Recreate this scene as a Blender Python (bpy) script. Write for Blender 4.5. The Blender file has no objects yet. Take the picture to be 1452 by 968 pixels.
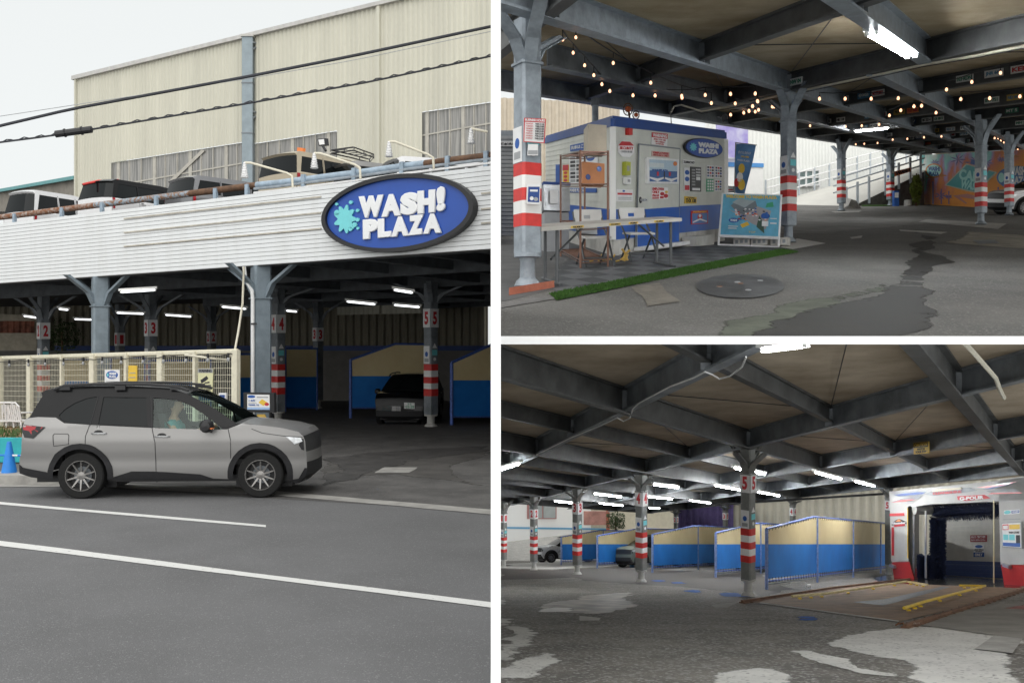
import bpy, bmesh, math, random
from mathutils import Vector, Matrix, geometry
R = math.radians
random.seed(7)
scene = bpy.context.scene
COL = scene.collection
F = 35.0 / 36.0 * 1452          # focal length in photograph pixels
CX, CY = 703.0, 482.0           # where the camera axis meets the picture
CZ = 1.6                        # camera height

def V(*a): return Vector(a)
def P(px, py, Y):               # point seen at a picture position at a given distance
    return V((px - CX) / F * Y, Y, CZ - (py - CY) / F * Y)

# ------------------------------------------------------------------ areas of the place (each on its own gentle slope)
class Area:
    def __init__(s, tag, h, hy): s.tag, s.h, s.hy = tag, h, hy
    def gz(s, Y): return CZ - s.h - (s.hy - CY) / F * Y
    def Yg(s, py): return F * s.h / (py - s.hy)
    def G(s, px, py, up=0.0):
        p = P(px, py, s.Yg(py)); p.z += up; return p
    def at(s, X, Y, ht=0.0): return V(X, Y, s.gz(Y) + ht)
    def pxat(s, px, Y, ht=0.0): return V((px - CX) / F * Y, Y, s.gz(Y) + ht)
    def slope(s): return -(s.hy - CY) / F
LW = Area('street', 2.05, 518)
TW = Area('upper', 1.25, 262)
BW = Area('lower', 1.25, 771)
CUR = [LW]

class VP:                        # an upright plane through two picture columns at two distances
    def __init__(s, x0, Y0, x1, Y1):
        s.x0, s.x1, s.i0, s.i1 = x0, x1, 1 / Y0, 1 / Y1
        a, b = s.p(x0, CY), s.p(x1, CY)
        s.u = (b - a).normalized(); s.n = V(s.u.y, -s.u.x, 0)
        if s.n.dot(V(a.x, a.y, 0) + V(b.x, b.y, 0)) > 0: s.n = -s.n
    def Y(s, px): return 1 / (s.i0 + (s.i1 - s.i0) * (px - s.x0) / (s.x1 - s.x0))
    def p(s, px, py, off=0.0):
        q = P(px, py, s.Y(px))
        return q + s.n * off if off else q
def VPv(x0, Y0, vx, x1=None):    # the same from one column and a vanishing column
    x1 = x1 if x1 is not None else x0 + 50
    return VP(x0, Y0, x1, Y0 * (x0 - vx) / (x1 - vx))

# ------------------------------------------------------------------ materials
MATS = {}
def mat(name, col, rough=0.6, metal=0.0, var=0.12, scale=3.0, bump=0.0, bscale=60.0, emit=None, estr=0.0,
        alpha=1.0, col2=None, spec=0.5, stretch=None, detail=5.0, lo=0.35, hi=0.65, coat=0.0, speck=None, trans=0.0):
    if name in MATS: return MATS[name]
    m = bpy.data.materials.new(name); m.use_nodes = True
    nt = m.node_tree; N = nt.nodes; L = nt.links
    b = N['Principled BSDF']
    c = list(col) + [1.0]
    b.inputs['Base Color'].default_value = c
    b.inputs['Roughness'].default_value = rough
    b.inputs['Metallic'].default_value = metal
    b.inputs['Specular IOR Level'].default_value = spec
    if coat: b.inputs['Coat Weight'].default_value = coat
    if trans: b.inputs['Transmission Weight'].default_value = trans
    tc = N.new('ShaderNodeTexCoord'); src = tc.outputs['Object']
    if stretch:
        mp = N.new('ShaderNodeMapping'); mp.inputs['Scale'].default_value = stretch
        L.new(src, mp.inputs['Vector']); src = mp.outputs['Vector']
    if var > 0 or col2:
        n = N.new('ShaderNodeTexNoise'); n.inputs['Scale'].default_value = scale; n.inputs['Detail'].default_value = detail
        n.inputs['Roughness'].default_value = 0.62
        L.new(src, n.inputs['Vector'])
        r = N.new('ShaderNodeValToRGB'); r.color_ramp.elements[0].position = lo; r.color_ramp.elements[1].position = hi
        if col2 is None:
            r.color_ramp.elements[0].color = [x * (1 - var) for x in col] + [1]
            r.color_ramp.elements[1].color = [min(1, x * (1 + var)) for x in col] + [1]
        else:
            r.color_ramp.elements[0].color = c; r.color_ramp.elements[1].color = list(col2) + [1]
        L.new(n.outputs['Fac'], r.inputs['Fac']); out = r.outputs['Color']
        if speck:                 # (scale, threshold, colour)
            vo = N.new('ShaderNodeTexVoronoi'); vo.inputs['Scale'].default_value = speck[0]
            L.new(tc.outputs['Object'], vo.inputs['Vector'])
            rr = N.new('ShaderNodeValToRGB'); rr.color_ramp.elements[0].position = speck[1]; rr.color_ramp.elements[1].position = speck[1] + .08
            sp = N.new('ShaderNodeSeparateColor'); L.new(vo.outputs['Color'], sp.inputs['Color'])
            L.new(sp.outputs[0], rr.inputs['Fac'])
            mx = N.new('ShaderNodeMix'); mx.data_type = 'RGBA'
            L.new(rr.outputs['Color'], mx.inputs['Factor']); L.new(out, mx.inputs['A']); mx.inputs['B'].default_value = list(speck[2]) + [1]
            out = mx.outputs['Result']
        L.new(out, b.inputs['Base Color'])
        if 0.08 < rough < .95:
            mr = N.new('ShaderNodeMapRange'); mr.inputs['To Min'].default_value = max(.04, rough - .12); mr.inputs['To Max'].default_value = min(1, rough + .12)
            L.new(n.outputs['Fac'], mr.inputs['Value']); L.new(mr.outputs['Result'], b.inputs['Roughness'])
    if bump > 0:
        n2 = N.new('ShaderNodeTexNoise'); n2.inputs['Scale'].default_value = bscale; n2.inputs['Detail'].default_value = 4
        L.new(src, n2.inputs['Vector'])
        bp = N.new('ShaderNodeBump'); bp.inputs['Strength'].default_value = bump; bp.inputs['Distance'].default_value = .02
        L.new(n2.outputs['Fac'], bp.inputs['Height']); L.new(bp.outputs['Normal'], b.inputs['Normal'])
    if emit:
        b.inputs['Emission Color'].default_value = list(emit) + [1]; b.inputs['Emission Strength'].default_value = estr
    if alpha < 1: b.inputs['Alpha'].default_value = alpha
    MATS[name] = m
    return m
def flat(name, col, rough=.55, **k): return mat(name, col, rough, var=k.pop('var', .05), scale=k.pop('scale', 9), **k)

# ------------------------------------------------------------------ text as mesh data
_TX = {}
def text_geo(s, bold=0.0, ext=0.02, bevel=0.0):
    key = (s, bold, ext, bevel)
    if key in _TX: return _TX[key]
    cu = bpy.data.curves.new('t', 'FONT'); cu.body = s; cu.size = 1; cu.offset = bold; cu.extrude = ext; cu.resolution_u = 3
    cu.bevel_depth = bevel; cu.bevel_resolution = 1
    ob = bpy.data.objects.new('t', cu); COL.objects.link(ob)
    dg = bpy.context.evaluated_depsgraph_get(); dg.update()
    me = bpy.data.meshes.new_from_object(ob.evaluated_get(dg))
    vs = [v.co.copy() for v in me.vertices]; fs = [tuple(p.vertices) for p in me.polygons]
    bpy.data.objects.remove(ob); bpy.data.curves.remove(cu); bpy.data.meshes.remove(me)
    if not vs: _TX[key] = ([], []); return _TX[key]
    x0 = min(v.x for v in vs); x1 = max(v.x for v in vs); y0 = min(v.y for v in vs); y1 = max(v.y for v in vs)
    z0 = min(v.z for v in vs); z1 = max(v.z for v in vs)
    vs = [((v.x - x0) / max(1e-6, x1 - x0), (v.y - y0) / max(1e-6, y1 - y0), (v.z - z0) / max(1e-6, z1 - z0)) for v in vs]
    _TX[key] = (vs, fs); return _TX[key]

# ------------------------------------------------------------------ mesh builder
class MB:
    def __init__(s): s.v = []; s.f = []; s.m = []; s.ms = []
    def mi(s, m):
        if m not in s.ms: s.ms.append(m)
        return s.ms.index(m)
    def add(s, vs, fs, m):
        b = len(s.v); k = s.mi(m); s.v += [Vector(v) for v in vs]
        for f in fs: s.f.append(tuple(b + i for i in f)); s.m.append(k)
        return s
    def poly(s, pts, m): return s.add(pts, [tuple(range(len(pts)))], m)
    def prism(s, pts, off, m, side=None):
        n = len(pts); off = Vector(off)
        vs = [Vector(p) for p in pts] + [Vector(p) + off for p in pts]
        s.add(vs, [tuple(range(n))[::-1], tuple(range(n, 2 * n))], m)
        b = len(s.v) - 2 * n; k = s.mi(side or m)
        for i in range(n):
            j = (i + 1) % n; s.f.append((b + i, b + j, b + n + j, b + n + i)); s.m.append(k)
        return s
    def obox(s, o, a, b, c, m):
        o, a, b, c = map(Vector, (o, a, b, c))
        return s.prism([o, o + a, o + a + b, o + b], c, m)
    def box(s, c, d, m, rz=0.0):
        c = Vector(c); r = Matrix.Rotation(rz, 3, 'Z')
        a, b, e = r @ V(d[0], 0, 0), r @ V(0, d[1], 0), V(0, 0, d[2])
        return s.obox(c - a / 2 - b / 2 - e / 2, a, b, e, m)
    def tube(s, path, r, m, n=8, caps=True):
        path = [Vector(p) for p in path]; k = len(path)
        rr = r if isinstance(r, (list, tuple)) else [r] * k
        b = len(s.v); mi = s.mi(m); up = V(0, 0, 1)
        for i, p in enumerate(path):
            t = (path[min(i + 1, k - 1)] - path[max(i - 1, 0)])
            t = t.normalized() if t.length > 1e-9 else V(0, 0, 1)
            a = t.cross(up); a = a.normalized() if a.length > 1e-3 else t.cross(V(1, 0, 0)).normalized()
            c = t.cross(a).normalized()
            for j in range(n):
                g = 2 * math.pi * j / n + (math.pi / n)
                s.v.append(p + a * (rr[i] * math.cos(g)) + c * (rr[i] * math.sin(g)))
        for i in range(k - 1):
            for j in range(n):
                q = (j + 1) % n
                s.f.append((b + i * n + j, b + i * n + q, b + (i + 1) * n + q, b + (i + 1) * n + j)); s.m.append(mi)
        if caps:
            s.f.append(tuple(b + j for j in range(n))[::-1]); s.m.append(mi)
            s.f.append(tuple(b + (k - 1) * n + j for j in range(n))); s.m.append(mi)
        return s
    def lathe(s, o, prof, m, n=16, axis='z'):
        o = Vector(o); b = len(s.v); mi = s.mi(m)
        for (r, z) in prof:
            for j in range(n):
                g = 2 * math.pi * j / n; x, y = r * math.cos(g), r * math.sin(g)
                s.v.append(o + (V(x, y, z) if axis == 'z' else V(x, z, y) if axis == 'y' else V(z, x, y)))
        for i in range(len(prof) - 1):
            for j in range(n):
                q = (j + 1) % n
                s.f.append((b + i * n + j, b + i * n + q, b + (i + 1) * n + q, b + (i + 1) * n + j)); s.m.append(mi)
        return s
    def disc(s, c, a, b_, off, m, n=28):
        c, a, b_ = Vector(c), Vector(a), Vector(b_)
        return s.prism([c + a * math.cos(2 * math.pi * i / n) + b_ * math.sin(2 * math.pi * i / n) for i in range(n)], off, m)
    def text(s, t, q, m, bold=0.0, thick=.006, bevel=0.0):      # q: bl, br, tr, tl in space
        vs, fs = text_geo(t, bold, .02, bevel)
        if not vs: return s
        bl, br, tr, tl = map(Vector, q)
        n = (br - bl).cross(tl - bl).normalized()
        out = [(bl * (1 - x) + br * x) * (1 - y) + (tl * (1 - x) + tr * x) * y + n * (z * thick) for x, y, z in vs]
        return s.add(out, fs, m)
    def build(s, name, parent=None, base=None, smooth=None, **tags):
        me = bpy.data.meshes.new(name)
        if base is None:
            if parent is not None: base = parent.get('_b', (0, 0, 0)); base = Vector(base)
            else:
                xs = [v.x for v in s.v]; ys = [v.y for v in s.v]
                base = V((min(xs) + max(xs)) / 2, (min(ys) + max(ys)) / 2, min(v.z for v in s.v))
        base = Vector(base)
        me.from_pydata([v - base for v in s.v], [], s.f)
        for m in s.ms: me.materials.append(m)
        me.polygons.foreach_set('material_index', s.m)
        bm = bmesh.new(); bm.from_mesh(me); bmesh.ops.recalc_face_normals(bm, faces=bm.faces); bm.to_mesh(me); bm.free()
        if smooth:
            me.shade_smooth(); me.set_sharp_from_angle(angle=R(smooth))
        me.update()
        ob = bpy.data.objects.new(name, me); COL.objects.link(ob)
        if parent is not None:
            ob.parent = parent; pb = Vector(parent.get('_b', (0, 0, 0))); ob.location = base - pb
        else: ob.location = base
        ob['_b'] = list(base); ob['_a'] = CUR[0].tag
        tag(ob, **tags)
        return ob
def tag(o, label=None, cat=None, group=None, kind=None):
    if label: o['label'] = label
    if cat: o['category'] = cat
    if group: o['group'] = group
    if kind: o['kind'] = kind
    return o
def thing(name, base, label, cat, group=None):
    o = bpy.data.objects.new(name, None); COL.objects.link(o); o.location = base; o.empty_display_size = .1
    o['_b'] = list(base); o['_a'] = CUR[0].tag
    return tag(o, label, cat, group)
def copy_tree(o, loc=None, rot=None, label=None, parent=None):
    c = o.copy(); COL.objects.link(c)
    if parent is not None: c.parent = parent
    if loc is not None: c.location = loc; c['_b'] = list(loc)
    if rot is not None: c.rotation_euler = rot
    if label: c['label'] = label
    c['_a'] = CUR[0].tag
    for ch in list(o.children): copy_tree(ch, parent=c)
    return c
def rough_poly(pts, amp=.12, n=4, seed=0):
    rnd = random.Random(seed); out = []
    for i in range(len(pts)):
        a, b = Vector(pts[i]), Vector(pts[(i + 1) % len(pts)])
        seg = [a, b]; am = amp
        for _ in range(n):
            new = []
            for p, q in zip(seg, seg[1:]):
                d = q - p; nn = V(-d.y, d.x, 0) * am * rnd.uniform(-1, 1)
                new += [p, (p + q) / 2 + nn]
            new.append(seg[-1]); seg = new; am *= .8
        out += seg[:-1]
    return out
def decal(name, A, pxs, m, up=.004, amp=0.0, n=3, seed=0, **tags):
    pts = [A.G(x, y, up) for x, y in pxs]
    if amp:
        f = [V(p.x, p.y, 0) for p in pts]
        f = rough_poly(f, amp, n, seed)
        pts = [V(p.x, p.y, A.gz(p.y) + up) for p in f]
    tris = geometry.tessellate_polygon([pts])
    mb = MB(); mb.add(pts, [tuple(t) for t in tris], m)
    return mb.build(name, **tags)

def inpoly(x, y, poly):
    c = False; n = len(poly); j = n - 1
    for i in range(n):
        xi, yi = poly[i]; xj, yj = poly[j]
        if (yi > y) != (yj > y) and x < (xj - xi) * (y - yi) / (yj - yi) + xi: c = not c
        j = i
    return c
def arc(cx, cz, r, a0, a1, n=14):
    return [(cx + r * math.cos(R(a0 + (a1 - a0) * i / n)), cz + r * math.sin(R(a0 + (a1 - a0) * i / n))) for i in range(n + 1)]
def cdt(outline, holes, lines, step):
    vs = []; es = []
    def loop(pl, closed=True):
        b = len(vs); pts = []
        for i in range(len(pl) if closed else len(pl) - 1):
            a, c = pl[i], pl[(i + 1) % len(pl)]; d = math.dist(a, c); k = max(1, int(d / (step * 1.3)))
            for t in range(k): pts.append((a[0] + (c[0] - a[0]) * t / k, a[1] + (c[1] - a[1]) * t / k))
        if not closed: pts.append(pl[-1])
        vs.extend(Vector(p) for p in pts); m = len(pts)
        es.extend((b + i, b + (i + 1) % m) for i in range(m if closed else m - 1))
    loop(outline)
    for h in holes: loop(h)
    for l in lines: loop(l, False)
    x0 = min(p[0] for p in outline); x1 = max(p[0] for p in outline); z0 = min(p[1] for p in outline); z1 = max(p[1] for p in outline)
    x = x0
    while x < x1:
        z = z0
        while z < z1:
            if inpoly(x, z, outline) and not any(inpoly(x, z, h) for h in holes): vs.append(Vector((x, z)))
            z += step
        x += step
    v2, e2, f2, *_ = geometry.delaunay_2d_cdt(vs, es, [], 0, 1e-4)
    fo = []
    for f in f2:
        cx = sum(v2[i].x for i in f) / 3; cz = sum(v2[i].y for i in f) / 3
        if inpoly(cx, cz, outline) and not any(inpoly(cx, cz, h) for h in holes): fo.append((tuple(f), cx, cz))
    return v2, fo


def soft_mat(m, ns=2.6):
    """the same material, worn away towards the rim of the patch it is spread on"""
    k = m.name + '_worn'
    if k in MATS: return MATS[k]
    c = m.copy(); c.name = k; nt = c.node_tree; N = nt.nodes; L = nt.links
    at = N.new('ShaderNodeAttribute'); at.attribute_name = 'inset'
    tc = N.new('ShaderNodeTexCoord'); no = N.new('ShaderNodeTexNoise'); no.inputs['Scale'].default_value = ns; no.inputs['Detail'].default_value = 9; no.inputs['Roughness'].default_value = .7
    L.new(tc.outputs['Object'], no.inputs['Vector'])
    ma = N.new('ShaderNodeMath'); ma.operation = 'MULTIPLY_ADD'; ma.inputs[1].default_value = 1.0; L.new(at.outputs['Fac'], ma.inputs[0])
    mb_ = N.new('ShaderNodeMath'); mb_.operation = 'MULTIPLY_ADD'; mb_.inputs[1].default_value = 1.5; mb_.inputs[2].default_value = -.75; L.new(no.outputs['Fac'], mb_.inputs[0]); L.new(mb_.outputs[0], ma.inputs[2])
    r = N.new('ShaderNodeValToRGB'); r.color_ramp.elements[0].position = .04; r.color_ramp.elements[1].position = .22
    L.new(ma.outputs[0], r.inputs['Fac']); L.new(r.outputs['Color'], N['Principled BSDF'].inputs['Alpha'])
    MATS[k] = c; return c
def patch(name, A, pxs, m, up=.004, amp=.1, n=4, seed=0, feather=.3, step=.22, **tags):
    pts = [A.G(x, y) for x, y in pxs]
    if amp: pts = rough_poly([V(p.x, p.y, 0) for p in pts], amp, n, seed)
    p2 = [(p.x, p.y) for p in pts]
    k = 2 ** n if amp else 1
    ext = max(max(p[0] for p in p2) - min(p[0] for p in p2), max(p[1] for p in p2) - min(p[1] for p in p2))
    step = max(step, ext / 60)
    v2, fo = cdt(p2, [], [], step)
    co = p2[::max(1, k // 4)]
    def dist(x, y):
        d = 9.0
        for i in range(len(co)):
            ax, ay = co[i]; bx, by = co[(i + 1) % len(co)]; ex, ey = bx - ax, by - ay
            t = max(0, min(1, ((x - ax) * ex + (y - ay) * ey) / max(1e-9, ex * ex + ey * ey))); d = min(d, math.hypot(x - ax - ex * t, y - ay - ey * t))
        return d
    mb = MB(); mb.add([V(v.x, v.y, A.gz(v.y) + up) for v in v2], [f for f, _, _ in fo], soft_mat(m))
    o = mb.build(name, **tags)
    at = o.data.attributes.new('inset', 'FLOAT', 'POINT')
    base = V(*o['_b'])
    at.data.foreach_set('value', [min(1.0, dist(v.co.x + base.x, v.co.y + base.y) / feather) for v in o.data.vertices])
    return o

# a sign lying on an upright plane, corners given as picture positions (tl, tr, br, bl)
def sign(name, label, cat, pl, q, bg, items=(), th=.02, off=.012, group=None, frame=None, parent=None, child='lettering'):
    tl, tr, br, bl = [pl.p(x, y, off) for x, y in q]
    mb = MB(); mb.prism([bl, br, tr, tl], pl.n * th, bg, frame or bg)
    o = mb.build(name, parent=parent, label=label if parent is None else None, cat=cat if parent is None else None, group=group)
    fill(o, pl, (tl, tr, br, bl), th, items, child)
    return o
def fill(o, pl, c, th, items, child='lettering'):
    tl, tr, br, bl = [p + pl.n * (th + .002) for p in c]
    def pt(u, v): return (bl * (1 - u) + br * u) * (1 - v) + (tl * (1 - u) + tr * u) * v
    g1, g2 = MB(), MB(); k = 0
    for it in items:
        t, uv, m = it[:3]
        u0, v0, u1, v1 = uv or (0, 0, 0, 0)
        k += 1
        if t == '#': g1.prism([pt(u0, v0), pt(u1, v0), pt(u1, v1), pt(u0, v1)], pl.n * (.0015 + .0006 * k), m)
        elif t == 'o':
            c0 = pt((u0 + u1) / 2, (v0 + v1) / 2); g1.disc(c0, (pt(u1, v0) - pt(u0, v0)) / 2, (pt(u0, v1) - pt(u0, v0)) / 2, pl.n * (.0015 + .0006 * k), m, 20)
        elif t == 'p':
            pts = [pt(u, v) for u, v in it[3]]; g1.prism(pts, pl.n * (.0015 + .0006 * k), m)
        else:
            e = pl.n * (.0017 + .0006 * k)
            g2.text(t, [pt(u0, v0) + e, pt(u1, v0) + e, pt(u1, v1) + e, pt(u0, v1) + e], m, bold=it[3] if len(it) > 3 else 0.0, thick=it[4] if len(it) > 4 else .004,
                    bevel=it[5] if len(it) > 5 else 0.0)
    if g1.f: g1.build('printed_panel', parent=o)
    if g2.f: g2.build(child, parent=o, smooth=40)
# ------------------------------------------------------------------ shared materials
M_steel = mat('painted_steel', (.20, .22, .24), .5, .0, var=.3, scale=2.2, bump=.15, bscale=40)
M_steel_l = mat('galvanised_steel', (.30, .34, .38), .45, .25, var=.22, scale=5, bump=.1, bscale=50)
M_steel_b = mat('blue_grey_paint', (.20, .245, .28), .5, .0, var=.15, scale=4, bump=.1)
M_ceil = mat('deck_soffit', (.28, .215, .12), .9, var=0, scale=.9, col2=(.52, .44, .31), bump=.4, bscale=25, lo=.3, hi=.72)
M_ceil_g = mat('deck_soffit_grey', (.34, .27, .19), .9, var=0, scale=.9, col2=(.62, .53, .41), bump=.4, bscale=25, lo=.3, hi=.72)
M_white = mat('white_paint', (.82, .82, .80), .5, var=.03, scale=3)
M_black = mat('black_plastic', (.015, .015, .017), .45, var=.2, scale=20)
M_rubber = mat('rubber', (.018, .018, .018), .85, var=.2, scale=30, spec=.25)
M_red = mat('red_paint', (.62, .035, .03), .45, var=.1, scale=8)
M_redtx = flat('red_print', (.55, .03, .04))
M_blk = flat('black_print', (.02, .02, .025))
M_wht = flat('white_print', (.80, .80, .80))
M_blue = flat('blue_print', (.02, .10, .38))
M_navy = mat('navy_paint', (.015, .06, .25), .45, var=.12, scale=4)
M_cyan = flat('cyan_print', (.18, .62, .66))
M_yel = flat('yellow_print', (.78, .52, .06))
M_org = flat('orange_print', (.75, .22, .06))
M_grn = flat('green_print', (.05, .35, .18))
M_gry = flat('grey_print', (.35, .36, .37))
M_cream = mat('cream_paint', (.68, .64, .52), .5, var=.08, scale=6)
M_con = mat('concrete', (.34, .33, .31), .85, var=.2, scale=3, bump=.3, bscale=60)
M_con_l = mat('pale_concrete', (.50, .49, .46), .85, var=.15, scale=3, bump=.3, bscale=80)
M_rust = mat('rusty_steel', (.20, .085, .04), .85, var=0, scale=9, col2=(.36, .30, .27), bump=.3, lo=.45, hi=.62)
M_rustbr = mat('rusted_rail', (.13, .07, .04), .8, var=.4, scale=8, bump=.3)
M_tube = mat('fluorescent_tube', (.9, .9, .9), .4, var=0, emit=(.93, .97, 1), estr=1.6)
M_tube_hall = mat('bright_fluorescent_tube', (.9, .9, .9), .4, var=0, emit=(.95, .98, 1), estr=90)
M_beam_d = mat('dark_beam_steel', (.085, .088, .088), .55, var=.35, scale=2.2, bump=.15, bscale=40)  # darker steel colour for the beams that run one way
M_bulb = mat('glowing_bulb', (.9, .6, .4), .3, var=0, emit=(1, .50, .28), estr=1.7)
M_tube_up = mat('upper_fluorescent_tube', (.9, .9, .9), .4, var=0, emit=(.95, .98, 1), estr=60)
M_mirror = mat('polished_metal', (.55, .56, .57), .28, 1.0, var=.1, scale=6)
M_glassd = mat('tinted_glass', (.008, .010, .011), .03, var=0, spec=.22)
M_ybay = mat('yellow_tarpaulin', (.72, .58, .31), .55, var=0, col2=(.80, .67, .40), scale=.9, bump=.15, bscale=6)
M_bbay = mat('blue_tarpaulin', (.004, .145, .52), .65, var=0, col2=(.02, .22, .66), scale=.8, bump=.15, bscale=6)
M_bpole = mat('blue_pole_paint', (.07, .13, .42), .45, var=.3, scale=14)
M_gold = flat('gold_paint', (.65, .42, .08), .4)
# ------------------------------------------------------------------ vehicles
def cp(px, py):
    x = (px - 26) / 91.8 - 2.32
    if x > 1.85: x = 1.85 + (x - 1.85) * .68
    return (x, (706 - py - (px - 118) * .012) / 91.8)
def wheel_parts(root, x, y, r, side, rimm, simple=False, data={}):
    key = (r, rimm.name, side)
    if key not in data:
        w = .21
        t = MB(); s = side
        t.lathe((0, 0, 0), [(r * .66, -w / 2), (r * .93, -w / 2), (r * .985, -w * .42), (r, -w * .25), (r, w * .25), (r * .985, w * .42), (r * .93, w / 2), (r * .68, w / 2), (r * .66, w * .3), (r * .66, -w / 2)], M_rubber, 40, 'y')
        rm = MB(); o = s * w * .36
        rm.lathe((0, 0, 0), [(r * .67, s * w * .5), (r * .64, s * w * .5), (r * .60, s * w * .34), (r * .59, -s * w * .3), (r * .66, -s * w * .4)], rimm, 40, 'y')
        for k in range(10):
            g = 2 * math.pi * k / 10 + .31
            d = V(math.cos(g), 0, math.sin(g)); e = V(-d.z, 0, d.x)
            a0, a1 = d * r * .10, d * r * .615
            rm.prism([a0 - e * .017 + V(0, o, 0), a1 - e * .008 + V(0, o + s * .02, 0), a1 + e * .008 + V(0, o + s * .02, 0), a0 + e * .017 + V(0, o, 0)], V(0, -s * .025, 0), rimm)
        rm.lathe((0, 0, 0), [(.001, o + s * .012), (r * .17, o + s * .008), (r * .19, o - s * .03)], rimm, 20, 'y')
        h = MB(); h.lathe((0, 0, 0), [(.001, s * .0), (r * .38, s * .0), (r * .38, -s * .02), (.001, -s * .02)], M_steel, 24, 'y')
        h.lathe((0, 0, 0), [(.001, -s * .03), (r * .62, -s * .03), (r * .62, -s * .04), (.001, -s * .04)], M_black, 24, 'y')
        ms = []
        for mbx, nm in ((h, 'wheel'), (t, 'tyre'), (rm, 'rim')):
            me = bpy.data.meshes.new(nm); me.from_pydata([tuple(v) for v in mbx.v], [], mbx.f)
            for m in mbx.ms: me.materials.append(m)
            me.polygons.foreach_set('material_index', mbx.m); 
            b_ = bmesh.new(); b_.from_mesh(me); bmesh.ops.recalc_face_normals(b_, faces=b_.faces); b_.to_mesh(me); b_.free()
            me.shade_smooth(); me.set_sharp_from_angle(angle=R(35)); ms.append(me)
        data[key] = ms
    ms = data[key]
    wo = bpy.data.objects.new('wheel', ms[0]); COL.objects.link(wo); wo.parent = root; wo.location = (x, y, r)
    for me, nm in ((ms[1], 'tyre'), (ms[2], 'rim')):
        o = bpy.data.objects.new(nm, me); COL.objects.link(o); o.parent = wo

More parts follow.
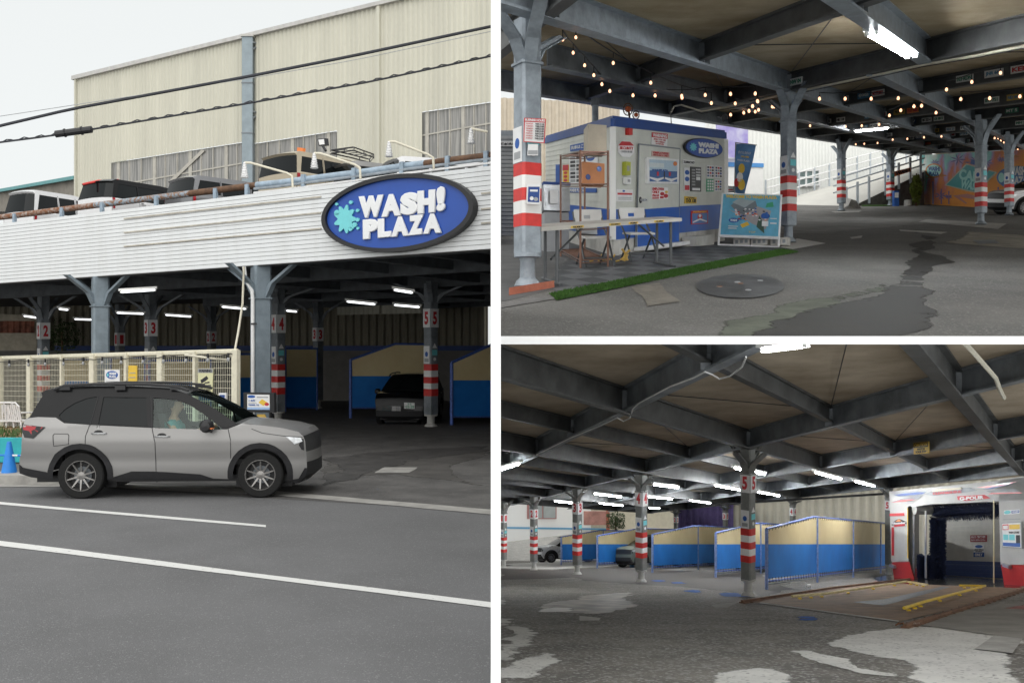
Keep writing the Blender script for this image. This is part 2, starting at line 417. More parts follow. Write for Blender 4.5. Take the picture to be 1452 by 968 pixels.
def make_car(name, label, spec, paint, upper, clad, rimm, loc, rz, tilt=0.0, see=False, group=None, tail=True, scale=1.0, slope=0.0):
    root = thing(name, (0, 0, 0), label, 'car', group)
    S = spec; hw = S['hw']; L2 = S['L'] / 2
    zb = S['belt_z']
    def w(x, z):
        t = x / L2; k = 1.0
        if t > .5: k -= S['nose'] * ((t - .5) / .5) ** 2.4
        if t < -.7: k -= S['tailr'] * ((-t - .7) / .3) ** 2
        a = hw * k
        if z < .5: a -= .05 * ((.5 - z) / .3) ** 2
        a -= .018 * math.sin(max(0, min(1, (z - .45) / (zb - .45))) * math.pi) * -1
        a += .006 * math.exp(-((z - .90) / .07) ** 2) - .012 * math.exp(-((z - .60) / .10) ** 2)
        if z > zb: a -= S['tumble'] * (z - zb) + .02
        return a
    prof = S['prof']
    outline = [(x, z) for x, z, _ in prof]
    wr = S['wr']; (wx0, wx1) = S['wheels']; ar = S['ar']; zbot = S['zbot']
    bottom = arc(wx1, wr, ar, -8, 188) + arc(wx0, wr, ar, -8, 188)
    outline = outline + bottom
    holes = S['wins']
    pm = {'p': paint, 'u': upper, 'c': clad, 'g': M_glassd}
    lines = [S['belt']] + [r[0] + [r[0][0]] for r in S['regions']] + [arc(wx, wr, ar + .085, -5, 185) for wx in (wx0, wx1)]
    v2, fo = cdt(outline, holes, lines, .048 if see else .09)
    def beltz(x):
        B = S['belt']
        if x <= B[0][0]: return B[0][1]
        for (a, za), (b, zb_) in zip(B, B[1:]):
            if a <= x <= b: return za + (zb_ - za) * (x - a) / max(1e-6, b - a)
        return B[-1][1] + 5
    for s in (-1, 1):
        mb = MB()
        groups = {}
        for f, cx, cz in fo:
            k = 'u' if cz > beltz(cx) else 'p'
            if any(math.hypot(cx - wx, cz - wr) < ar + .085 for wx in (wx0, wx1)): k = 'c'
            for rg, kk in S['regions']:
                if inpoly(cx, cz, rg): k = kk
            groups.setdefault(k, []).append(f)
        vs = [V(v.x, s * w(v.x, v.y), v.y) for v in v2]
        for k, fl in groups.items():
            out = .012 if k == 'c' else 0
            mb.add([V(v.x, v.y + s * out, v.z) for v in vs], fl, pm[k])
        mb.build('side_panel', parent=root, smooth=35)
        for i, h in enumerate(holes):
            gv, gf = cdt(h, [], [], .12)
            g = MB(); gm = (M_glassc if (see and i in S.get('clear', ())) else M_glassd)
            g.add([V(v.x, s * (w(v.x, v.y) - .012), v.y) for v in gv], [f for f, _, _ in gf], gm)
            g.build('side_window', parent=root, smooth=35)
        # seams, handles
        for ln in S['seams']:
            sm = MB()
            pts = []
            for a, b in zip(ln, ln[1:]):
                for t in range(6): pts.append((a[0] + (b[0] - a[0]) * t / 6, a[1] + (b[1] - a[1]) * t / 6))
            pts.append(ln[-1])
            sm.tube([V(x, s * (w(x, z) + .001), z) for x, z in pts], .006, M_black, 4)
            sm.build('door_seam', parent=root)
        for hx, hz in S['handles']:
            hd = MB(); y = w(hx, hz)
            hd.tube([V(hx - .11, s * (y + .005), hz - .004), V(hx - .08, s * (y + .03), hz), V(hx + .08, s * (y + .03), hz), V(hx + .11, s * (y + .005), hz - .004)], .014, M_mirror if S.get('chrome') else paint, 6)
            hd.disc(V(hx - .01, s * (y - .006), hz + .012), V(.07, 0, 0), V(0, 0, .038), V(0, s * .008, 0), M_black, 14)
            hd.build('door_handle', parent=root, smooth=40)
        for nm, pg, m in S['lamps']:
            gv, gf = cdt(pg, [], [], .1); g = MB()
            g.add([V(v.x, s * (w(v.x, v.y) + .014), v.y) for v in gv], [f for f, _, _ in gf], m); g.build(nm, parent=root, smooth=35)
        if S.get('mirror'):
            mx, mz = S['mirror']; y = w(mx, mz)
            g = MB()
            g.tube([V(mx, s * y, mz - .03), V(mx - .02, s * (y + .12), mz + .02)], .025, M_black, 6)
            g.lathe(V(mx - .03, s * (y + .17), mz + .06), [(.001, -.10), (.07, -.09), (.105, -.03), (.105, .05), (.08, .09), (.001, .10)], M_black, 12, 'y')
            if see: g.box(V(mx + .05, s * (y + .17), mz + .025), (.05, .14, .02), M_org)
            g.build('wing_mirror', parent=root, smooth=40)
    # strips across the car
    n = 9; parts = {}
    for (a, b) in zip(prof, prof[1:]):
        parts.setdefault((b[2], ), []).append((a, b))
    seq = []; cur = None
    for a, b in zip(prof, prof[1:]):
        if cur and cur[0] == b[2]: cur[1].append(b)
        else: cur = [b[2], [a, b]]; seq.append(cur)
    names = {'bumper_r': clad, 'bumper_f': clad, 'tailgate': paint, 'rear_window': M_glassd, 'spoiler': upper, 'roof': upper, 'windscreen': (M_glassc if see else M_glassd), 'bonnet': paint, 'grille': M_black, 'front_panel': paint, 'cowl': M_black}
    for k, pts in seq:
        g = MB(); vs = []
        for (x, z, _) in pts:
            hwid = w(x, z)
            for j in range(n):
                q = -1 + 2 * j / (n - 1); e = 1 - q * q
                dx = 0
                if x > L2 * .85: dx = S['bulge'] * e
                if x < -L2 * .9: dx = -S['bulge'] * .6 * e
                dz = .035 * e if z > .8 else 0
                vs.append(V(x + dx, q * hwid, z + dz))
        fs = [(i * n + j, i * n + j + 1, (i + 1) * n + j + 1, (i + 1) * n + j) for i in range(len(pts) - 1) for j in range(n - 1)]
        g.add(vs, fs, names[k]); g.build({'bumper_r': 'bumper', 'bumper_f': 'bumper'}.get(k, k), parent=root, smooth=30)
    # under body and inner arches
    g = MB(); g.box((0, 0, zbot + .06), (S['L'] * .9, hw * 1.5, .10), M_black)
    g.box(((wx0 + wx1) / 2, 0, (zbot + zb) / 2 - .1), (wx1 - wx0 - 2 * ar - .05, hw * 1.7, zb - zbot - .35 if not see else .3), M_black)
    g.box((L2 * .8, 0, .6), (.3, hw * 1.3, .4), M_black)
    g.box((-L2 * .82, 0, .7), (.4, hw * 1.5, .5), M_black)
    for wx in (wx0, wx1): g.box((wx, 0, wr + .1), (ar * 2 + .05, hw * 1.25, ar * 1.5), M_black)
    if not see: g.box(((wx0 + wx1) / 2 - .1, 0, zb + .0), ((wx1 - wx0) * .62, hw * 1.3, .25), M_black)
    g.build('underbody', parent=root)
    if S.get('rails'):
        for s in (-1, 1):
            g = MB(); (ra, rb, rz_) = S['rails']; y = s * (hw - .17)
            g.tube([V(ra - .12, y, rz_ - .07), V(ra + .05, y, rz_ - .005), V(ra + .5, y, rz_ + .018), V(rb - .5, y, rz_ + .012), V(rb - .05, y, rz_ - .02), V(rb + .15, y, rz_ - .085)], .022, M_black, 8)
            for t in (.03, .5, .97):
                x = ra + (rb - ra) * t; g.box((x, y, rz_ - .04), (.16, .03, .07), M_black)
            g.build('roof_rail', parent=root, smooth=40)
    for s in (-1, 1):
        for wx in (wx0, wx1): wheel_parts(root, wx, s * (hw - .12), wr, s, rimm)
    for pt in S.get('extras', ()): pt(root, S, w)
    if slope:
        nz = V(0, -slope, 1).normalized(); fx = V(math.cos(rz), math.sin(rz), 0); fx = (fx - nz * fx.dot(nz)).normalized()
        mrot = Matrix((fx, nz.cross(fx), nz)).transposed(); root.rotation_euler = mrot.to_euler(); root.location = loc
    else: root.location = loc; root.rotation_euler = (tilt, 0, rz)
    root.location = loc; root.scale = (scale,) * 3
    root['_b'] = list(loc)
    return root
# clear window glass: mostly lets light straight through
M_glassc = bpy.data.materials.new('window_glass'); M_glassc.use_nodes = True
_nt = M_glassc.node_tree; _nt.nodes.remove(_nt.nodes['Principled BSDF'])
_t = _nt.nodes.new('ShaderNodeBsdfTransparent'); _t.inputs[0].default_value = (.72, .84, .80, 1)
_g = _nt.nodes.new('ShaderNodeBsdfGlossy'); _g.inputs['Roughness'].default_value = .02; _g.inputs[0].default_value = (.9, 1, .97, 1)
_x = _nt.nodes.new('ShaderNodeMixShader'); _x.inputs[0].default_value = .05
_nt.links.new(_t.outputs[0], _x.inputs[1]); _nt.links.new(_g.outputs[0], _x.inputs[2]); _nt.links.new(_x.outputs[0], _nt.nodes['Material Output'].inputs[0])

M_silver = mat('silver_grey_paint', (.285, .28, .275), .38, .5, var=.0, scale=4, coat=.35)
M_upper = mat('black_roof_paint', (.012, .012, .013), .22, .0, var=.05, scale=4, spec=.22)
M_clad = mat('dark_cladding', (.018, .018, .02), .6, var=.15, scale=12, spec=.3)
M_rim = mat('gunmetal_rim', (.30, .29, .28), .3, .9, var=.1, scale=8)
M_lampr = mat('red_lamp_lens', (.35, .012, .02), .12, var=.15, scale=10)
M_lampw = mat('clear_lamp_lens', (.62, .64, .66), .1, .3, var=.25, scale=16)

def c2(l): return [cp(x, y) for x, y in l]
def c5(l): return [cp(x / 4.608, 530 + y / 4.608) for x, y in l]
def c6(l): return [cp(220 + x / 4.608, 530 + y / 4.608) for x, y in l]
_pr = [(47, 676, 'bumper_r'), (30, 671, 'bumper_r'), (29.5, 652, 'bumper_r'), (33, 640, 'tailgate'), (34, 612, 'tailgate'), (35, 596, 'tailgate'), (42, 591, 'tailgate'), (56, 562, 'rear_window'),
       (53, 557, 'spoiler'), (60, 553.5, 'spoiler'), (84, 549.5, 'roof'), (120, 547, 'roof'), (180, 546.5, 'roof'), (235, 549, 'roof'), (261, 556.5, 'roof'), (300, 576, 'windscreen'), (334, 597, 'windscreen'),
       (342, 597.5, 'cowl'), (370, 600, 'bonnet'), (400, 603.5, 'bonnet'), (428, 609, 'bonnet'), (438, 615, 'bonnet'), (442, 622, 'grille'), (444, 637, 'grille'), (445, 652, 'front_panel'), (446, 670, 'bumper_f'), (424, 683, 'bumper_f')]
SUV = dict(L=4.6, hw=.915, belt_z=1.13, nose=.16, tailr=.10, tumble=.36, bulge=.09,
    prof=[(*cp(x, y), k) for x, y, k in _pr],
    wheels=(cp(117.2, 0)[0], cp(368.7, 0)[0]), wr=.355, ar=.415, zbot=.23,
    wins=[c5([(388, 270), (425, 228), (480, 190), (550, 160), (618, 146), (598, 322), (440, 316), (405, 297)]),
          c5([(660, 150), (938, 150), (966, 336), (650, 324)]),
          c6([(-29, 151), (120, 162), (215, 196), (338, 272), (352, 352), (-8, 345)]),
          c6([(356, 285), (440, 345), (436, 352), (368, 352)])],
    clear=(2, 3),
    belt=[cp(36, 592)] + c5([(180, 292), (250, 283), (370, 285), (430, 320), (600, 329), (1000, 345)]) + c6([(240, 350), (470, 350), (540, 322)]) + [cp(343, 597)],
    regions=[(c5([(735, 672), (870, 628), (1010, 628), (1106, 632)]) + c6([(300, 645), (380, 672), (500, 675), (500, 760), (0, 760)]) + c5([(735, 760)]), 'c'),
             (c5([(100, 560), (160, 612), (352, 642), (352, 760), (100, 760)]), 'c'),
             (c6([(855, 684), (960, 672), (1018, 602), (1120, 598), (1120, 760), (855, 760)]), 'c')],
    seams=[c5([(628, 143), (600, 325), (575, 400), (574, 460)]), c5([(968, 140), (1000, 345), (1022, 440), (1030, 700)]), c6([(478, 345), (496, 420), (496, 540)]),
           c6([(630, 345), (700, 372), (850, 392), (1000, 398)]), c5([(366, 400), (375, 388), (462, 388), (468, 400), (468, 455), (372, 468), (366, 400)])],
    handles=[cp(143.5, 613), cp(232, 616.5)],
    lamps=[('tail_lamp', c5([(150, 330), (315, 345), (235, 420), (175, 415), (155, 372)]), M_black), ('tail_lens', c5([(158, 336), (300, 346), (262, 378), (240, 362), (222, 372), (230, 400), (250, 396), (236, 412), (205, 372), (165, 366)]), M_lampr),
           ('headlamp', c6([(850, 394), (985, 402), (1000, 425), (925, 446), (895, 424)]), M_lampw), ('grille_side', c6([(965, 450), (990, 405), (1010, 410), (1015, 485), (990, 480)]), M_black)],
    mirror=cp(300, 606), rails=(cp(84, 0)[0], cp(250, 0)[0], 1.745), chrome=True)
def boxy(L, H, hw, hood, belt, wr=.29, nose=.08, glassdark=True, hoodz=None, rear=.05):
    l = L / 2; hz = hoodz or belt
    wx = (-l + .62, l - .72)
    pr = [(-l + .12, .28, 'bumper_r'), (-l, .32, 'bumper_r'), (-l, .55, 'bumper_r'), (-l + .02, belt, 'tailgate'), (-l + .10 + rear, H - .16, 'rear_window'), (-l + .03 + rear, H - .10, 'spoiler'), (-l + .25, H - .02, 'roof'), (0, H, 'roof'),
          (l - hood - .75, H - .04, 'roof'), (l - hood - .05, hz + .02, 'windscreen'), (l - hood + .05, hz, 'cowl'), (l - .15, hz - .08, 'bonnet'), (l - .02, hz - .22, 'grille'), (l, .5, 'front_panel'), (l, .30, 'bumper_f'), (l - .15, .25, 'bumper_f')]
    mid = (wx[0] + wx[1]) / 2; zt = H - .17
    wins = [[(-l + .28 + rear, zt), (wx[0] + .45, zt), (wx[0] + .45, belt + .05), (-l + .18, belt + .05)], [(wx[0] + .52, zt), (mid + .18, zt), (mid + .18, belt + .03), (wx[0] + .52, belt + .03)],
            [(mid + .26, zt), (l - hood - .86, zt), (l - hood - .22, belt + .04), (mid + .26, belt + .03)]]
    return dict(L=L, hw=hw, belt_z=belt, nose=nose, tailr=.05, tumble=.16, bulge=.07, prof=pr, wheels=wx, wr=wr, ar=wr + .06, zbot=.25, wins=wins,
        belt=[(-l, belt), (l, belt)], regions=[], seams=[[(mid + .22, zt + .05), (mid + .22, .35)], [(wx[0] + .48, zt + .05), (wx[0] + .48, .8)]], handles=[(mid + .38, belt - .1), (wx[0] + .62, belt - .1)],
        lamps=[('tail_lamp', [(-l + .02, belt - .35), (-l + .1, belt - .35), (-l + .13, belt), (-l + .02, belt)], M_lampr), ('headlamp', [(l - .3, hz - .3), (l - .04, hz - .32), (l - .08, hz - .18), (l - .28, hz - .16)], M_lampw)], mirror=(l - hood - .25, belt + .1))
# =================================================================== STREET (left)
A = LW; CUR[0] = A
XE = -.034       # the street ends at the partition wall
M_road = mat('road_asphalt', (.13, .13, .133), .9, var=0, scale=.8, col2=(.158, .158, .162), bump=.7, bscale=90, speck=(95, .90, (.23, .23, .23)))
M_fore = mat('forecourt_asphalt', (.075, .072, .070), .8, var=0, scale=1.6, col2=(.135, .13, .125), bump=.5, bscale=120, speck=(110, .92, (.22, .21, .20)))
def gpoly(name, A, pts, m, up=0.0, **k):
    mb = MB(); mb.poly([V(x, y, A.gz(y) + up) for x, y in pts], m); return mb.build(name, base=(0, 0, 0), **k)
gpoly('road', A, [(-160, 2.5), (XE, 2.5), (XE, 200), (-160, 200)], M_road, kind='structure')
# forecourt beyond the kerb line: photo kerb runs (380,700) -> (696,726), left part behind the car (0,683)
k0, k1 = A.G(0, 683), A.G(696, 725)
kd = (k1 - k0)
def kline(t): return (k0.x + kd.x * t, k0.y + kd.y * t)
e = (XE - k0.x) / kd.x
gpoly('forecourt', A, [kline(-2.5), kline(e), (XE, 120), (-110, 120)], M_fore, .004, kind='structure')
M_crack = mat('crack_dark', (.04, .04, .04), .9)
for q_ in ():
    pts_ = [A.G(*c) for c in q_]; ln_ = []
    for a_, b_ in zip(pts_, pts_[1:]):
        for k in range(8): t_ = k / 8; ln_.append(a_.lerp(b_, t_) + V(random.uniform(-.02, .02), random.uniform(-.06, .06), 0))
    g = MB()
    for a_, b_ in zip(ln_, ln_[1:]): s_ = V(0, .006, 0); g.add([V(p.x, p.y, A.gz(p.y) + .007) for p in (a_ - s_, b_ - s_, b_ + s_, a_ + s_)], [(0, 1, 2, 3)], M_crack)
    g.build('road_crack', kind='structure')
decal('worn_kerb_strip', A, [(-200, 690), (130, 690), (380, 702), (700, 730), (700, 723), (380, 695), (130, 684), (-200, 672)], M_con, .008, .02, 4, 3, kind='structure')
patch('asphalt_patch', A, [(450, 682), (560, 672), (696, 690), (696, 640), (560, 640), (470, 655)], mat('patched_asphalt', (.085, .08, .075), .85, var=.25, scale=2, bump=.5, bscale=140), .008, .12, 4, 5, kind='structure')
patch('wet_gutter', A, [(455, 651), (520, 642), (600, 636), (696, 632), (696, 640), (600, 650), (530, 668), (455, 690)], mat('damp_asphalt', (.065, .062, .06), .7, var=.3, scale=3, bump=.4, bscale=120), .012, .16, 4, 9, kind='structure')
decal('manhole_patch', A, [(545, 663), (592, 663), (580, 671), (531, 671)], M_con, .014, .03, 3, 4, kind='structure')
M_line = mat('road_line_paint', (.34, .34, .335), .8, var=0, scale=14, col2=(.72, .72, .70), bump=.5, bscale=120, lo=.30, hi=.40, detail=9)
decal('road_line', A, [(-150, 698), (377, 744.5), (377, 747.5), (-150, 702)], M_line, .006, .006, 5, 1, kind='structure')
decal('road_line', A, [(-300, 733), (696, 854), (702, 862.5), (-300, 738)], M_line, .006, .008, 5, 2, kind='structure')

# kerb with a low turquoise wall, planting strip
kb = MB()
a, b = A.G(-260, 683), A.G(150, 689)
kb.prism([a, b, b + V(0, .5, 0), a + V(0, .5, 0)], V(0, 0, .16), M_con)
kb.build('kerb', kind='structure')
tw = MB(); pl = VP(-160, A.Yg(656) * 1.02, 60, A.Yg(656) * .99)
q = [(-160, 655), (36, 655), (36, 621), (-160, 621)]
tw.prism([pl.p(x, y) for x, y in q], -pl.n * .18, mat('turquoise_paint', (.03, .42, .46), .5, var=.1, scale=4))
tw.build('low_wall', label='low turquoise painted kerb wall behind the blue traffic cone', cat='wall')
dirt = MB(); dirt.prism([A.pxat(-160, 22.5, .35), A.pxat(60, 22, .35), A.pxat(60, 27, .35), A.pxat(-160, 27, .35)], V(0, 0, .06), mat('dry_soil', (.25, .15, .08), .95, var=.3, scale=10, bump=.6))
dirt.build('planting_strip', kind='structure')
gr = MB(); rnd = random.Random(4)
for i in range(260):
    p = A.pxat(rnd.uniform(-20, 40), rnd.uniform(22.5, 25), .4); g = rnd.uniform(0, 6.28); h = rnd.uniform(.05, .22)
    d = V(math.cos(g), math.sin(g), 0) * .02
    gr.add([p - d, p + d, p + V(d.y * 3, d.x * 3, h)], [(0, 1, 2)], mat('weed_green', (.06, .11, .03), .8))
gr.build('weeds', kind='stuff')
# traffic cone + bar
c = A.G(13, 683); cone = thing('traffic_cone', c, 'blue traffic cone with dark base beside the rear of the grey SUV', 'traffic cone')
M_cone = mat('blue_cone_plastic', (.02, .22, .68), .5, var=.08, scale=9)
mb = MB(); mb.lathe(c + V(0, 0, .03), [(.16, 0), (.15, .03), (.035, .68), (.001, .685)], M_cone, 24); mb.build('cone_body', parent=cone, smooth=50)
mb = MB(); mb.box(c + V(0, 0, .03), (.46, .46, .07), M_black, .3); mb.build('cone_base', parent=cone)
mb = MB(); mb.box(c + V(0, 0, .012), (.50, .50, .02), M_cone, .3); mb.build('base_trim', parent=cone)
mb = MB()
for i in range(9):
    mb.tube([c + V(-1.6 + i * .22, -.02, .50 - .004 * i), c + V(-1.6 + (i + 1) * .22, -.02, .50 - .004 * (i + 1))], .018, M_wht if i % 2 else M_cone, 8)
mb.build('cone_bar', label='blue and white striped bar resting on the traffic cone', cat='barrier bar')

# ---------------------------------------------------------------- grey SUV with its driver
def suv_inside(root, S, w):
    g = MB(); tr = mat('cabin_trim', (.05, .05, .052), .8, var=.1)
    g.box((-.2, 0, .55), (2.8, 1.5, .08), tr); g.box((.95, 0, .98), (.35, 1.5, .22), tr)
    for x in (.15, -.75):
        for y in (-.38, .38):
            g.box((x, y, .75), (.5, .5, .22), tr); g.prism([V(x - .25, y - .24, .8), V(x - .25, y + .24, .8), V(x - .42, y + .2, 1.30), V(x - .42, y - .2, 1.30)], V(.13, 0, 0), tr)
            g.box((x - .4, y, 1.40), (.1, .26, .16), tr)
    g.build('seats', parent=root)
    s = MB(); c0 = V(.70, -.38, 1.06)
    s.tube([c0 + V(-.07 * math.sin(a), .18 * math.cos(a), .17 * math.sin(a)) for a in [2 * math.pi * i / 20 for i in range(21)]], .014, M_black, 6, False)
    s.tube([c0, c0 + V(.22, 0, -.08)], .03, M_black, 6); s.tube([c0 + V(0, -.17, 0), c0 + V(0, .17, 0)], .014, M_black, 5)
    s.build('steering_wheel', parent=root, smooth=40)
car_l = A.Yg(706.5)
sv = dict(SUV); sv['extras'] = (suv_inside,)
cx = (240 - CX) / F * (car_l + .75)
SUVR = make_car('parked_car', 'silver grey SUV with black upper body and roof rails on the open road', sv, M_silver, M_upper, M_clad, M_rim,
    V(cx + .185, car_l + .90, A.gz(car_l + .9)), R(2.2), -R(1.4), see=True, scale=1.0)
def skin_mesh(name, pts, edges, rad, root, m, levels=1):
    me = bpy.data.meshes.new(name); me.from_pydata(pts, edges, []); ob = bpy.data.objects.new(name, me); COL.objects.link(ob)
    md = ob.modifiers.new('s', 'SKIN'); me.skin_vertices.new() if not me.skin_vertices else None
    for i, r in enumerate(rad): me.skin_vertices[0].data[i].radius = (r, r) if not isinstance(r, tuple) else r
    me.skin_vertices[0].data[0].use_root = True
    sd = ob.modifiers.new('d', 'SUBSURF'); sd.levels = levels; sd.render_levels = levels
    dg = bpy.context.evaluated_depsgraph_get(); dg.update()
    m2 = bpy.data.meshes.new_from_object(ob.evaluated_get(dg)); bpy.data.objects.remove(ob)
    m2.materials.clear(); m2.materials.append(m); m2.shade_smooth()
    return m2
M_skin = mat('skin', (.50, .31, .22), .55, var=.06); M_hair = mat('dark_hair', (.02, .015, .012), .6, var=.2); M_shirt = mat('teal_shirt', (.10, .30, .30), .85, var=.1, scale=10)
def driver():
    b = V(.0, -.40, .79)
    pts = [b, b + V(-.03, 0, .18), b + V(-.06, 0, .36), b + V(-.05, 0, .46), b + V(-.02, 0, .52), b + V(-.01, 0, .60), b + V(-.015, 0, .67)]
    rad = [(.15, .12), (.15, .11), (.14, .10), .055, .07, .098, .085]
    ed = [(i, i + 1) for i in range(6)]
    def chain(start, pl):
        k = start
        for p, r in pl: pts.append(p); rad.append(r); ed.append((k, len(pts) - 1)); k = len(pts) - 1
        return k
    for s in (-1, 1):
        w = chain(2, [(b + V(-.05, s * .19, .33), .06), (b + V(.12, s * .25, .10), .045), (b + V(.40, s * .20, .24), .034), (b + V(.56, s * .165, .30), .027), (b + V(.62, s * .16, .315), .028)])
        pw = pts[w]
        for i in range(4):
            o = V(.02, s * .02 * 0, .026 - .017 * i); L = (.9, 1.0, .95, .75)[i]
            chain(w, [(pw + V(.035, -s * .004, .026 - .017 * i), .0085), (pw + V(.035 + .035 * L, -s * .012, .026 - .017 * i), .008), (pw + V(.05 + .03 * L, -s * .036, .022 - .017 * i), .007)])
        chain(w, [(pw + V(-.005, -s * .022, .022), .010), (pw + V(.025, -s * .05, .032), .0085)])
        chain(0, [(b + V(.14, s * .10, -.06), .09), (b + V(.50, s * .12, -.04), .065), (b + V(.66, s * .12, -.36), .045), (b + V(.78, s * .12, -.40), .04)])
    me = skin_mesh('person', pts, ed, rad, None, M_skin)
    bmh = bmesh.new(); bmh.from_mesh(me)
    bmesh.ops.create_uvsphere(bmh, u_segments=18, v_segments=12, radius=1, matrix=Matrix.Translation(b + V(-.012, 0, .61)) @ Matrix.Diagonal((.098, .078, .122, 1)))
    bmesh.ops.create_uvsphere(bmh, u_segments=10, v_segments=8, radius=1, matrix=Matrix.Translation(b + V(.085, 0, .60)) @ Matrix.Diagonal((.022, .014, .026, 1)))
    for f_ in bmh.faces: f_.smooth = True
    bmh.to_mesh(me); bmh.free()
    pn = bpy.data.objects.new('person', me); COL.objects.link(pn)
    tag(pn, 'driver in a teal top sitting at the wheel of the grey SUV', 'person'); pn['_a'] = 'street'
    h = MB(); hc = b + V(-.03, 0, .615)
    for k in range(7):
        pass
    n = 14; vs = []; fs = []
    for i in range(8):
        for j in range(n):
            ph = math.pi * .62 * i / 7; g = 2 * math.pi * j / n
            r = .108 + (.012 if i > 2 else 0)
            vs.append(hc + V(r * math.sin(ph) * math.cos(g) * 1.05 - .008 - .02 * i / 7, r * .82 * math.sin(ph) * math.sin(g), .02 + r * math.cos(ph)))
    for i in range(7):
        for j in range(n):
            q = (j + 1) % n; c = sum((vs[t] for t in (i * n + j, i * n + q, (i + 1) * n + q, (i + 1) * n + j)), V(0, 0, 0)) / 4 - hc
            if c.x > .02 and c.z < .06: continue
            fs.append((i * n + j, i * n + q, (i + 1) * n + q, (i + 1) * n + j))
    h.add(vs, fs, M_hair)
    me2 = bpy.data.meshes.new('hair'); me2.from_pydata([tuple(v) for v in h.v], [], h.f); me2.materials.append(M_hair); me2.shade_smooth()
    ho = bpy.data.objects.new('hair', me2); COL.objects.link(ho); ho.parent = pn
    # nose, eyes, mouth, ears
    f = MB(); fc = b + V(.075, 0, .60)
    f.add([fc + V(0, -.012, -.015), fc + V(0, .012, -.015), fc + V(.0, 0, .03), fc + V(.025, 0, -.012)], [(0, 1, 3), (1, 2, 3), (2, 0, 3)], M_skin)
    for s in (-1, 1):
        f.box(fc + V(-.005, s * .032, .018), (.012, .02, .008), M_black); f.box(b + V(-.02, s * .088, .60), (.03, .012, .045), M_skin)
    f.box(fc + V(-.008, 0, -.045), (.012, .04, .006), M_redtx)
    me3 = bpy.data.meshes.new('face'); me3.from_pydata([tuple(v) for v in f.v], [], f.f)
    for m in f.ms: me3.materials.append(m)
    me3.polygons.foreach_set('material_index', f.m); fo = bpy.data.objects.new('face_features', me3); COL.objects.link(fo); fo.parent = pn
    sp = [b + V(.0, 0, .0), b + V(-.03, 0, .18), b + V(-.06, 0, .36), b + V(-.055, 0, .41), b + V(-.05, .19, .33), b + V(.05, .225, .19), b + V(-.05, -.19, .33), b + V(.05, -.225, .19)]
    ms = skin_mesh('shirt', sp, [(0, 1), (1, 2), (2, 3), (2, 4), (4, 5), (2, 6), (6, 7)], [(.20, .165), (.20, .155), (.19, .145), .085, .095, .085, .095, .085], None, M_shirt)
    so = bpy.data.objects.new('shirt', ms); COL.objects.link(so); so.parent = pn
    pn.matrix_world = Matrix.Translation(SUVR.location) @ SUVR.rotation_euler.to_matrix().to_4x4()
driver()

# ---------------------------------------------------------------- the deck: white boarded fascia
FZ = VP(0, 29.1, 696, 20.7)
fas = MB(); M_fas = mat('white_cladding', (.69, .705, .705), .55, var=0, scale=2.2, col2=(.74, .76, .77), lo=.3, hi=.55, bump=.1, bscale=20, stretch=(1.6, 1.6, .16), detail=7)
M_gap = mat('cladding_gap', (.08, .08, .08), .8, var=.1)
def fz_top(px): return 317.5 + (235 - 317.5) * px / 696
def fz_bot(px): return 401.5 + (353 - 401.5) * px / 696
NB = 17
for i in range(NB):
    xa, xb = -260, 702
    def row(px, k): return fz_top(px) + (fz_bot(px) - fz_top(px)) * k / NB
    pts = []
    za, zb_ = i + .07, i + .96
    fas.prism([FZ.p(xa, row(xa, zb_)), FZ.p(xb, row(xb, zb_)), FZ.p(xb, row(xb, za)), FZ.p(xa, row(xa, za))], FZ.n * .03, M_fas)
fo = thing('deck_fascia', FZ.p(340, fz_bot(340)), 'long white boarded fascia along the edge of the parking deck', 'fascia')
fas.build('boards', parent=fo)
bk = MB(); bk.prism([FZ.p(-260, fz_bot(-260) + 1), FZ.p(702, fz_bot(702) + 1), FZ.p(702, fz_top(702)), FZ.p(-260, fz_top(-260))], -FZ.n * .12, M_gap); bk.build('backing', parent=fo)
for (x0, x1) in ((178, 457), (684, 702)):
    for k in (2.4, 6.0, 9.6) if x0 < 300 else (5.4, 8.6, 11.5):
        fz = lambda px, kk: fz_top(px) + (fz_bot(px) - fz_top(px)) * kk / NB
        tr = MB(); tr.prism([FZ.p(x0, fz(x0, k + .34), .03), FZ.p(x1, fz(x1, k + .34), .03), FZ.p(x1, fz(x1, k), .03), FZ.p(x0, fz(x0, k), .03)], FZ.n * .03, mat('worn_trim', (.45, .42, .36), .7, var=.2, scale=4)); tr.build('trim_strip', parent=fo)
# ---------------------------------------------------------------- oval sign
oc = (567.5, 304); osl = (518 - 304) / (-1900 - 567.5)
Mx = FZ.p(oc[0], oc[1], .05)
uu = (FZ.p(oc[0] + 1, oc[1] + osl) - FZ.p(oc[0], oc[1])); mpp = uu.length; uu = uu.normalized(); uv = V(0, 0, 1)
Yo = FZ.Y(oc[0]); mz = Yo / F
os_ = thing('oval_sign', Mx - uv * 53 * mz, 'large blue oval WASH! PLAZA sign with dark rim on the white fascia', 'sign')
M_blued = mat('royal_blue_sign', (.02, .08, .38), .4, var=.04)
def ell(a, b, n=64): return [Mx + uu * (a * mpp * math.cos(t)) + uv * (b * mz * math.sin(t)) for t in [2 * math.pi * i / n for i in range(n)]]
g = MB(); g.prism(ell(102, 49), FZ.n * .12, M_blued); g.build('sign_face', parent=os_)
g = MB(); e0, e1 = ell(107, 54.5), ell(101, 48.5); n = len(e0)
for i in range(n):
    j = (i + 1) % n; g.prism([e0[i], e0[j], e1[j], e1[i]], FZ.n * .2, M_black)
g.build('rim', parent=os_, smooth=40)
def opt(px, py): return FZ.p(px, py, .175)
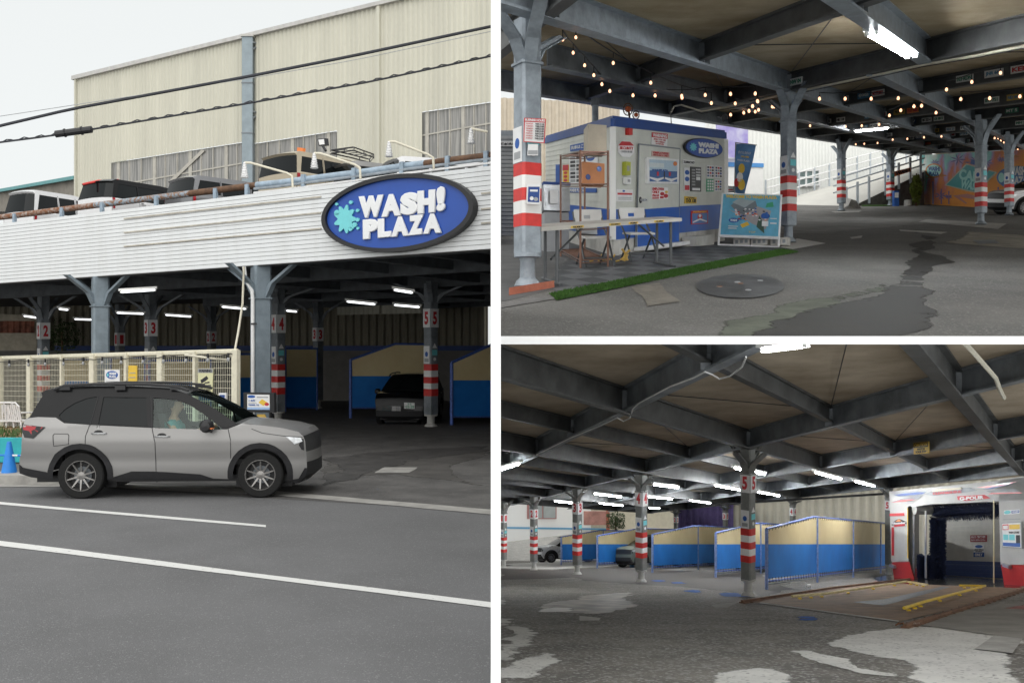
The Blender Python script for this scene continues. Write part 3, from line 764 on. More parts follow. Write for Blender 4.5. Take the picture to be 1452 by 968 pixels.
def otext(t, q, m=M_wht, th=.06):
    g = MB(); g.text(t, [opt(*p) for p in q], m, bold=.06, thick=th, bevel=.03)
    g.build('lettering', parent=os_, smooth=50)
M_ltr = mat('raised_white_letter', (.80, .81, .82), .45, var=.02)
for ch, x0, x1, yb, yt in (('W', 517, 552, 310, 279), ('A', 549, 577, 308.5, 277), ('S', 575.5, 601, 306.5, 274.5), ('H', 600, 625, 304, 271.5), ('!', 626.5, 639.5, 301.5, 266)):
    otext(ch, [(x0, yb + 1.3), (x1, yb - 1.3), (x1, yt - 1.3), (x0, yt + 1.3)], M_ltr)
for ch, x0, x1, yb, yt in (('P', 523, 545, 340, 312), ('L', 544, 563, 338, 311), ('A', 563, 588, 336.5, 308.5), ('Z', 587, 608.5, 334.5, 306.5), ('A', 608, 634, 332.5, 304.5)):
    otext(ch, [(x0, yb + 1), (x1, yb - 1), (x1, yt - 1), (x0, yt + 1)], M_ltr)
g = MB(); bc = (497.5, 312)
blob = [(math.cos(t) * (13 + 3 * math.cos(9 * t)), math.sin(t) * (17 + 3.5 * math.cos(9 * t))) for t in [2 * math.pi * i / 72 for i in range(72)]]
g.prism([opt(bc[0] + x, bc[1] + y) for x, y in blob], FZ.n * .04, M_cyan)
for bx, by, br in ((485.5, 291, 2.2), (505.5, 288.5, 2.6), (515, 300, 2.4), (515, 313, 2.8), (515.5, 325, 2.0), (505, 326, 3), (486, 303, 4), (511, 320, 3.5)):
    g.disc(opt(bx, by), uu * br * mpp, uv * br * mz, FZ.n * .04, M_cyan, 14)
g.build('splash_emblem', parent=os_)

# ---------------------------------------------------------------- deck slab and beams over the bays
ud = FZ.u; bdir = V(ud.y, -ud.x, 0); bdir = bdir if bdir.y > 0 else -bdir     # into the bays
dz_sl = V(0, 1, 0)
def deckpt(px, back, up=0.0):
    p = FZ.p(px, fz_bot(px)); return p + bdir * back + V(0, 0, up)
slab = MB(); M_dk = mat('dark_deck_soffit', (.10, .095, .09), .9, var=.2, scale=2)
slab.prism([deckpt(-700, .2, .5), deckpt(702, .2, .5), V(XE, 70, deckpt(702, 0).z + .5), V(-85, 80, deckpt(-260, 0).z + .5)], V(0, 0, .55), M_dk)  # slab carried on out of view at left to darken the bays
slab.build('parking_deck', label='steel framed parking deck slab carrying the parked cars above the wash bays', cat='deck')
bm_ = MB()
M_stdk = mat('dark_steel', (.09, .10, .11), .6, var=.25, scale=3)
for bk_ in (.3, 5, 10, 15, 20, 25):
    bm_.prism([deckpt(-200, bk_, 0), deckpt(702, bk_, 0), deckpt(702, bk_, .5), deckpt(-200, bk_, .5)], bdir * .22, M_stdk)
for px in (-20, 142, 250, 370, 470, 560, 640):
    p = deckpt(px, .5, .08); w_ = ud * .11
    bm_.prism([p - w_, p + w_, p + w_ + V(0, 0, .4), p - w_ + V(0, 0, .4)], bdir * 26, M_stdk)
bm_.build('deck_beams', label='dark steel beams under the parking deck above the wash bays', cat='beams')

def gable_brace(mb, top, d, m, L=.75, w=.07, zt=0.0):
    """curved knee brace from a column head up to the beam"""
    n = 5; pts = []
    for i in range(n + 1):
        t = i / n; pts.append(top + d * (.16 + L * t * t * .35 + L * t * .65) + V(0, 0, -.95 + .95 * t ** .8 + zt))
    mb.tube(pts, w, m, 4)
def column(A, px, Y, htop, w, label, group, m=M_steel, stripe=None, plates=None, rz=.0, collar=None, arms=None, base='plinth', plate_h=None, striph=None, hi=0.0, lean=None, stickers=True, L=.75, ax=None, pside=None):
    """octagonal-ish box column with collar, knee braces and a round base"""
    b = A.pxat(px, Y) if lean is None else lean
    t = thing('column', b, label, 'column', group)
    mb = MB(); h0 = .42 if base else 0; hw = w / 2; r = rz
    def sq(z, s=1.0, ch=.22):
        out = []
        for k in range(4):
            a = Matrix.Rotation(r + k * math.pi / 2, 3, 'Z')
            out.append(b + a @ V(hw * s, -hw * s * (1 - ch), 0) + V(0, 0, z)); out.append(b + a @ V(hw * s, hw * s * (1 - ch), 0) + V(0, 0, z))
        return out
    lo, top = sq(h0), sq(htop)
    mb.prism(lo, V(0, 0, htop - h0), m); mb.build('shaft', parent=t)
    if base:
        g = MB(); g.lathe(b, [(.001, .02), (w * .62, .02), (w * .52, .08), (w * .36, .12), (w * .34, .32), (w * .40, .36), (w * .62, .37), (w * .62, .42), (.001, .42)], M_con_l if base == 'plinth' else M_steel_l, 18)
        g.build('base_collar', parent=t, smooth=40)
    cz = collar if collar else htop - .95
    g = MB(); s1 = sq(cz, 1.18, .2); g.prism(s1, V(0, 0, .03), m); g.build('collar', parent=t)
    for k, d in enumerate(arms or (V(1, 0, 0), V(-1, 0, 0), V(0, 1, 0), V(0, -1, 0))):
        g = MB(); d = Vector(d)
        s_ = V(-d.y, d.x, 0) * .05
        p0 = b + V(0, 0, cz + .02) + d * hw; p1 = b + V(0, 0, htop) + d * (hw + L)
        mid = b + V(0, 0, cz + (htop - cz) * .45) + d * (hw + L * .22)
        g.prism([p0 - s_, mid - s_, p1 - s_, p1 - s_ - d * .14, mid - s_ - d * .10 + V(0, 0, .03), b + V(0, 0, cz + .02) - s_], s_ * 2, m)
        e = s_ * 1.6
        g.prism([p0 - e + d * .012, mid - e + d * .012, p1 - e + d * .012, p1 - e - d * .02, mid - e - d * .02, p0 - e - d * .02], e * 2, m)
        g.build('knee_brace', parent=t)
    if stripe:
        for i, (z0, z1) in enumerate(stripe):
            g = MB(); g.prism([p + V(0, 0, 0) for p in sq(z0, 1.03)], V(0, 0, z1 - z0), M_red if i % 2 == 0 else M_white); g.build('reflective_band', parent=t)
    faces = []
    for k in range(4):
        nn = Matrix.Rotation(r + k * math.pi / 2, 3, 'Z') @ V(1, 0, 0)
        if nn.dot((V(0, 0, 0) - V(b.x, b.y, 0)).normalized()) > .25: faces.append(nn)
    if plates:
        z = plate_h; s = w * .94
        for nn in faces:
            u = V(-nn.y, nn.x, 0)
            if u.x < 0: u = -u
            g = MB(); c = b + nn * (hw + .004) + V(0, 0, z)
            q = [c - u * s / 2 - V(0, 0, s * .9), c + u * s / 2 - V(0, 0, s * .9), c + u * s / 2 + V(0, 0, s * .9), c - u * s / 2 + V(0, 0, s * .9)]
            g.prism(q, nn * .01, M_wht); o = g.build('number_plate', parent=t)
            g = MB(); c2 = c + nn * .0125
            g.text(plates, [c2 - u * s * .26 - V(0, 0, s * .62), c2 + u * s * .26 - V(0, 0, s * .62), c2 + u * s * .26 + V(0, 0, s * .62), c2 - u * s * .26 + V(0, 0, s * .62)], M_redtx, bold=.04)
            g.build('numeral', parent=o)
    if stickers and stripe:
        z = stripe[-1][1]
        for i, nn in enumerate(faces):
            u = V(-nn.y, nn.x, 0); u = -u if u.x < 0 else u; c = b + nn * (hw + .004) + V(0, 0, z + w * .9); s = w * .8
            def qq(cz_, hh, ww=s): return [c - u * ww / 2 + V(0, 0, cz_ - hh), c + u * ww / 2 + V(0, 0, cz_ - hh), c + u * ww / 2 + V(0, 0, cz_ + hh), c - u * ww / 2 + V(0, 0, cz_ + hh)]
            g = MB()
            if i == 0 and (not faces[0].x > 0 or len(faces) == 1):
                g.prism(qq(-.02, w * .8), nn * .006, M_wht); g.disc(c + nn * .006 + V(0, 0, .0), u * s * .25, V(0, 0, s * .3), nn * .003, M_blue, 12)
                g.prism([p + nn * .006 for p in qq(-w * .55, w * .16, s * .7)], nn * .003, M_gry)
            else:
                g.prism([c + V(0, 0, w * 1.0), c - u * s * .35 + V(0, 0, w * .55), c + u * s * .35 + V(0, 0, w * .55)], nn * .006, M_wht)
                g.prism(qq(w * .15, w * .25, s * .75), nn * .006, M_cyan); g.disc(c + V(0, 0, -w * .45), u * s * .2, V(0, 0, s * .2), nn * .006, M_wht, 10)
            g.build('sticker', parent=t)
    return t
COLG = 'steel columns with red and white bands'
def lcol(px, w_px, pl, label, base_row=None, ph=None, st=True, collar_row=None, m=M_steel, rz=.78):
    Y = (F * LW.h / (base_row - 518)) if base_row else 660 / w_px
    w = w_px / F * Y * .80
    zt = deckpt(px, 0).z + .02; ht = zt - LW.gz(Y)
    def H(row): return CZ - (row - CY) / F * Y - LW.gz(Y)
    ch = H(collar_row) if collar_row else ht - 1.1
    sc = Y / 33.3
    bands = None
    if st:
        r0, r1 = (516, 561)
        hh = [H(518 + (r - 518) * 33.3 / Y) for r in (561, 551, 543, 534, 525, 516)]
        bands = [(hh[i], hh[i + 1]) for i in range(5)]
    return column(LW, px, Y, ht, w, label, COLG, m=m, stripe=bands, plates=pl, plate_h=H(518 - (518 - ph) * 1.0) if ph else None, rz=R(45) if rz else 0, collar=ch, L=1.1)
CUR[0] = A
lcol(611, 19.5, '5', 'banded column numbered 5 in front of the black car in the bay', 605, 451, True, 430)
lcol(394.5, 19, '4', 'banded column numbered 4 just behind the front blue grey column', 600, 459, True, 432)
lcol(62, 17, '2', 'dark column numbered 2 at the far left behind the cream fence', None, 469, True, 455)
lcol(214, 17, '3', 'dark column numbered 3 behind the middle of the fence', None, 465, True, 452)
lcol(170, 13.5, '1', 'thin dark column numbered 1 deep in the bays', None, 481, False, 465)
lcol(300, 12.5, '2', 'thin dark column numbered 2 deep in the bays above the warning sign', None, 478, False, 460)
lcol(451, 14, '3', 'thin dark column numbered 3 deep beside the yellow and blue screen', None, 474, False, 457)
for px, wv, cr, lb in ((142.5, 22, 435, 'blue grey front column rising behind the cream fence'), (370, 24.5, 424, 'blue grey front column with a white downpipe and a small board')):
    Y = FZ.Y(px) + .3; zt = deckpt(px, 0).z; g = LW.gz(Y)
    column(LW, px, Y, zt - g, wv / F * Y, lb, None, m=M_steel_b, rz=ud.angle(V(1, 0, 0)) * 1.0, collar=CZ - (cr - CY) / F * Y - g, arms=(ud, -ud, -bdir), L=.9)
# downpipe
g = MB(); Y = FZ.Y(358) - .15
g.tube([P(346, 378, Y), P(348, 395, Y), P(357.5, 412, Y), P(358.5, 425, Y), P(358.5, 610, Y)], .045, M_wht, 10)
g.tube([P(356, 459, Y - .06), P(364, 459, Y - .06)], .02, M_black, 6)
g.build('downpipe', label='white downpipe running down the front column', cat='pipe', smooth=40)
g = MB(); g.tube([P(346, 378, Y - .3), P(344, 430, Y - .3), P(338, 470, Y - .4), P(333, 497, Y - .6), P(322, 510, Y - .7), P(300, 508, Y - .7), P(262, 503, Y - .7)], .028, M_cream, 6)
g.build('cable', label='cream cable hanging from the deck to the fence top', cat='cable', smooth=40)
# deep back wall of the bays
M_dkw = mat('shade_wall_dark', (.06, .06, .06), .9, var=.2)  # plain dark colour of the added wall that shades the bays
bw = thing('back_wall', V(-20, 60, LW.gz(60)), 'corrugated cream wall with blue band at the back of the bays', 'wall')
Yb = 58; g = MB()
def corr(mb, p0, p1, zt, zb_, pitch, dep, m, nrm):
    L = (p1 - p0).length; u = (p1 - p0).normalized(); n = max(1, int(L / pitch))
    vs = []
    for i in range(n * 4 + 1):
        s = i / 4 * pitch; o = (0, dep, dep, 0)[i % 4]
        q = p0 + u * min(L, s); q = q + nrm * o
        vs.append(V(q.x, q.y, zb_(q) if callable(zb_) else zb_)); vs.append(V(q.x, q.y, zt(q) if callable(zt) else zt))
    mb.add(vs, [(2 * i, 2 * i + 2, 2 * i + 3, 2 * i + 1) for i in range(n * 4)], m)
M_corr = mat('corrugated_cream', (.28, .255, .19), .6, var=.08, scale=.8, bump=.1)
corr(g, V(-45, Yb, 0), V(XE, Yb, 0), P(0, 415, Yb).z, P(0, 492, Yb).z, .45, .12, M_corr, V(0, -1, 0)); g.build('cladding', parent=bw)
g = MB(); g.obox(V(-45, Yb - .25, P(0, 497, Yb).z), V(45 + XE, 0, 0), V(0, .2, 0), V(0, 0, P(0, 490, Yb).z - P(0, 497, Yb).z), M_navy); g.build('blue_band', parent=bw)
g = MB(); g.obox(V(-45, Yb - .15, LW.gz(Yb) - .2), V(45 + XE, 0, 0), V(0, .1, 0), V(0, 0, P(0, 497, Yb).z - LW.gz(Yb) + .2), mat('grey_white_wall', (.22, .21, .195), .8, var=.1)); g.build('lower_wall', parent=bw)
g = MB(); g.obox(V(XE - .035, 21.5, LW.gz(60) - .5), V(.03, 0, 0), V(0, 36.2, 0), V(0, 0, 6.6), M_dkw)  # added wall, seen edge-on, blocks light entering the bays from the right
g.build('added_shade_wall', label='dark edge-on wall added to keep light out of the bays at right', cat='wall')
# brown shed and shrub seen at far left through the bay
g = MB(); pl = VP(-60, 50, 60, 50); 
g.prism([pl.p(-80, 497), pl.p(52, 497), pl.p(52, 448), pl.p(-80, 440)], V(0, 2, 0), mat('pale_shed_wall', (.42, .38, .30), .8, var=.2, scale=2))
sh = g.build('shed', label='shed with rusty red corrugated panel seen through the bays at far left', cat='shed')
g = MB(); corr(g, pl.p(-60, 480, .1), pl.p(52, 480, .1), P(0, 455, 50).z, P(0, 472, 50).z, .3, .06, mat('rusty_red_sheet', (.22, .08, .05), .8, var=.5, scale=3), V(0, -1, 0)); g.build('rusty_panel', parent=sh)
def leafblob(mb, c, rx, ry, rz_, n, s, m, seed):
    rnd = random.Random(seed)
    for i in range(n):
        while True:
            p = V(rnd.uniform(-1, 1), rnd.uniform(-1, 1), rnd.uniform(-1, 1))
            if p.length < 1 and rnd.random() < .35 + p.length * .65: break
        k = 1 + .25 * math.sin(p.x * 5 + seed) * math.cos(p.z * 6)
        q = c + V(p.x * rx * k, p.y * ry, p.z * rz_ * k); a = rnd.uniform(0, 6.28); b_ = rnd.uniform(-1, 1)
        d = V(math.cos(a), math.sin(a), b_) * s * rnd.uniform(.5, 1.3); e_ = V(-math.sin(a), math.cos(a), rnd.uniform(-.6, .6)) * s * .45
        mb.add([q - d, q + e_, q + d, q - e_], [(0, 1, 2, 3)], m)
M_leaf = mat('leaf_green', (.05, .085, .025), .6, var=.45, scale=3)
sb = thing('shrub', V(P(88, 497, 46).x, 46, P(88, 497, 46).z), 'leafy green shrub growing behind the bays at left', 'shrub')
g = MB(); leafblob(g, P(90, 476, 46), .85, .6, .75, 1400, .06, M_leaf, 3); g.build('foliage', parent=sb)
g = MB(); g.tube([P(88, 497, 46), P(88, 470, 46)], .05, M_rustbr, 6); g.build('trunk', parent=sb)

# bay screens seen from the street
def lscreen(x0, Y, x1, top, mid, bot, base, label, prof=None, posts=True):
    pl = VP(x0, Y, x1, Y * 1.03)
    t = thing('bay_screen', pl.p((x0 + x1) / 2, base), label, 'screen', 'yellow and blue screens between the wash bays')
    g = MB(); pts = prof or [(x0, top), (x1, top)]
    g.prism([pl.p(x0, mid), pl.p(x1, mid)] + [pl.p(x, y) for x, y in pts[::-1]], pl.n * .04, M_ybay); g.build('upper_panel', parent=t)
    g = MB(); g.prism([pl.p(x0, bot), pl.p(x1, bot), pl.p(x1, mid), pl.p(x0, mid)], pl.n * .04, M_bbay); g.build('lower_panel', parent=t)
    g = MB(); g.tube([pl.p(x, y - .8, .02) for x, y in pts], .05, M_bpole, 6)
    g.tube([pl.p(x0, pts[0][1] - 1, .02), pl.p(x0, base, .02)], .06, M_bpole, 8); g.tube([pl.p(x1 - 1, pts[-1][1], .02), pl.p(x1 - 1, base - 4, .02)], .05, M_bpole, 8)
    g.tube([pl.p(x0, bot + 1, .02), pl.p(x1, bot + 1, .02)], .035, M_bpole, 6); g.build('frame', parent=t)
lscreen(497, 38.8, 606, 489, 533, 577, 600, 'yellow and blue screen left of the black car, post at its near end', [(497, 511), (560, 488.5), (606, 489)])
lscreen(640, 33.0, 700, 489, 539, 589.5, 602, 'yellow and blue screen right of column 5 beside the partition wall', [(640, 515), (700, 488)])
lscreen(404, 44, 450, 495, 534, 577, 585, 'dim yellow and blue screen behind column 4')
lscreen(330, 41, 389, 503, 535, 578, 590, 'dim yellow and blue screen behind the small board')
lscreen(156, 34, 206, 508, 540, 566, 585, 'yellow and blue screen behind the fence beside the yellow panel')
lscreen(88, 36, 156, 510, 540, 566, 585, 'yellow and blue screen behind the left part of the fence')
lscreen(212, 37, 300, 512, 541, 568, 585, 'yellow and blue screen behind the right half of the fence')
# black car in the bay
M_blkcar = mat('black_car_paint', (.012, .012, .014), .15, .3, var=.05, coat=1.0)
Yc = 34.1
bc_ = make_car('parked_car', 'black SUV parked nose out in the bay behind column 5', SUV, M_blkcar, M_blkcar, M_clad, M_rim, V((582 - CX) / F * (Yc + 2), Yc + 2.2, LW.gz(Yc + 2)), R(-96), 0, scale=1.0)
g = MB(); plf = VP(570, Yc - .35, 600, Yc - .35)
g2_ = sign('number_plate', None, None, plf, [(573, 570.5), (588, 571), (588, 579.5), (573, 579)], M_wht, [('35', (.3, .62, .7, .95), M_grn), ('•33-29', (.06, .08, .94, .55), M_grn, .02)], th=.01, off=0)
g2_['label'] = 'white number plate on the black SUV in the bay'; g2_.name = 'number_plate'
mw = g2_.location.copy(); g2_.parent = bc_; g2_.matrix_parent_inverse = bc_.matrix_basis.inverted()
if 'category' in g2_: del g2_['category']

def fluor(A, p0, p1, label, group, tubes=1, w=.10, r=.022, L=None):
    d = (p1 - p0).normalized(); s = V(-d.y, d.x, 0).normalized()
    t = thing('strip_light', (p0 + p1) / 2, label, 'light', group)
    g = MB(); o = p0 - s * w / 2 - d * .06; o.z += .03
    g.obox(o, (p1 - p0) + d * .12, s * w, V(0, 0, .06), M_white); g.build('housing', parent=t)
    for k in range(tubes):
        off = s * ((k - (tubes - 1) / 2) * w * .55)
        g = MB(); g.tube([p0 + off, p1 + off], r, M_tube if A is LW else (M_tube_up if A is TW else M_tube_hall), 8); g.build('tube', parent=t, smooth=50)
        
        for pe in (p0, p1): g = MB(); g.box(pe + off, (.05, .05, .06), M_white); g.build('lamp_holder', parent=t)
    return t
for i, (x0, y0, x1, y1, lb) in enumerate([(172, 414, 220, 411, 'nearest strip light right of the left front column'), (166, 443.5, 204, 445, 'strip light below the nearest one in the left bays'), (235, 446.5, 271, 449, 'strip light above the thin column 2'),
        (106, 452.5, 133, 453.5, 'strip light just left of the left front column'), (34, 448, 52, 450.5, 'strip light above the rusty red panel'), (315, 435, 349, 438, 'strip light beside the hanging cream cable'), (406, 440.5, 421, 442, 'short strip light right of column 4'),
        (492, 427.5, 532, 431.5, 'strip light in the middle of the dark bay'), (559, 411, 585, 415, 'highest strip light left of column 5'), (559, 432.5, 595, 435.5, 'strip light left of the head of column 5'), (84, 438, 97, 439.5, 'short strip light above the shrub')]):
    Ya = F * 1.95 / (518 - y0)
    Ya = min(Ya, 50); Ybb = Ya * (1.0 if abs(y1 - y0) < 5 else 1)
    fluor(A, P(x0, y0, Ya), P(x1, y1, Ybb), lb, 'strip lights under the street deck', r=.03)

# ---------------------------------------------------------------- cream mesh fence
FF = VP(0, 30.1, 337, 22.7)
def fr(px): return 507.5 + (498 - 507.5) * px / 337.0
def fb(px): return 614 + (640 - 614) * px / 337.0
fence = thing('mesh_fence', FF.p(170, fb(170)), 'cream steel mesh fence with string lights along the pavement', 'fence')
M_fc = mat('cream_fence_paint', (.72, .68, .54), .5, var=.08, scale=8)
g = MB(); g.tube([FF.p(-60, fr(-60)), FF.p(337, fr(337))], .06, M_fc, 6); g.tube([FF.p(-60, fb(-60) - 2), FF.p(337, fb(337) - 2)], .04, M_fc, 6); g.build('rail', parent=fence)
for px, r in ((3.7, .05), (44.6, .11), (90.5, .045), (134, .12), (182, .05), (230.5, .11), (279.5, .05), (337, .10)):
    g = MB(); c = FF.p(px, fr(px) - 2); b = FF.p(px, fb(px)); g.obox(b - FF.u * r - FF.n * -.0, FF.u * 2 * r, FF.n * .1, c - b, M_fc); g.build('post', parent=fence)
g = MB(); a, b = FF.p(-60, 500), FF.p(337, 500); L = (b - a).length; n = int(L / .085)
for i in range(n):
    q = a + (b - a) * (i / n); px = CX + q.x / q.y * F
    z0 = CZ - (fb(px) - CY) / F * q.y; z1 = CZ - (fr(px) - CY) / F * q.y
    g.obox(V(q.x, q.y, z0) + FF.n * .03, FF.u * .008, FF.n * .008, V(0, 0, z1 - z0), M_fc)
for k in range(15):
    t = (k + .5) / 15; g.tube([FF.p(-60, fr(-60) * (1 - t) + fb(-60) * t, .03), FF.p(337, fr(337) * (1 - t) + fb(337) * t, .03)], .006, M_fc, 4)
g.build('wire_mesh', parent=fence)
g = MB(); pts = []
for i in range(24):
    px = -10 + i * 15; pts.append(FF.p(px, fr(px) + 3 + 3 * abs(math.sin(i * 1.1)), .12))
g.tube(pts, .012, M_black, 4); sl = g.build('string_light', label='black string of unlit bulbs hanging along the cream fence', cat='string light')
for px in (20, 47, 71, 97, 125, 152, 179, 210, 239, 271, 302, 331):
    g = MB(); c = FF.p(px, fr(px) + 7, .14); g.tube([c + V(0, 0, .08), c - V(0, 0, .02)], .028, M_black, 6); g.lathe(c - V(0, 0, .13), [(.001, 0), (.035, .03), (.04, .07), (.02, .11)], M_gry, 8); g.build('bulb', parent=sl)
sign('fence_sign', 'white square sign with blue oval WASH PLAZA logo on the fence', 'sign', FF, [(152.5, 524), (173.5, 524), (173.5, 543), (152.5, 543)], M_wht,
     [('o', (.1, .32, .9, .92), M_blue), ('WASH!', (.32, .62, .8, .82), M_wht, .05), ('PLAZA', (.34, .4, .78, .58), M_wht, .05), ('o', (.16, .5, .28, .75), M_cyan), ('#', (.1, .12, .9, .16), M_gry)], off=.06)
sign('fence_sign', 'yellow upright sign hanging on the fence left of the warning sign', 'sign', FF, [(186, 518), (198, 518), (198, 547), (186, 547)], M_yel, [('#', (.15, .62, .85, .66), M_gry), ('#', (.15, .4, .85, .44), M_gry)], off=.06)
sign('warning_sign', 'pale WARNING camera surveillance sign on the right end of the fence', 'sign', FF, [(285, 522.5), (306, 522.5), (305, 558.5), (284.5, 558.5)], flat('pale_yellow', (.70, .68, .42)),
     [('#', (.0, .84, 1, 1), M_gry), ('WARNING', (.06, .86, .94, .98), M_blk, .03), ('p', 0, M_blk, [(.18, .55), (.6, .72), (.72, .62), (.62, .56), (.26, .42)]), ('p', 0, M_blk, [(.45, .46), (.8, .5), (.8, .44), (.5, .42)]),
      ('THESE PREMISES', (.08, .31, .92, .37), M_blk, .02), ('ARE UNDER', (.2, .23, .8, .29), M_blk, .02), ('24 HOUR VIDEO', (.1, .15, .9, .21), M_blk, .02), ('SURVEILLANCE', (.08, .06, .92, .12), M_blk, .02)], off=.06)
sign('notice_board', 'small white leaflet holder with dark picture at the right fence post', 'notice', FF, [(316, 556.5), (326, 556.5), (325, 575), (315.5, 575)], M_wht, [('#', (.12, .12, .88, .85), M_navy), ('o', (.3, .4, .7, .7), M_gry)], off=.06, th=.05)
PB = VP(340, 22.6, 395, 21.6)
ad = sign('display_board', 'dark framed price board with white poster standing at the front column', 'board', PB, [(349, 556), (392.5, 556.5), (393, 584.5), (349.5, 584)], M_black,
     [('#', (.13, .14, .86, .9), M_wht), ('o', (.14, .72, .4, .87), M_blue), ('#', (.45, .74, .82, .80), M_gry), ('p', 0, M_yel, [(.50, .5), (.62, .68), (.80, .5), (.66, .34)]), ('A 無料', (.17, .56, .40, .64), M_blue, .02), ('#', (.17, .46, .44, .49), M_gry), ('o', (.70, .34, .84, .5), M_redtx),
      ('TUNNEL ￥0', (.17, .34, .52, .42), M_blue, .02), ('#', (.13, .14, .86, .26), flat('pale_blue', (.35, .5, .75)))], th=.06)
g = MB()
for x in (357, 384): g.obox(PB.p(x, 622), PB.u * .05, PB.n * .05, V(0, 0, PB.p(x, 584).z - PB.p(x, 622).z), M_black)
g.prism([PB.p(362, 597), PB.p(380, 597), PB.p(376, 587), PB.p(366, 587)], PB.n * .02, M_gold); g.build('stand', parent=ad)
# white plastic chair
ch = A.pxat(29, 26.5); pch = thing('plastic_chair', ch, 'white plastic garden chair behind the fence at far left', 'chair')
def garden_chair(t, b, rz):
    r = Matrix.Rotation(rz, 3, 'Z')
    def q(x, y, z): return b + r @ V(x, y, z)
    g = MB(); g.prism([q(-.25, -.24, .42), q(.25, -.24, .42), q(.25, .24, .42), q(-.25, .24, .42)], V(0, 0, .03), M_wht); g.build('seat', parent=t)
    g = MB()
    for i in range(7): x = -.2 + i * .065; g.prism([q(x, .22, .45), q(x + .04, .22, .45), q(x * 1.1 + .04, .32, .88), q(x * 1.1, .32, .88)], r @ V(0, .015, 0), M_wht)
    g.tube([q(-.25, .22, .45), q(-.27, .32, .84), q(-.18, .34, .93), q(.18, .34, .93), q(.27, .32, .84), q(.25, .22, .45)], .022, M_wht, 6); g.build('backrest', parent=t)
    for sx in (-1, 1):
        g = MB(); g.tube([q(sx * .26, .26, .66), q(sx * .29, 0, .66), q(sx * .28, -.22, .64), q(sx * .26, -.24, .42)], .025, M_wht, 6); g.build('armrest', parent=t)
        for sy in (-1, 1):
            g = MB(); g.tube([q(sx * .24, sy * .22, .42), q(sx * .28, sy * .27, 0)], .025, M_wht, 6); g.build('leg', parent=t)
garden_chair(pch, ch + V(0, 0, .15), R(160))
c2_ = thing('plastic_chair', A.pxat(6, 26.5), 'white plastic garden chair partly cut by the left picture edge', 'chair'); garden_chair(c2_, A.pxat(6, 26.5, .15), R(200))

# ---------------------------------------------------------------- railing along the deck edge
rp = [(-40, 309), (0, 304.6), (120, 289), (255, 272), (350, 260), (380, 257), (430, 250.5), (511, 240), (565, 232), (590, 229), (640, 222.5), (702, 215)]
M_pipeb = mat('blue_grey_pipe', (.30, .38, .46), .5, var=.2, scale=6)
rl = thing('deck_railing', FZ.p(340, fz_top(340)), 'rusting blue grey pipe railing along the top of the fascia', 'railing')
def rl_seg(a, b, m, r=.085):
    g = MB(); g.tube([FZ.p(x, y, -.35) for x, y in rp if a <= x <= b], r, m, 10); g.build('pipe', parent=rl, smooth=40)
rl_seg(-40, 120, M_rust); rl_seg(120, 255, mat('flaking_pipe', (.28, .33, .38), .7, var=0, scale=12, col2=(.22, .12, .07), lo=.45, hi=.55)); rl_seg(255, 350, M_rustbr); rl_seg(350, 590, M_pipeb); rl_seg(590, 702, M_rustbr)
for px in (10, 77, 134, 211, 295, 340, 420, 492, 560, 625, 680):
    g = MB(); y0 = [304 - (px * .1265)][0]; Y = fz_top(px)
    g.obox(FZ.p(px - 2.5, Y + 2, -.30), FZ.u * .10, FZ.n * .08, V(0, 0, .34 if px < 350 else .40), M_pipeb); g.build('bracket', parent=rl)
for dy in (6, 12):
    g = MB(); g.tube([FZ.p(x, y + dy, -.25) for x, y in rp if x >= 350], .035, M_steel_l if dy == 6 else M_wht, 6); g.build('rail', parent=rl)
# coil lamps
for i, (bx, by, ax, ay, lb) in enumerate([(366, 246, 416, 262, 'leftmost white finned lamp on a bent arm above the fascia'), (464, 233, 512, 250, 'white finned lamp in front of the tan off-roader'), (569, 217, 616, 236, 'white finned lamp left of the oval sign right end, above the white car'), (684, 199, 702, 225, 'white finned lamp at the partition wall')]):
    c = FZ.p(bx, by, .45); t = thing('sign_lamp', c, lb, 'lamp', 'white lamps over the fascia')
    g = MB(); m_ = FZ.Y(bx) / F
    pr = [(.001, 12 * m_)]
    for k in range(9):
        z = 11 - k * 2.4; r = 2.6 + k * .42; pr += [(r * m_ * .72, z * m_), (r * m_, (z - 1.1) * m_), (r * m_ * .72, (z - 2.1) * m_)]
    pr += [(.001, -11 * m_)]
    g.lathe(c, pr, M_wht, 16); g.build('shade', parent=t, smooth=30)
    g = MB(); g.tube([c + V(0, 0, 11 * m_), FZ.p(bx + 6, by - 11.5, .4), FZ.p(ax - 7, ay - 16, .05), FZ.p(ax - 1, ay - 12, .02), FZ.p(ax, ay + 4, .02)] if ax < 700 else [c + V(0, 0, 11 * m_), FZ.p(ax, by - 8, .3)], .028, M_cream, 8); g.build('arm', parent=t, smooth=40)

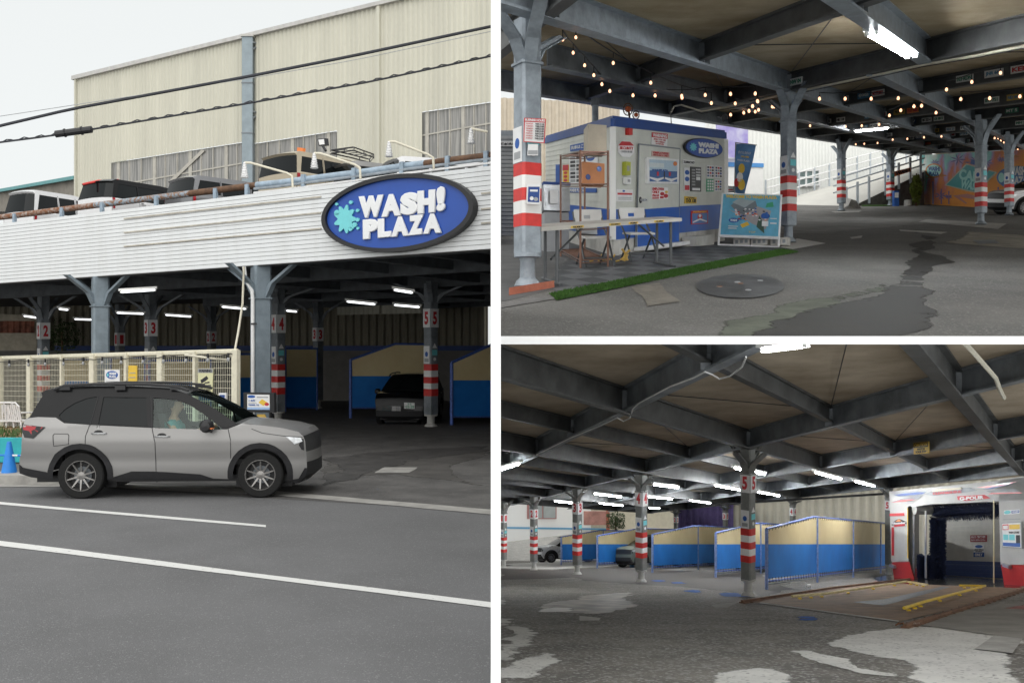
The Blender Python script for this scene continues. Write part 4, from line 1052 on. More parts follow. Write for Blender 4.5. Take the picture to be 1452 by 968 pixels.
# ---------------------------------------------------------------- cars on the deck (roof level)
dk = deckpt(340, 0).z + 1.05
KV = boxy(3.4, 1.85, .74, .35, 1.05); MVN = boxy(4.2, 1.75, .85, .6, 1.1, .31); OFF = boxy(4.4, 1.98, .92, 1.15, 1.28, .38, nose=.02, rear=0.0)
M_whcar = mat('white_car_paint', (.72, .72, .73), .25, .0, var=.02, coat=.7); M_tan = mat('tan_car_paint', (.42, .36, .26), .35, .0, var=.04, coat=.4); M_dsil = mat('dark_silver_paint', (.22, .22, .23), .3, .5, var=.03, coat=.6)
def deckcar(px, Y, toprow, spec, H, rz, label, paint, upper, group=None, see=False):
    z = CZ - (toprow - CY) / F * (Y - 1.6) - H * .94
    t = make_car('parked_car', label, spec, paint, upper, M_clad, M_rim, V((px - CX) / F * Y, Y, z), R(rz), scale=.93)
    return t
deckcar(83, 33.2, 267, KV, 1.85, 66, 'white boxy van on the deck at far left', M_whcar, M_whcar)
deckcar(205, 32.0, 254, MVN, 1.75, 62, 'black topped white minivan with red rear spoiler on the deck', M_whcar, M_upper)
g = MB(); g.tube([P(117, 261.5, 30.2), P(140, 256.5, 30.4), P(168, 255.5, 30.8)], .035, M_red, 6); g.build('roof_spoiler', label='red roof edge strip on the black topped minivan', cat='spoiler')
deckcar(330, 31.5, 259, MVN, 1.5, 50, 'low dark silver car on the deck left of the tan off-roader', M_dsil, M_dsil)
offr = deckcar(470, 29.5, 215, OFF, 1.98, 52, 'tan boxy off-roader with roof rack and work lights on the deck', M_tan, M_tan)
deckcar(560, 29.5, 238, MVN, 1.5, 40, 'silver car on the deck hidden behind the oval sign', M_silver, M_silver)
deckcar(640, 28.5, 229, MVN, 1.5, 25, 'white car on the deck behind the right end of the oval sign', M_whcar, M_whcar)
# roof rack, work light, beacon of the off-roader
def P_(px, py, Y=28.6): return P(px, py, Y)
g = MB()
for dy in (0, 4.5):
    g.tube([P_(470, 213 + dy), P_(500, 209 + dy), P_(502, 209 + dy, 30), P_(530, 219 + dy, 31), P_(524, 226 + dy, 30.5), P_(497, 219 + dy, 29.3), P_(470, 213 + dy)], .022, M_black, 6)
for x, y in ((476, 212), (488, 210.5), (502, 209), (516, 214), (530, 219), (524, 226), (510, 222)): g.tube([P_(x, y), P_(x, y + 6)], .015, M_black, 5)
for k in range(5): g.tube([P_(474 + k * 9, 214 + k * 2, 28.8), P_(492 + k * 9, 212 + k * 2, 30.5)], .014, M_black, 5)
g.build('roof_rack', label='black basket roof rack on top of the tan off-roader', cat='roof rack')
t = thing('work_light', P_(458, 214), 'square work light on the roof of the tan off-roader', 'lamp'); pl = VP(440, 28.6, 470, 28.0)
g = MB(); g.prism([pl.p(452, 207), pl.p(462, 206), pl.p(461, 196), pl.p(450, 197)], -pl.n * .12, M_black); g.tube([pl.p(457, 206), pl.p(462, 214)], .04, M_black, 6); g.build('housing', parent=t)
g = MB(); g.prism([pl.p(453.5, 205.6, .002), pl.p(460.5, 204.8, .002), pl.p(459.6, 197.4, .002), pl.p(451.8, 198.4, .002)], pl.n * .01, M_wht); g.build('lens', parent=t)
t = thing('beacon_lamp', P_(426, 216), 'small orange red beacon lamp on the roof of the tan off-roader', 'lamp')
g = MB(); g.prism([pl.p(421, 215), pl.p(429, 215.5), pl.p(429.5, 210), pl.p(421.5, 209)], -pl.n * .1, M_org); g.tube([pl.p(425, 215), pl.p(427, 221)], .02, M_black, 6); g.build('lamp_body', parent=t)

# ---------------------------------------------------------------- cream corrugated factory behind
FB = VP(108, 62, 700, 44)
def rf(px): return 113 - .242 * (px - 108)
fct = thing('factory_building', FB.p(400, 300), 'large cream corrugated factory building behind the parking deck', 'building')
M_fb = mat('cream_corrugated_wall', (.57, .555, .465), .6, var=.07, scale=.8, bump=.05, stretch=(1, 1, .12), detail=7)
wins = [(156, 351, 231, .155, 60), (352, 474, 205, .155, 60), (594, 704, 159.5, .143, 70)]
g = MB()
a, b = FB.p(108, 300), FB.p(704, 300); L = (b - a).length; n = int(L / .30)
lowz = dk - 1.6
for i in range(n):
    q0, q1 = a + (b - a) * (i / n), a + (b - a) * ((i + 1) / n)
    px = CX + q0.x / q0.y * F; zt = CZ - (rf(px) - CY) / F * q0.y; zb_ = lowz
    for (x0, x1, yt, sl_, h) in wins:
        if x0 <= px <= x1: zb_ = CZ - (yt - sl_ * (px - x0) - CY) / F * q0.y
    e0 = q0 + (q1 - q0) * .3; e1 = q0 + (q1 - q0) * .5; e2 = q0 + (q1 - q0) * .8
    ps = [q0, e0, e1, e2, q1]; of = [0, 0, .06, .06, 0]
    vs = []
    for p_, o_ in zip(ps, of):
        w_ = p_ + FB.n * o_; vs += [V(w_.x, w_.y, zb_), V(w_.x, w_.y, zt)]
    g.add(vs, [(2 * k, 2 * k + 2, 2 * k + 3, 2 * k + 1) for k in range(4)], M_fb)
g.build('wall', parent=fct)
g = MB(); g.prism([FB.p(106, rf(106) + 1), FB.p(706, rf(706) + 1), FB.p(706, rf(706) - 4.5), FB.p(106, rf(106) - 4.5)], FB.n * .25, mat('roof_edge', (.50, .49, .47), .6, var=.1)); g.build('gutter', parent=fct)
g = MB(); e_ = FB.p(108, 300); g.prism([V(e_.x, e_.y, lowz), V(e_.x - 3, e_.y + 16, lowz), V(e_.x - 3, e_.y + 16, 17.2), V(e_.x, e_.y, CZ - (113 - CY) / F * e_.y)], V(.2, 0, 0), M_fb); g.build('end_wall', parent=fct)
for px, w_, in ((110.5, 3), (540, 5)):
    g = MB(); g.obox(FB.p(px - w_ / 2, 300, .08) * 1 + V(0, 0, lowz - FB.p(px, 300).z), FB.u * (w_ / F * FB.Y(px) * 1.1), FB.n * .12, V(0, 0, P(px, rf(px), FB.Y(px)).z - lowz), M_fb); g.build('downpipe', parent=fct)
M_lv = mat('translucent_sheet', (.17, .17, .165), .35, var=0, scale=2.5, col2=(.36, .35, .33), stretch=(3, 3, .12), lo=.4, hi=.6)
for (x0, x1, yt, sl_, h) in wins:
    g = MB(); f_ = lambda px, d=0: yt - sl_ * (px - x0) + d
    g.prism([FB.p(x0, f_(x0, h + 40), -.1), FB.p(x1, f_(x1, h + 40), -.1), FB.p(x1, f_(x1), -.1), FB.p(x0, f_(x0), -.1)], -FB.n * .1, M_lv); wn = g.build('window', parent=fct)
    g = MB(); k = 0
    x = x0 + 8
    while x < x1:
        wd = 1.2 if k % 3 else 4.5
        g.prism([FB.p(x, f_(x, h + 30), -.09), FB.p(x + wd, f_(x + wd, h + 30), -.09), FB.p(x + wd, f_(x + wd), -.09), FB.p(x, f_(x), -.09)], FB.n * .03, mat('pale_frame', (.45, .43, .38), .7, var=.1)); x += 17; k += 1
    g.prism([FB.p(x0, f_(x0, 34), -.088), FB.p(x1, f_(x1, 30), -.088), FB.p(x1, f_(x1, 28), -.088), FB.p(x0, f_(x0, 32), -.088)], FB.n * .03, mat('pale_frame', (.45, .43, .38)))
    if x0 < 200:
        g.prism([FB.p(238, 258, -.05), FB.p(242, 260, -.05), FB.p(290, 214, -.05), FB.p(286, 212, -.05)], FB.n * .04, mat('pale_frame', (.45, .43, .38)))
    g.build('frame', parent=wn)
# duct
g = MB(); c0 = FB.p(350, 300, .9); m_ = c0.y / F
fx = VP(340, c0.y, 362, c0.y)
g.obox(V(P(343, 0, c0.y).x, c0.y, lowz), V(15 * m_, 0, 0), V(0, .5, 0), V(0, 0, P(350, 50, c0.y).z - lowz), mat('duct_paint', (.24, .29, .32), .5, .2, var=.1))
du = g.build('ventilation_duct', label='tall grey square duct standing against the cream factory wall', cat='duct')
g = MB(); g.obox(V(P(341.5, 0, c0.y).x, c0.y - .08, P(350, 52, c0.y).z), V(18 * m_, 0, 0), V(0, .66, 0), V(0, 0, 3 * m_), M_con_l); g.build('cap', parent=du)
for y in (118, 189):
    g = MB(); g.obox(V(P(342.3, 0, c0.y).x, c0.y - .04, P(350, y, c0.y).z), V(16.4 * m_, 0, 0), V(0, .6, 0), V(0, 0, 1.2 * m_), M_steel); g.build('joint_band', parent=du)
for y in (60, 158):
    g = MB(); g.tube([P(358, y, c0.y), P(369, y + 3, c0.y + .6)], .06, M_steel, 5); g.tube([P(358, y + 10, c0.y), P(369, y + 4, c0.y + .6)], .05, M_steel, 5); g.build('bracket', parent=du)
# teal roofed building
t = thing('neighbour_building', P(40, 290, 80), 'low grey building with a teal corrugated roof at far left', 'building')
TB = VP(0, 84, 108, 72)
g = MB(); g.prism([TB.p(-60, 300), TB.p(110, 300), TB.p(110, 250), TB.p(-60, 281)], -TB.n * 4, mat('weathered_wall', (.24, .22, .19), .9, var=.25, scale=.8)); g.build('wall', parent=t)
g = MB(); r0, r1, r2, r3 = TB.p(-60, 284, .4), TB.p(112, 255, .4), TB.p(112, 238, -6), TB.p(-60, 270, -6)
g.prism([r0, r1, r2, r3], V(0, 0, .25), mat('teal_roof', (.10, .30, .31), .5, var=.12, scale=1.2, stretch=(4, 4, 1))); g.build('roof', parent=t)
# overhead wires
def wire(name, pts, r, label, cat='cable', m=M_black, twist=False):
    g = MB(); out = []
    n = 24
    for i in range(n + 1):
        t_ = i / n; x = pts[0][0] + (pts[-1][0] - pts[0][0]) * t_
        for (a, b) in zip(pts, pts[1:]):
            if a[0] <= x <= b[0] + .01: y = a[1] + (b[1] - a[1]) * (x - a[0]) / (b[0] - a[0]); break
        out.append(P(x, y - 0, 14))
    g.tube(out, r, m, 6)
    if twist:
        o2 = []
        for i in range(n * 5 + 1):
            k = min(n - 1, i // 5); f_ = (i - k * 5) / 5; q = out[k].lerp(out[k + 1], f_); o2.append(q + V(0, 0, .018 * math.sin(i * 1.7) + .012))
        g.tube(o2, r * .6, m, 5)
    return g.build(name, label=label, cat=cat, smooth=40)
M_wire = mat('cable_black', (.02, .022, .03), .6, var=.2)
wire('overhead_cable', [(-40, 188), (100, 155), (350, 109), (500, 79.5), (700, 37)], .022, 'thick dark upper overhead cable crossing the sky and factory', m=M_wire)
wire('overhead_cable', [(-40, 207), (70, 193), (140, 182), (350, 147), (520, 117), (700, 79)], .014, 'twisted lower pair of overhead wires carrying the black sleeve', m=M_wire, twist=True)
wire('overhead_cable', [(-40, 171), (350, 112), (500, 86), (700, 44)], .005, 'very thin overhead wire just under the thick cable', m=M_gry)
g = MB(); q = [P(78, 190.5, 13.9), P(131, 183.5, 13.9)]
g.tube([q[0], q[0] + (q[1] - q[0]) * .02, q[1] - (q[1] - q[0]) * .02, q[1]], [.03, .05, .05, .03], M_black, 10)
for t_ in (.25, .7): g.tube([q[0].lerp(q[1], t_), q[0].lerp(q[1], t_ + .03)], .062, M_black, 10)
g.build('cable_sleeve', label='black cylindrical splice sleeve hanging on the lower wires', cat='cable sleeve')
# =================================================================== UPPER HALL (top right)
A = TW; CUR[0] = A
M_asu = mat('upper_asphalt', (.10, .098, .092), .8, var=0, scale=.9, col2=(.155, .15, .14), bump=.9, bscale=60, speck=(60, .86, (.22, .215, .20)))
gpoly('upper_floor', A, [(.034, 8.0), (5.2, 8.0), (75, 125), (26, 125), (8.5, 39), (.034, 39)], M_asu, kind='structure')
d1 = V(.607, 1, 0); d2 = V(-.158, 1, 0)
def ray(px, py): return None
Bc = A.G(1118, 344.6)
def tb(t, b, ht=0.0):
    x = Bc.x + d1.x * t + d2.x * b; y = Bc.y + t + b; return A.at(x, y, ht)
HB, HS = 3.25, 3.64
def ibeam(mb, p, q, dep, wid, m, fl=.035):
    d = (q - p); d2_ = V(d.x, d.y, 0).normalized(); s = V(-d2_.y, d2_.x, 0)
    mb.prism([p - s * wid / 2, p + s * wid / 2, p + s * wid / 2 + V(0, 0, fl), p - s * wid / 2 + V(0, 0, fl)], d, m)
    mb.prism([p - s * .012 + V(0, 0, fl), p + s * .012 + V(0, 0, fl), p + s * .012 + V(0, 0, dep - fl), p - s * .012 + V(0, 0, dep - fl)], d, m)
    mb.prism([p - s * wid / 2 + V(0, 0, dep - fl), p + s * wid / 2 + V(0, 0, dep - fl), p + s * wid / 2 + V(0, 0, dep), p - s * wid / 2 + V(0, 0, dep)], d, m)
def stiff(mb, p, d, dep, wid, m):
    d = V(d.x, d.y, 0).normalized(); s = V(-d.y, d.x, 0)
    mb.obox(p - s * (wid / 2 - .005) - d * .012 + V(0, 0, .04), s * (wid - .01), d * .024, V(0, 0, dep - .08), m)
rt = thing('upper_deck_roof', tb(0, 0, HS), 'steel framed deck roof over the upper hall with brown soffit panels', 'roof')
g = MB(); g.prism([tb(-14, 8, HS), tb(-12, 3, HS), tb(-6.5, -5.2, HS), tb(-3.5, -9.5, HS), tb(7, -15, HS), tb(50, -15, HS), tb(50, 8, HS)], V(0, 0, .18), M_ceil); g.build('soffit', parent=rt)
TK = [-14.0, -9.34, -4.67, 0, 4.67, 9.34, 14.0, 18.7, 23.4, 28, 32.7, 37.4]
for k, t in enumerate(TK):
    g = MB(); main = abs(t / 4.67 % 2) < .1
    ibeam(g, tb(t, -15, HB + (.0 if main else .07)), tb(t, 7.6, HB + (.0 if main else .07)), .39 if main else .32, .17, M_beam_d); g.build('cross_beam', parent=rt)
for b, ta, te in ((0, -13, 45), (3.5, -8, 45), (7.6, -14, 45), (-5.0, -12, -.05), (-3.35, .05, 45), (-8.8, -12, 45), (-13, 2, 45)):
    g = MB(); ibeam(g, tb(ta, b, HB - .02), tb(te, b, HB - .02), .42, .22, M_steel_l if b in (0, -5.0, -3.35) else M_steel)
    for t in TK:
        if ta < t < te: stiff(g, tb(t - .12, b, HB - .02), d1, .42, .22, M_steel); stiff(g, tb(t + .12, b, HB - .02), d1, .42, .22, M_steel)
    g.build('girder', parent=rt)
g = MB()
for (t0, b0, t1, b1) in ((-4.67, -5, 0, 0), (0, -5, -4.67, 0), (0, -5, 4.67, 0), (0, -8.8, -4.67, -5), (4.67, -3.35, 9.34, 0), (-9.3, 0, -4.67, 3.5), (-4.67, 0, 0, 3.5), (4.67, -8.8, 0, -3.4)):
    g.tube([tb(t0, b0, HS - .06), tb(t1, b1, HS - .06)], .009, M_black, 5)
g.build('tie_rods', parent=rt)
def ucol(px, base, w, label, rows, lean=None, arms=None, hi=None, name_=None, L=.75, pads=True):
    Y = A.Yg(base); H = lambda r: A.h + (262 - r) * Y / F
    w *= Y / F
    bands = [(H(b), H(a)) for a, b in rows]
    ds = [d1.normalized(), -d1.normalized(), d2.normalized(), -d2.normalized()]
    return column(A, px, Y, HB - .0, w, label, 'grey steel columns with red and white bands in the upper hall', m=M_steel_l, stripe=bands[::-1], rz=R(28), arms=ds, collar=HB - .80 if hi is None else H(hi), base='steel', L=L)
def bnd(top, bot):
    s = (bot - top) / 5; return [(top + s * i, top + s * (i + 1)) for i in range(5)]
ca = ucol(748, 408, 31, 'nearest thick banded column at the left of the upper hall with a BUSINESS HOURS sign', bnd(233, 322), hi=94)
cb = ucol(1118, 344.6, 17.5, 'banded column beside the WELCOME board in the upper hall', bnd(250.5, 300), hi=173)
ucol(1193, 299.4, 9.5, 'thin banded column in front of the ramp railing', bnd(256, 280.5))
ucol(1262.5, 292, 8.6, 'thin banded column beside the blue box and the mural end', bnd(258.5, 279))
ucol(1391, 319, 12.5, 'banded column standing in front of the CAR WASH diamond mural', bnd(259.5, 293), hi=208)
ucol(1431, 305.7, 9.8, 'banded column by the white car in front of the mural', bnd(261.5, 286.5))
# notices on the nearest column
plA = VP(733, A.Yg(408) - .22, 775, A.Yg(408) - .12)
sign('hours_sign', 'red and white BUSINESS HOURS sign on the nearest column', 'sign', plA, [(742, 168), (773, 169.5), (771, 204), (741, 202)], M_wht,
     [('#', (0, .84, 1, 1), M_redtx), ('BUSINESS HOURS', (.05, .87, .95, .97), M_wht, .03), ('#', (0, 0, 1, .03), M_redtx), ('#', (0, .03, .04, .84), M_redtx), ('#', (.96, .03, 1, .84), M_redtx)] +
     [('MONDAY TUESDAY WEDNESDAY THURSDAY FRIDAY SATURDAY SUNDAY'.split()[i], (.1, .74 - i * .1, .42, .79 - i * .1), M_redtx) for i in range(7)] + [('9:00-21:00', (.52, .73 - i * .1, .92, .80 - i * .1), M_blk, .02) for i in range(7)], th=.008, off=.02)
sign('leaflet_holder', 'clear leaflet holder with a dark blue event flyer on the nearest column', 'leaflet', plA, [(746, 262), (764, 262), (763, 291), (745, 290)], M_wht, [('#', (.06, .1, .94, .86), M_navy), ('#', (.2, .62, .8, .72), M_wht), ('o', (.2, .18, .5, .38), M_wht), ('o', (.5, .15, .85, .35), M_gry)], th=.03, off=.03)
sign('sticker_sheet', 'small grey and dark sticker under the hours sign', 'sticker', plA, [(748, 205), (762, 205), (762, 221), (747, 221)], M_wht, [('#', (.05, .1, .95, .45), M_gry)], th=.004, off=.02)
for i, (y0, y1, m) in enumerate([(200, 228, M_grn), (238, 262, M_org), (272, 300, M_yel)]):
    pass
g = MB(); c = A.G(750, 412)
brk = MB(); p0, p1 = A.G(722, 419), A.G(786, 408)
brk.prism([p0, p1, p1 + V(0, .22, 0), p0 + V(0, .22, 0)], V(0, 0, .09), mat('terracotta_brick', (.48, .15, .09), .8, var=.15, scale=6, bump=.3)); brk.build('brick_kerb', label='row of orange terracotta kerb bricks at the foot of the nearest column', cat='bricks')

# ---------------------------------------------------------------- floor finishes
M_grass = mat('artificial_grass', (.05, .14, .015), .9, var=.3, scale=30, bump=1.0, bscale=200)
M_tile = bpy.data.materials.new('checker_floor_tiles'); M_tile.use_nodes = True
_n = M_tile.node_tree; _c = _n.nodes.new('ShaderNodeTexChecker'); _c.inputs['Scale'].default_value = 1.45; _c.inputs['Color1'].default_value = (.07, .075, .08, 1); _c.inputs['Color2'].default_value = (.135, .14, .148, 1)
_tc = _n.nodes.new('ShaderNodeTexCoord'); _mp = _n.nodes.new('ShaderNodeMapping'); _mp.inputs['Rotation'].default_value = (0, 0, R(-32)); _mp.inputs['Scale'].default_value = (2.1, 1.1, 0); _mp.inputs['Location'].default_value = (.1, .1, .25)
_n.links.new(_tc.outputs['Object'], _mp.inputs[0]); _n.links.new(_mp.outputs[0], _c.inputs[0]); _n.links.new(_c.outputs[0], _n.nodes['Principled BSDF'].inputs['Base Color']); _n.nodes['Principled BSDF'].inputs['Roughness'].default_value = .75
decal('floor_tiles', A, [(778, 402), (792, 419), (1106, 353.5), (1128, 349), (1040, 341), (880, 357), (800, 372)], M_tile, .006, kind='structure')
decal('dark_floor', A, [(690, 430), (722, 426), (784, 410), (880, 362), (880, 340), (690, 340)], mat('dark_concrete', (.10, .10, .10), .8, var=.25, scale=2, bump=.3), .004, kind='structure')
decal('paver_strip', A, [(706, 438), (790, 424), (786, 418), (706, 430)], mat('pavers', (.15, .145, .14), .85, var=.2, scale=8, bump=.4), .008, kind='structure')
gp = [(779, 418), (789, 427), (960, 391.5), (1133, 358), (1106, 354.3), (940, 385)]
decal('grass_strip_base', A, gp, M_grass, .012, .012, 3, 2, kind='structure')
g = MB(); rnd = random.Random(9); a0, a1, b0, b1 = A.G(779, 418), A.G(1106, 354.3), A.G(789, 427), A.G(1133, 358)
for i in range(9000):
    u, v = rnd.random(), rnd.random(); p = (a0.lerp(a1, u)).lerp(b0.lerp(b1, u), v); p.z = A.gz(p.y) + .01; an = rnd.uniform(0, 6.28); h = rnd.uniform(.015, .04)
    d = V(math.cos(an), math.sin(an), 0) * .009
    g.add([p - d, p + d, p + V(rnd.uniform(-.02, .02), rnd.uniform(-.02, .02), h)], [(0, 1, 2)], M_grass)
g.build('artificial_grass', kind='stuff', label='strip of bright green artificial grass along the tiles', cat='grass')
def c7(l): return [(710 + x / 1.957, 280 + y / 1.957) for x, y in l]
patch('wet_patch', A, c7([(1128, 92), (1150, 96), (1172, 150), (1182, 215), (1210, 262), (1180, 300), (1192, 338), (1110, 384), (1130, 420), (700, 420), (745, 345), (830, 318), (960, 290), (1060, 268), (1110, 232), (1122, 180), (1132, 130)]),
      mat('wet_asphalt', (.028, .027, .025), .7, var=.4, scale=2, bump=.4, bscale=110), .006, .10, 5, 11, feather=.12, step=.12, kind='structure')
patch('damp_patch', A, c7([(700, 420), (600, 384), (760, 320), (960, 268), (1060, 240), (1100, 260), (960, 300), (820, 340)]), mat('mossy_asphalt', (.10, .11, .085), .85, var=.3, scale=3, bump=.4, bscale=110), .005, .18, 5, 21, feather=.2, kind='structure')
decal('painted_slot', A, c7([(1105, 90), (1240, 97), (1222, 102), (1110, 94)]), M_con_l, .008, kind='structure')
decal('concrete_pad', A, [(1302, 315), (1313, 311.5), (1427, 317.5), (1415, 325.5)], M_con, .010, kind='structure')
patch('concrete_apron', A, c7([(1225, 125), (1290, 95), (1500, 110), (1500, 145), (1330, 135)]), mat('stained_concrete', (.26, .24, .20), .85, var=.3, scale=2), .006, .05, 4, 4, kind='structure')
patch('pale_slab', A, [(1050, 330), (1170, 332), (1460, 300), (1460, 293), (1230, 292), (1120, 296)], mat('pale_asphalt', (.17, .165, .155), .85, var=.3, scale=1.2, bump=.3), .004, .1, 4, 6, kind='structure')  # patch of paler asphalt colour over this part of the floor
decal('drain_grate', A, c7([(1310, 120), (1370, 119), (1385, 128), (1325, 130)]), M_steel, .012, kind='structure')
decal('column_pad', A, [(1106, 351.5), (1130, 339), (1171, 346), (1124, 354.5)], mat('bright_concrete', (.62, .61, .58), .8, var=.08, bump=.2), .016, kind='structure')
mc = A.G(1050, 405, .010); g = MB()
ex, ey = (A.G(1112, 405, .01) - mc), (A.G(1050, 390, .01) - mc)
g.disc(mc, ex, ey, V(0, 0, .004), mat('iron_cover', (.075, .078, .08), .6, .2, var=.5, scale=3, bump=.5), 40)
for k in range(5):
    p = mc + ex * rnd.uniform(-.5, .6) + ey * rnd.uniform(-.5, .4); g.disc(p + V(0, 0, .004), ex * .07, ey * .06, V(0, 0, .004), M_rust if k % 2 else M_gry, 8)
g.build('manhole_cover', label='round dark iron manhole cover set in the upper hall floor', cat='manhole')
decal('cover_plate', A, c7([(362, 250), (440, 238), (500, 290), (405, 304)]), mat('worn_plate', (.17, .155, .13), .7, var=.3, scale=6, bump=.5), .008, .03, 3, 8, kind='structure')
for k, (x, y, w_, h_) in enumerate([(1214, 337, 9, 2.4), (1200, 300.5, 22, 1.5)]):
    decal('floor_mark', A, [(x - w_, y), (x + w_, y - h_), (x + w_ * .8, y + h_ * .4), (x - w_ * .7, y + h_)], M_con_l, .012, kind='structure')

# ---------------------------------------------------------------- booth
Yc0, Yc1, Yc2 = 17.5, 22.3, 24.8
FP = VP(869, Yc0, 1028, Yc1); LP = VP(774, Yc2, 869, Yc0)
def ftop(px): return 168 + (191 - 168) * (px - 869) / 159
M_sid = mat('booth_siding', (.62, .63, .58), .55, var=.08, scale=2)
M_bnavy = mat('booth_blue', (.015, .065, .27), .45, var=.12, scale=3)
bt = thing('wash_booth', FP.p(869, 363), 'pale siding office booth with dark blue bands in the upper hall', 'booth')
C0 = V(FP.p(869, 0).x, Yc0, 0); C1 = V(FP.p(1028, 0).x, Yc1, 0); C2 = V(LP.p(774, 0).x, Yc2, 0); C3 = C1 + C2 - C0
HT = A.h + (262 - 168) * Yc0 / F; HBL = A.h - (297 - 262) * Yc0 / F; HBB = .16
def bz(c, h): return V(c.x, c.y, A.gz(c.y) + h)
g = MB(); hs = [HBL + (HT - .14 - HBL) * i / 13 for i in range(14)]
for (p, q, pl) in ((C2, C0, LP), (C0, C1, FP)):
    for i in range(13):
        a_, b_ = bz(p, hs[i]), bz(q, hs[i]); c_, d_ = bz(q, hs[i + 1]), bz(p, hs[i + 1])
        g.prism([a_ + pl.n * .014, b_ + pl.n * .014, c_ + pl.n * .004, d_ + pl.n * .004], -pl.n * .03, M_sid)
g.build('siding', parent=bt)
for nm, h0, h1, off in (('top_band', HT - .14, HT, .04), ('lower_band', .28, HBL, .012)):
    for p, q, pl in ((C2, C0, LP), (C0, C1, FP)):
        g = MB(); g.prism([bz(p, h0) + pl.n * off, bz(q, h0) + pl.n * off, bz(q, h1) + pl.n * off, bz(p, h1) + pl.n * off], -pl.n * .05, M_bnavy if nm != 'lower_band' else mat('booth_blue_low', (.018, .10, .42), .45, var=.1)); g.build(nm, parent=bt)
g = MB()
for c, n_ in ((C0, FP.n + LP.n), (C1, FP.n)):
    g = MB(); q = bz(c, .28) + n_ * .012; g.obox(q - V(.05, .05, 0), V(.1, 0, 0), V(0, .1, 0), V(0, 0, HT - .44), M_white); g.build('corner_trim', parent=bt)
g = MB(); g.prism([bz(C0, HT), bz(C1, HT), bz(C3, HT), bz(C2, HT)], V(0, 0, .05), M_bnavy); g.build('roof', parent=bt)
g = MB()
for k in range(10):
    u0, u1 = k / 10, (k + .97) / 10; p, q = C0.lerp(C1, u0), C0.lerp(C1, u1); g.prism([bz(p, 0), bz(q, 0), bz(q, .28), bz(p, .28)], -FP.n * .12, M_con_l)
for k in range(10):
    u0, u1 = k / 10, (k + .97) / 10; p, q = C2.lerp(C0, u0), C2.lerp(C0, u1); g.prism([bz(p, 0), bz(q, 0), bz(q, .28), bz(p, .28)], -LP.n * .12, M_con_l)
g.build('block_base', parent=bt)
# door
dq = [(902.6, 205), (960.8, 211.5), (958.9, 344), (898.8, 351)]
g = MB(); g.prism([FP.p(x, y, .02) for x, y in dq[::-1]], FP.n * .03, M_sid); dr = g.build('door', parent=bt)
g = MB()
for a_, b_ in zip(dq, dq[1:] + dq[:1]): g.tube([FP.p(*a_, .045), FP.p(*b_, .045)], .018, M_steel, 4)
g.build('door_frame', parent=dr)
g = MB(); g.prism([FP.p(900.2, 351, .052), FP.p(958.8, 344, .052), FP.p(959.4, 293.5, .052), FP.p(900.8, 297.5, .052)], FP.n * .006, MATS['booth_blue_low']); g.build('lower_panel', parent=dr)
g = MB(); g.tube([FP.p(904, 284, .06), FP.p(904, 284, .12), FP.p(909, 284, .12)], .02, M_mirror, 6); g.disc(FP.p(904, 284, .055), FP.u * .05, V(0, 0, .06), FP.n * .01, M_black, 12); g.build('handle', parent=dr)
g = MB(); g.prism([FP.p(897, 356, .02), FP.p(960, 347.5, .02), FP.p(960, 342.5, .02), FP.p(897, 350.5, .02)], FP.n * .25, M_wht); g.build('door_step', parent=bt)
c2x = lambda l: [(860 + x / 3.87, 150 + y / 3.87) for x, y in l]
sign('picture_frame', 'white framed blue car wash poster on the booth door', 'picture', FP, c2x([(195, 285), (371, 297), (368, 431), (197, 430)]), M_wht, [('#', (.06, .08, .94, .92), flat('sky_print', (.45, .58, .68))), ('#', (.06, .08, .94, .5), flat('deep_blue_print', (.05, .13, .33))),
     ('p', 0, M_wht, [(.06, .2), (.3, .08), (.5, .2), (.5, .26), (.3, .2), (.06, .26)]), ('p', 0, M_wht, [(.52, .2), (.75, .08), (.94, .2), (.94, .26), (.75, .2), (.52, .26)]), ('o', (.8, .72, .93, .9), M_org), ('#', (.28, .3, .34, .46), M_redtx), ('#', (.66, .3, .72, .46), M_redtx), ('WASH!PLAZA', (.12, .48, .62, .56), M_blue, .03),
     ('#', (.06, .62, .5, .8), flat('cloud_print', (.62, .68, .70))), ('p', 0, M_black, [(.5, .2), (.53, .2), (.53, .5), (.5, .5)])], th=.05, off=.055)
sign('warning_notice', 'WARNING notice above the booth door', 'notice', FP, c2x([(240, 147), (328, 156), (326, 225), (238, 213)]), M_wht, [('#', (0, .6, 1, 1), M_redtx), ('WARNING', (.06, .65, .94, .93), M_wht, .03), ('SMILE YOU ARE', (.12, .40, .88, .52), M_redtx), ('ON CAMERA', (.2, .22, .8, .34), M_redtx), ('24 HOURS', (.25, .06, .75, .17), M_redtx)], th=.008, off=.02)
sign('door_notice', 'pale red lettered notice at the top of the booth door', 'notice', FP, c2x([(232, 249), (330, 258), (330, 287), (232, 278)]), flat('pink_print', (.60, .42, .38)), [('EMPLOYEES', (.08, .5, .92, .9), M_redtx, .02), ('ENTRANCE ONLY', (.08, .1, .92, .4), M_redtx)], th=.006, off=.055)
sign('door_notice', 'white EMPLOYEES ONLY notice with red print on the booth door', 'notice', FP, c2x([(232, 447), (322, 451), (322, 513), (232, 515)]), M_wht, [('EMPLOYEES', (.03, .74, .72, .96), M_redtx, .03), ('ONLY', (.03, .48, .44, .7), M_redtx, .03), ('関係者', (.03, .2, .42, .42), M_redtx, .02), ('#', (.03, .04, .42, .14), M_redtx), ('o', (.5, .3, .75, .6), M_redtx), ('o', (.72, .1, .98, .45), M_redtx), ('o', (.8, .5, .97, .72), M_yel), ('#', (.5, .06, .7, .24), M_redtx)], th=.006, off=.055)
oq = (994.5, 210.7)
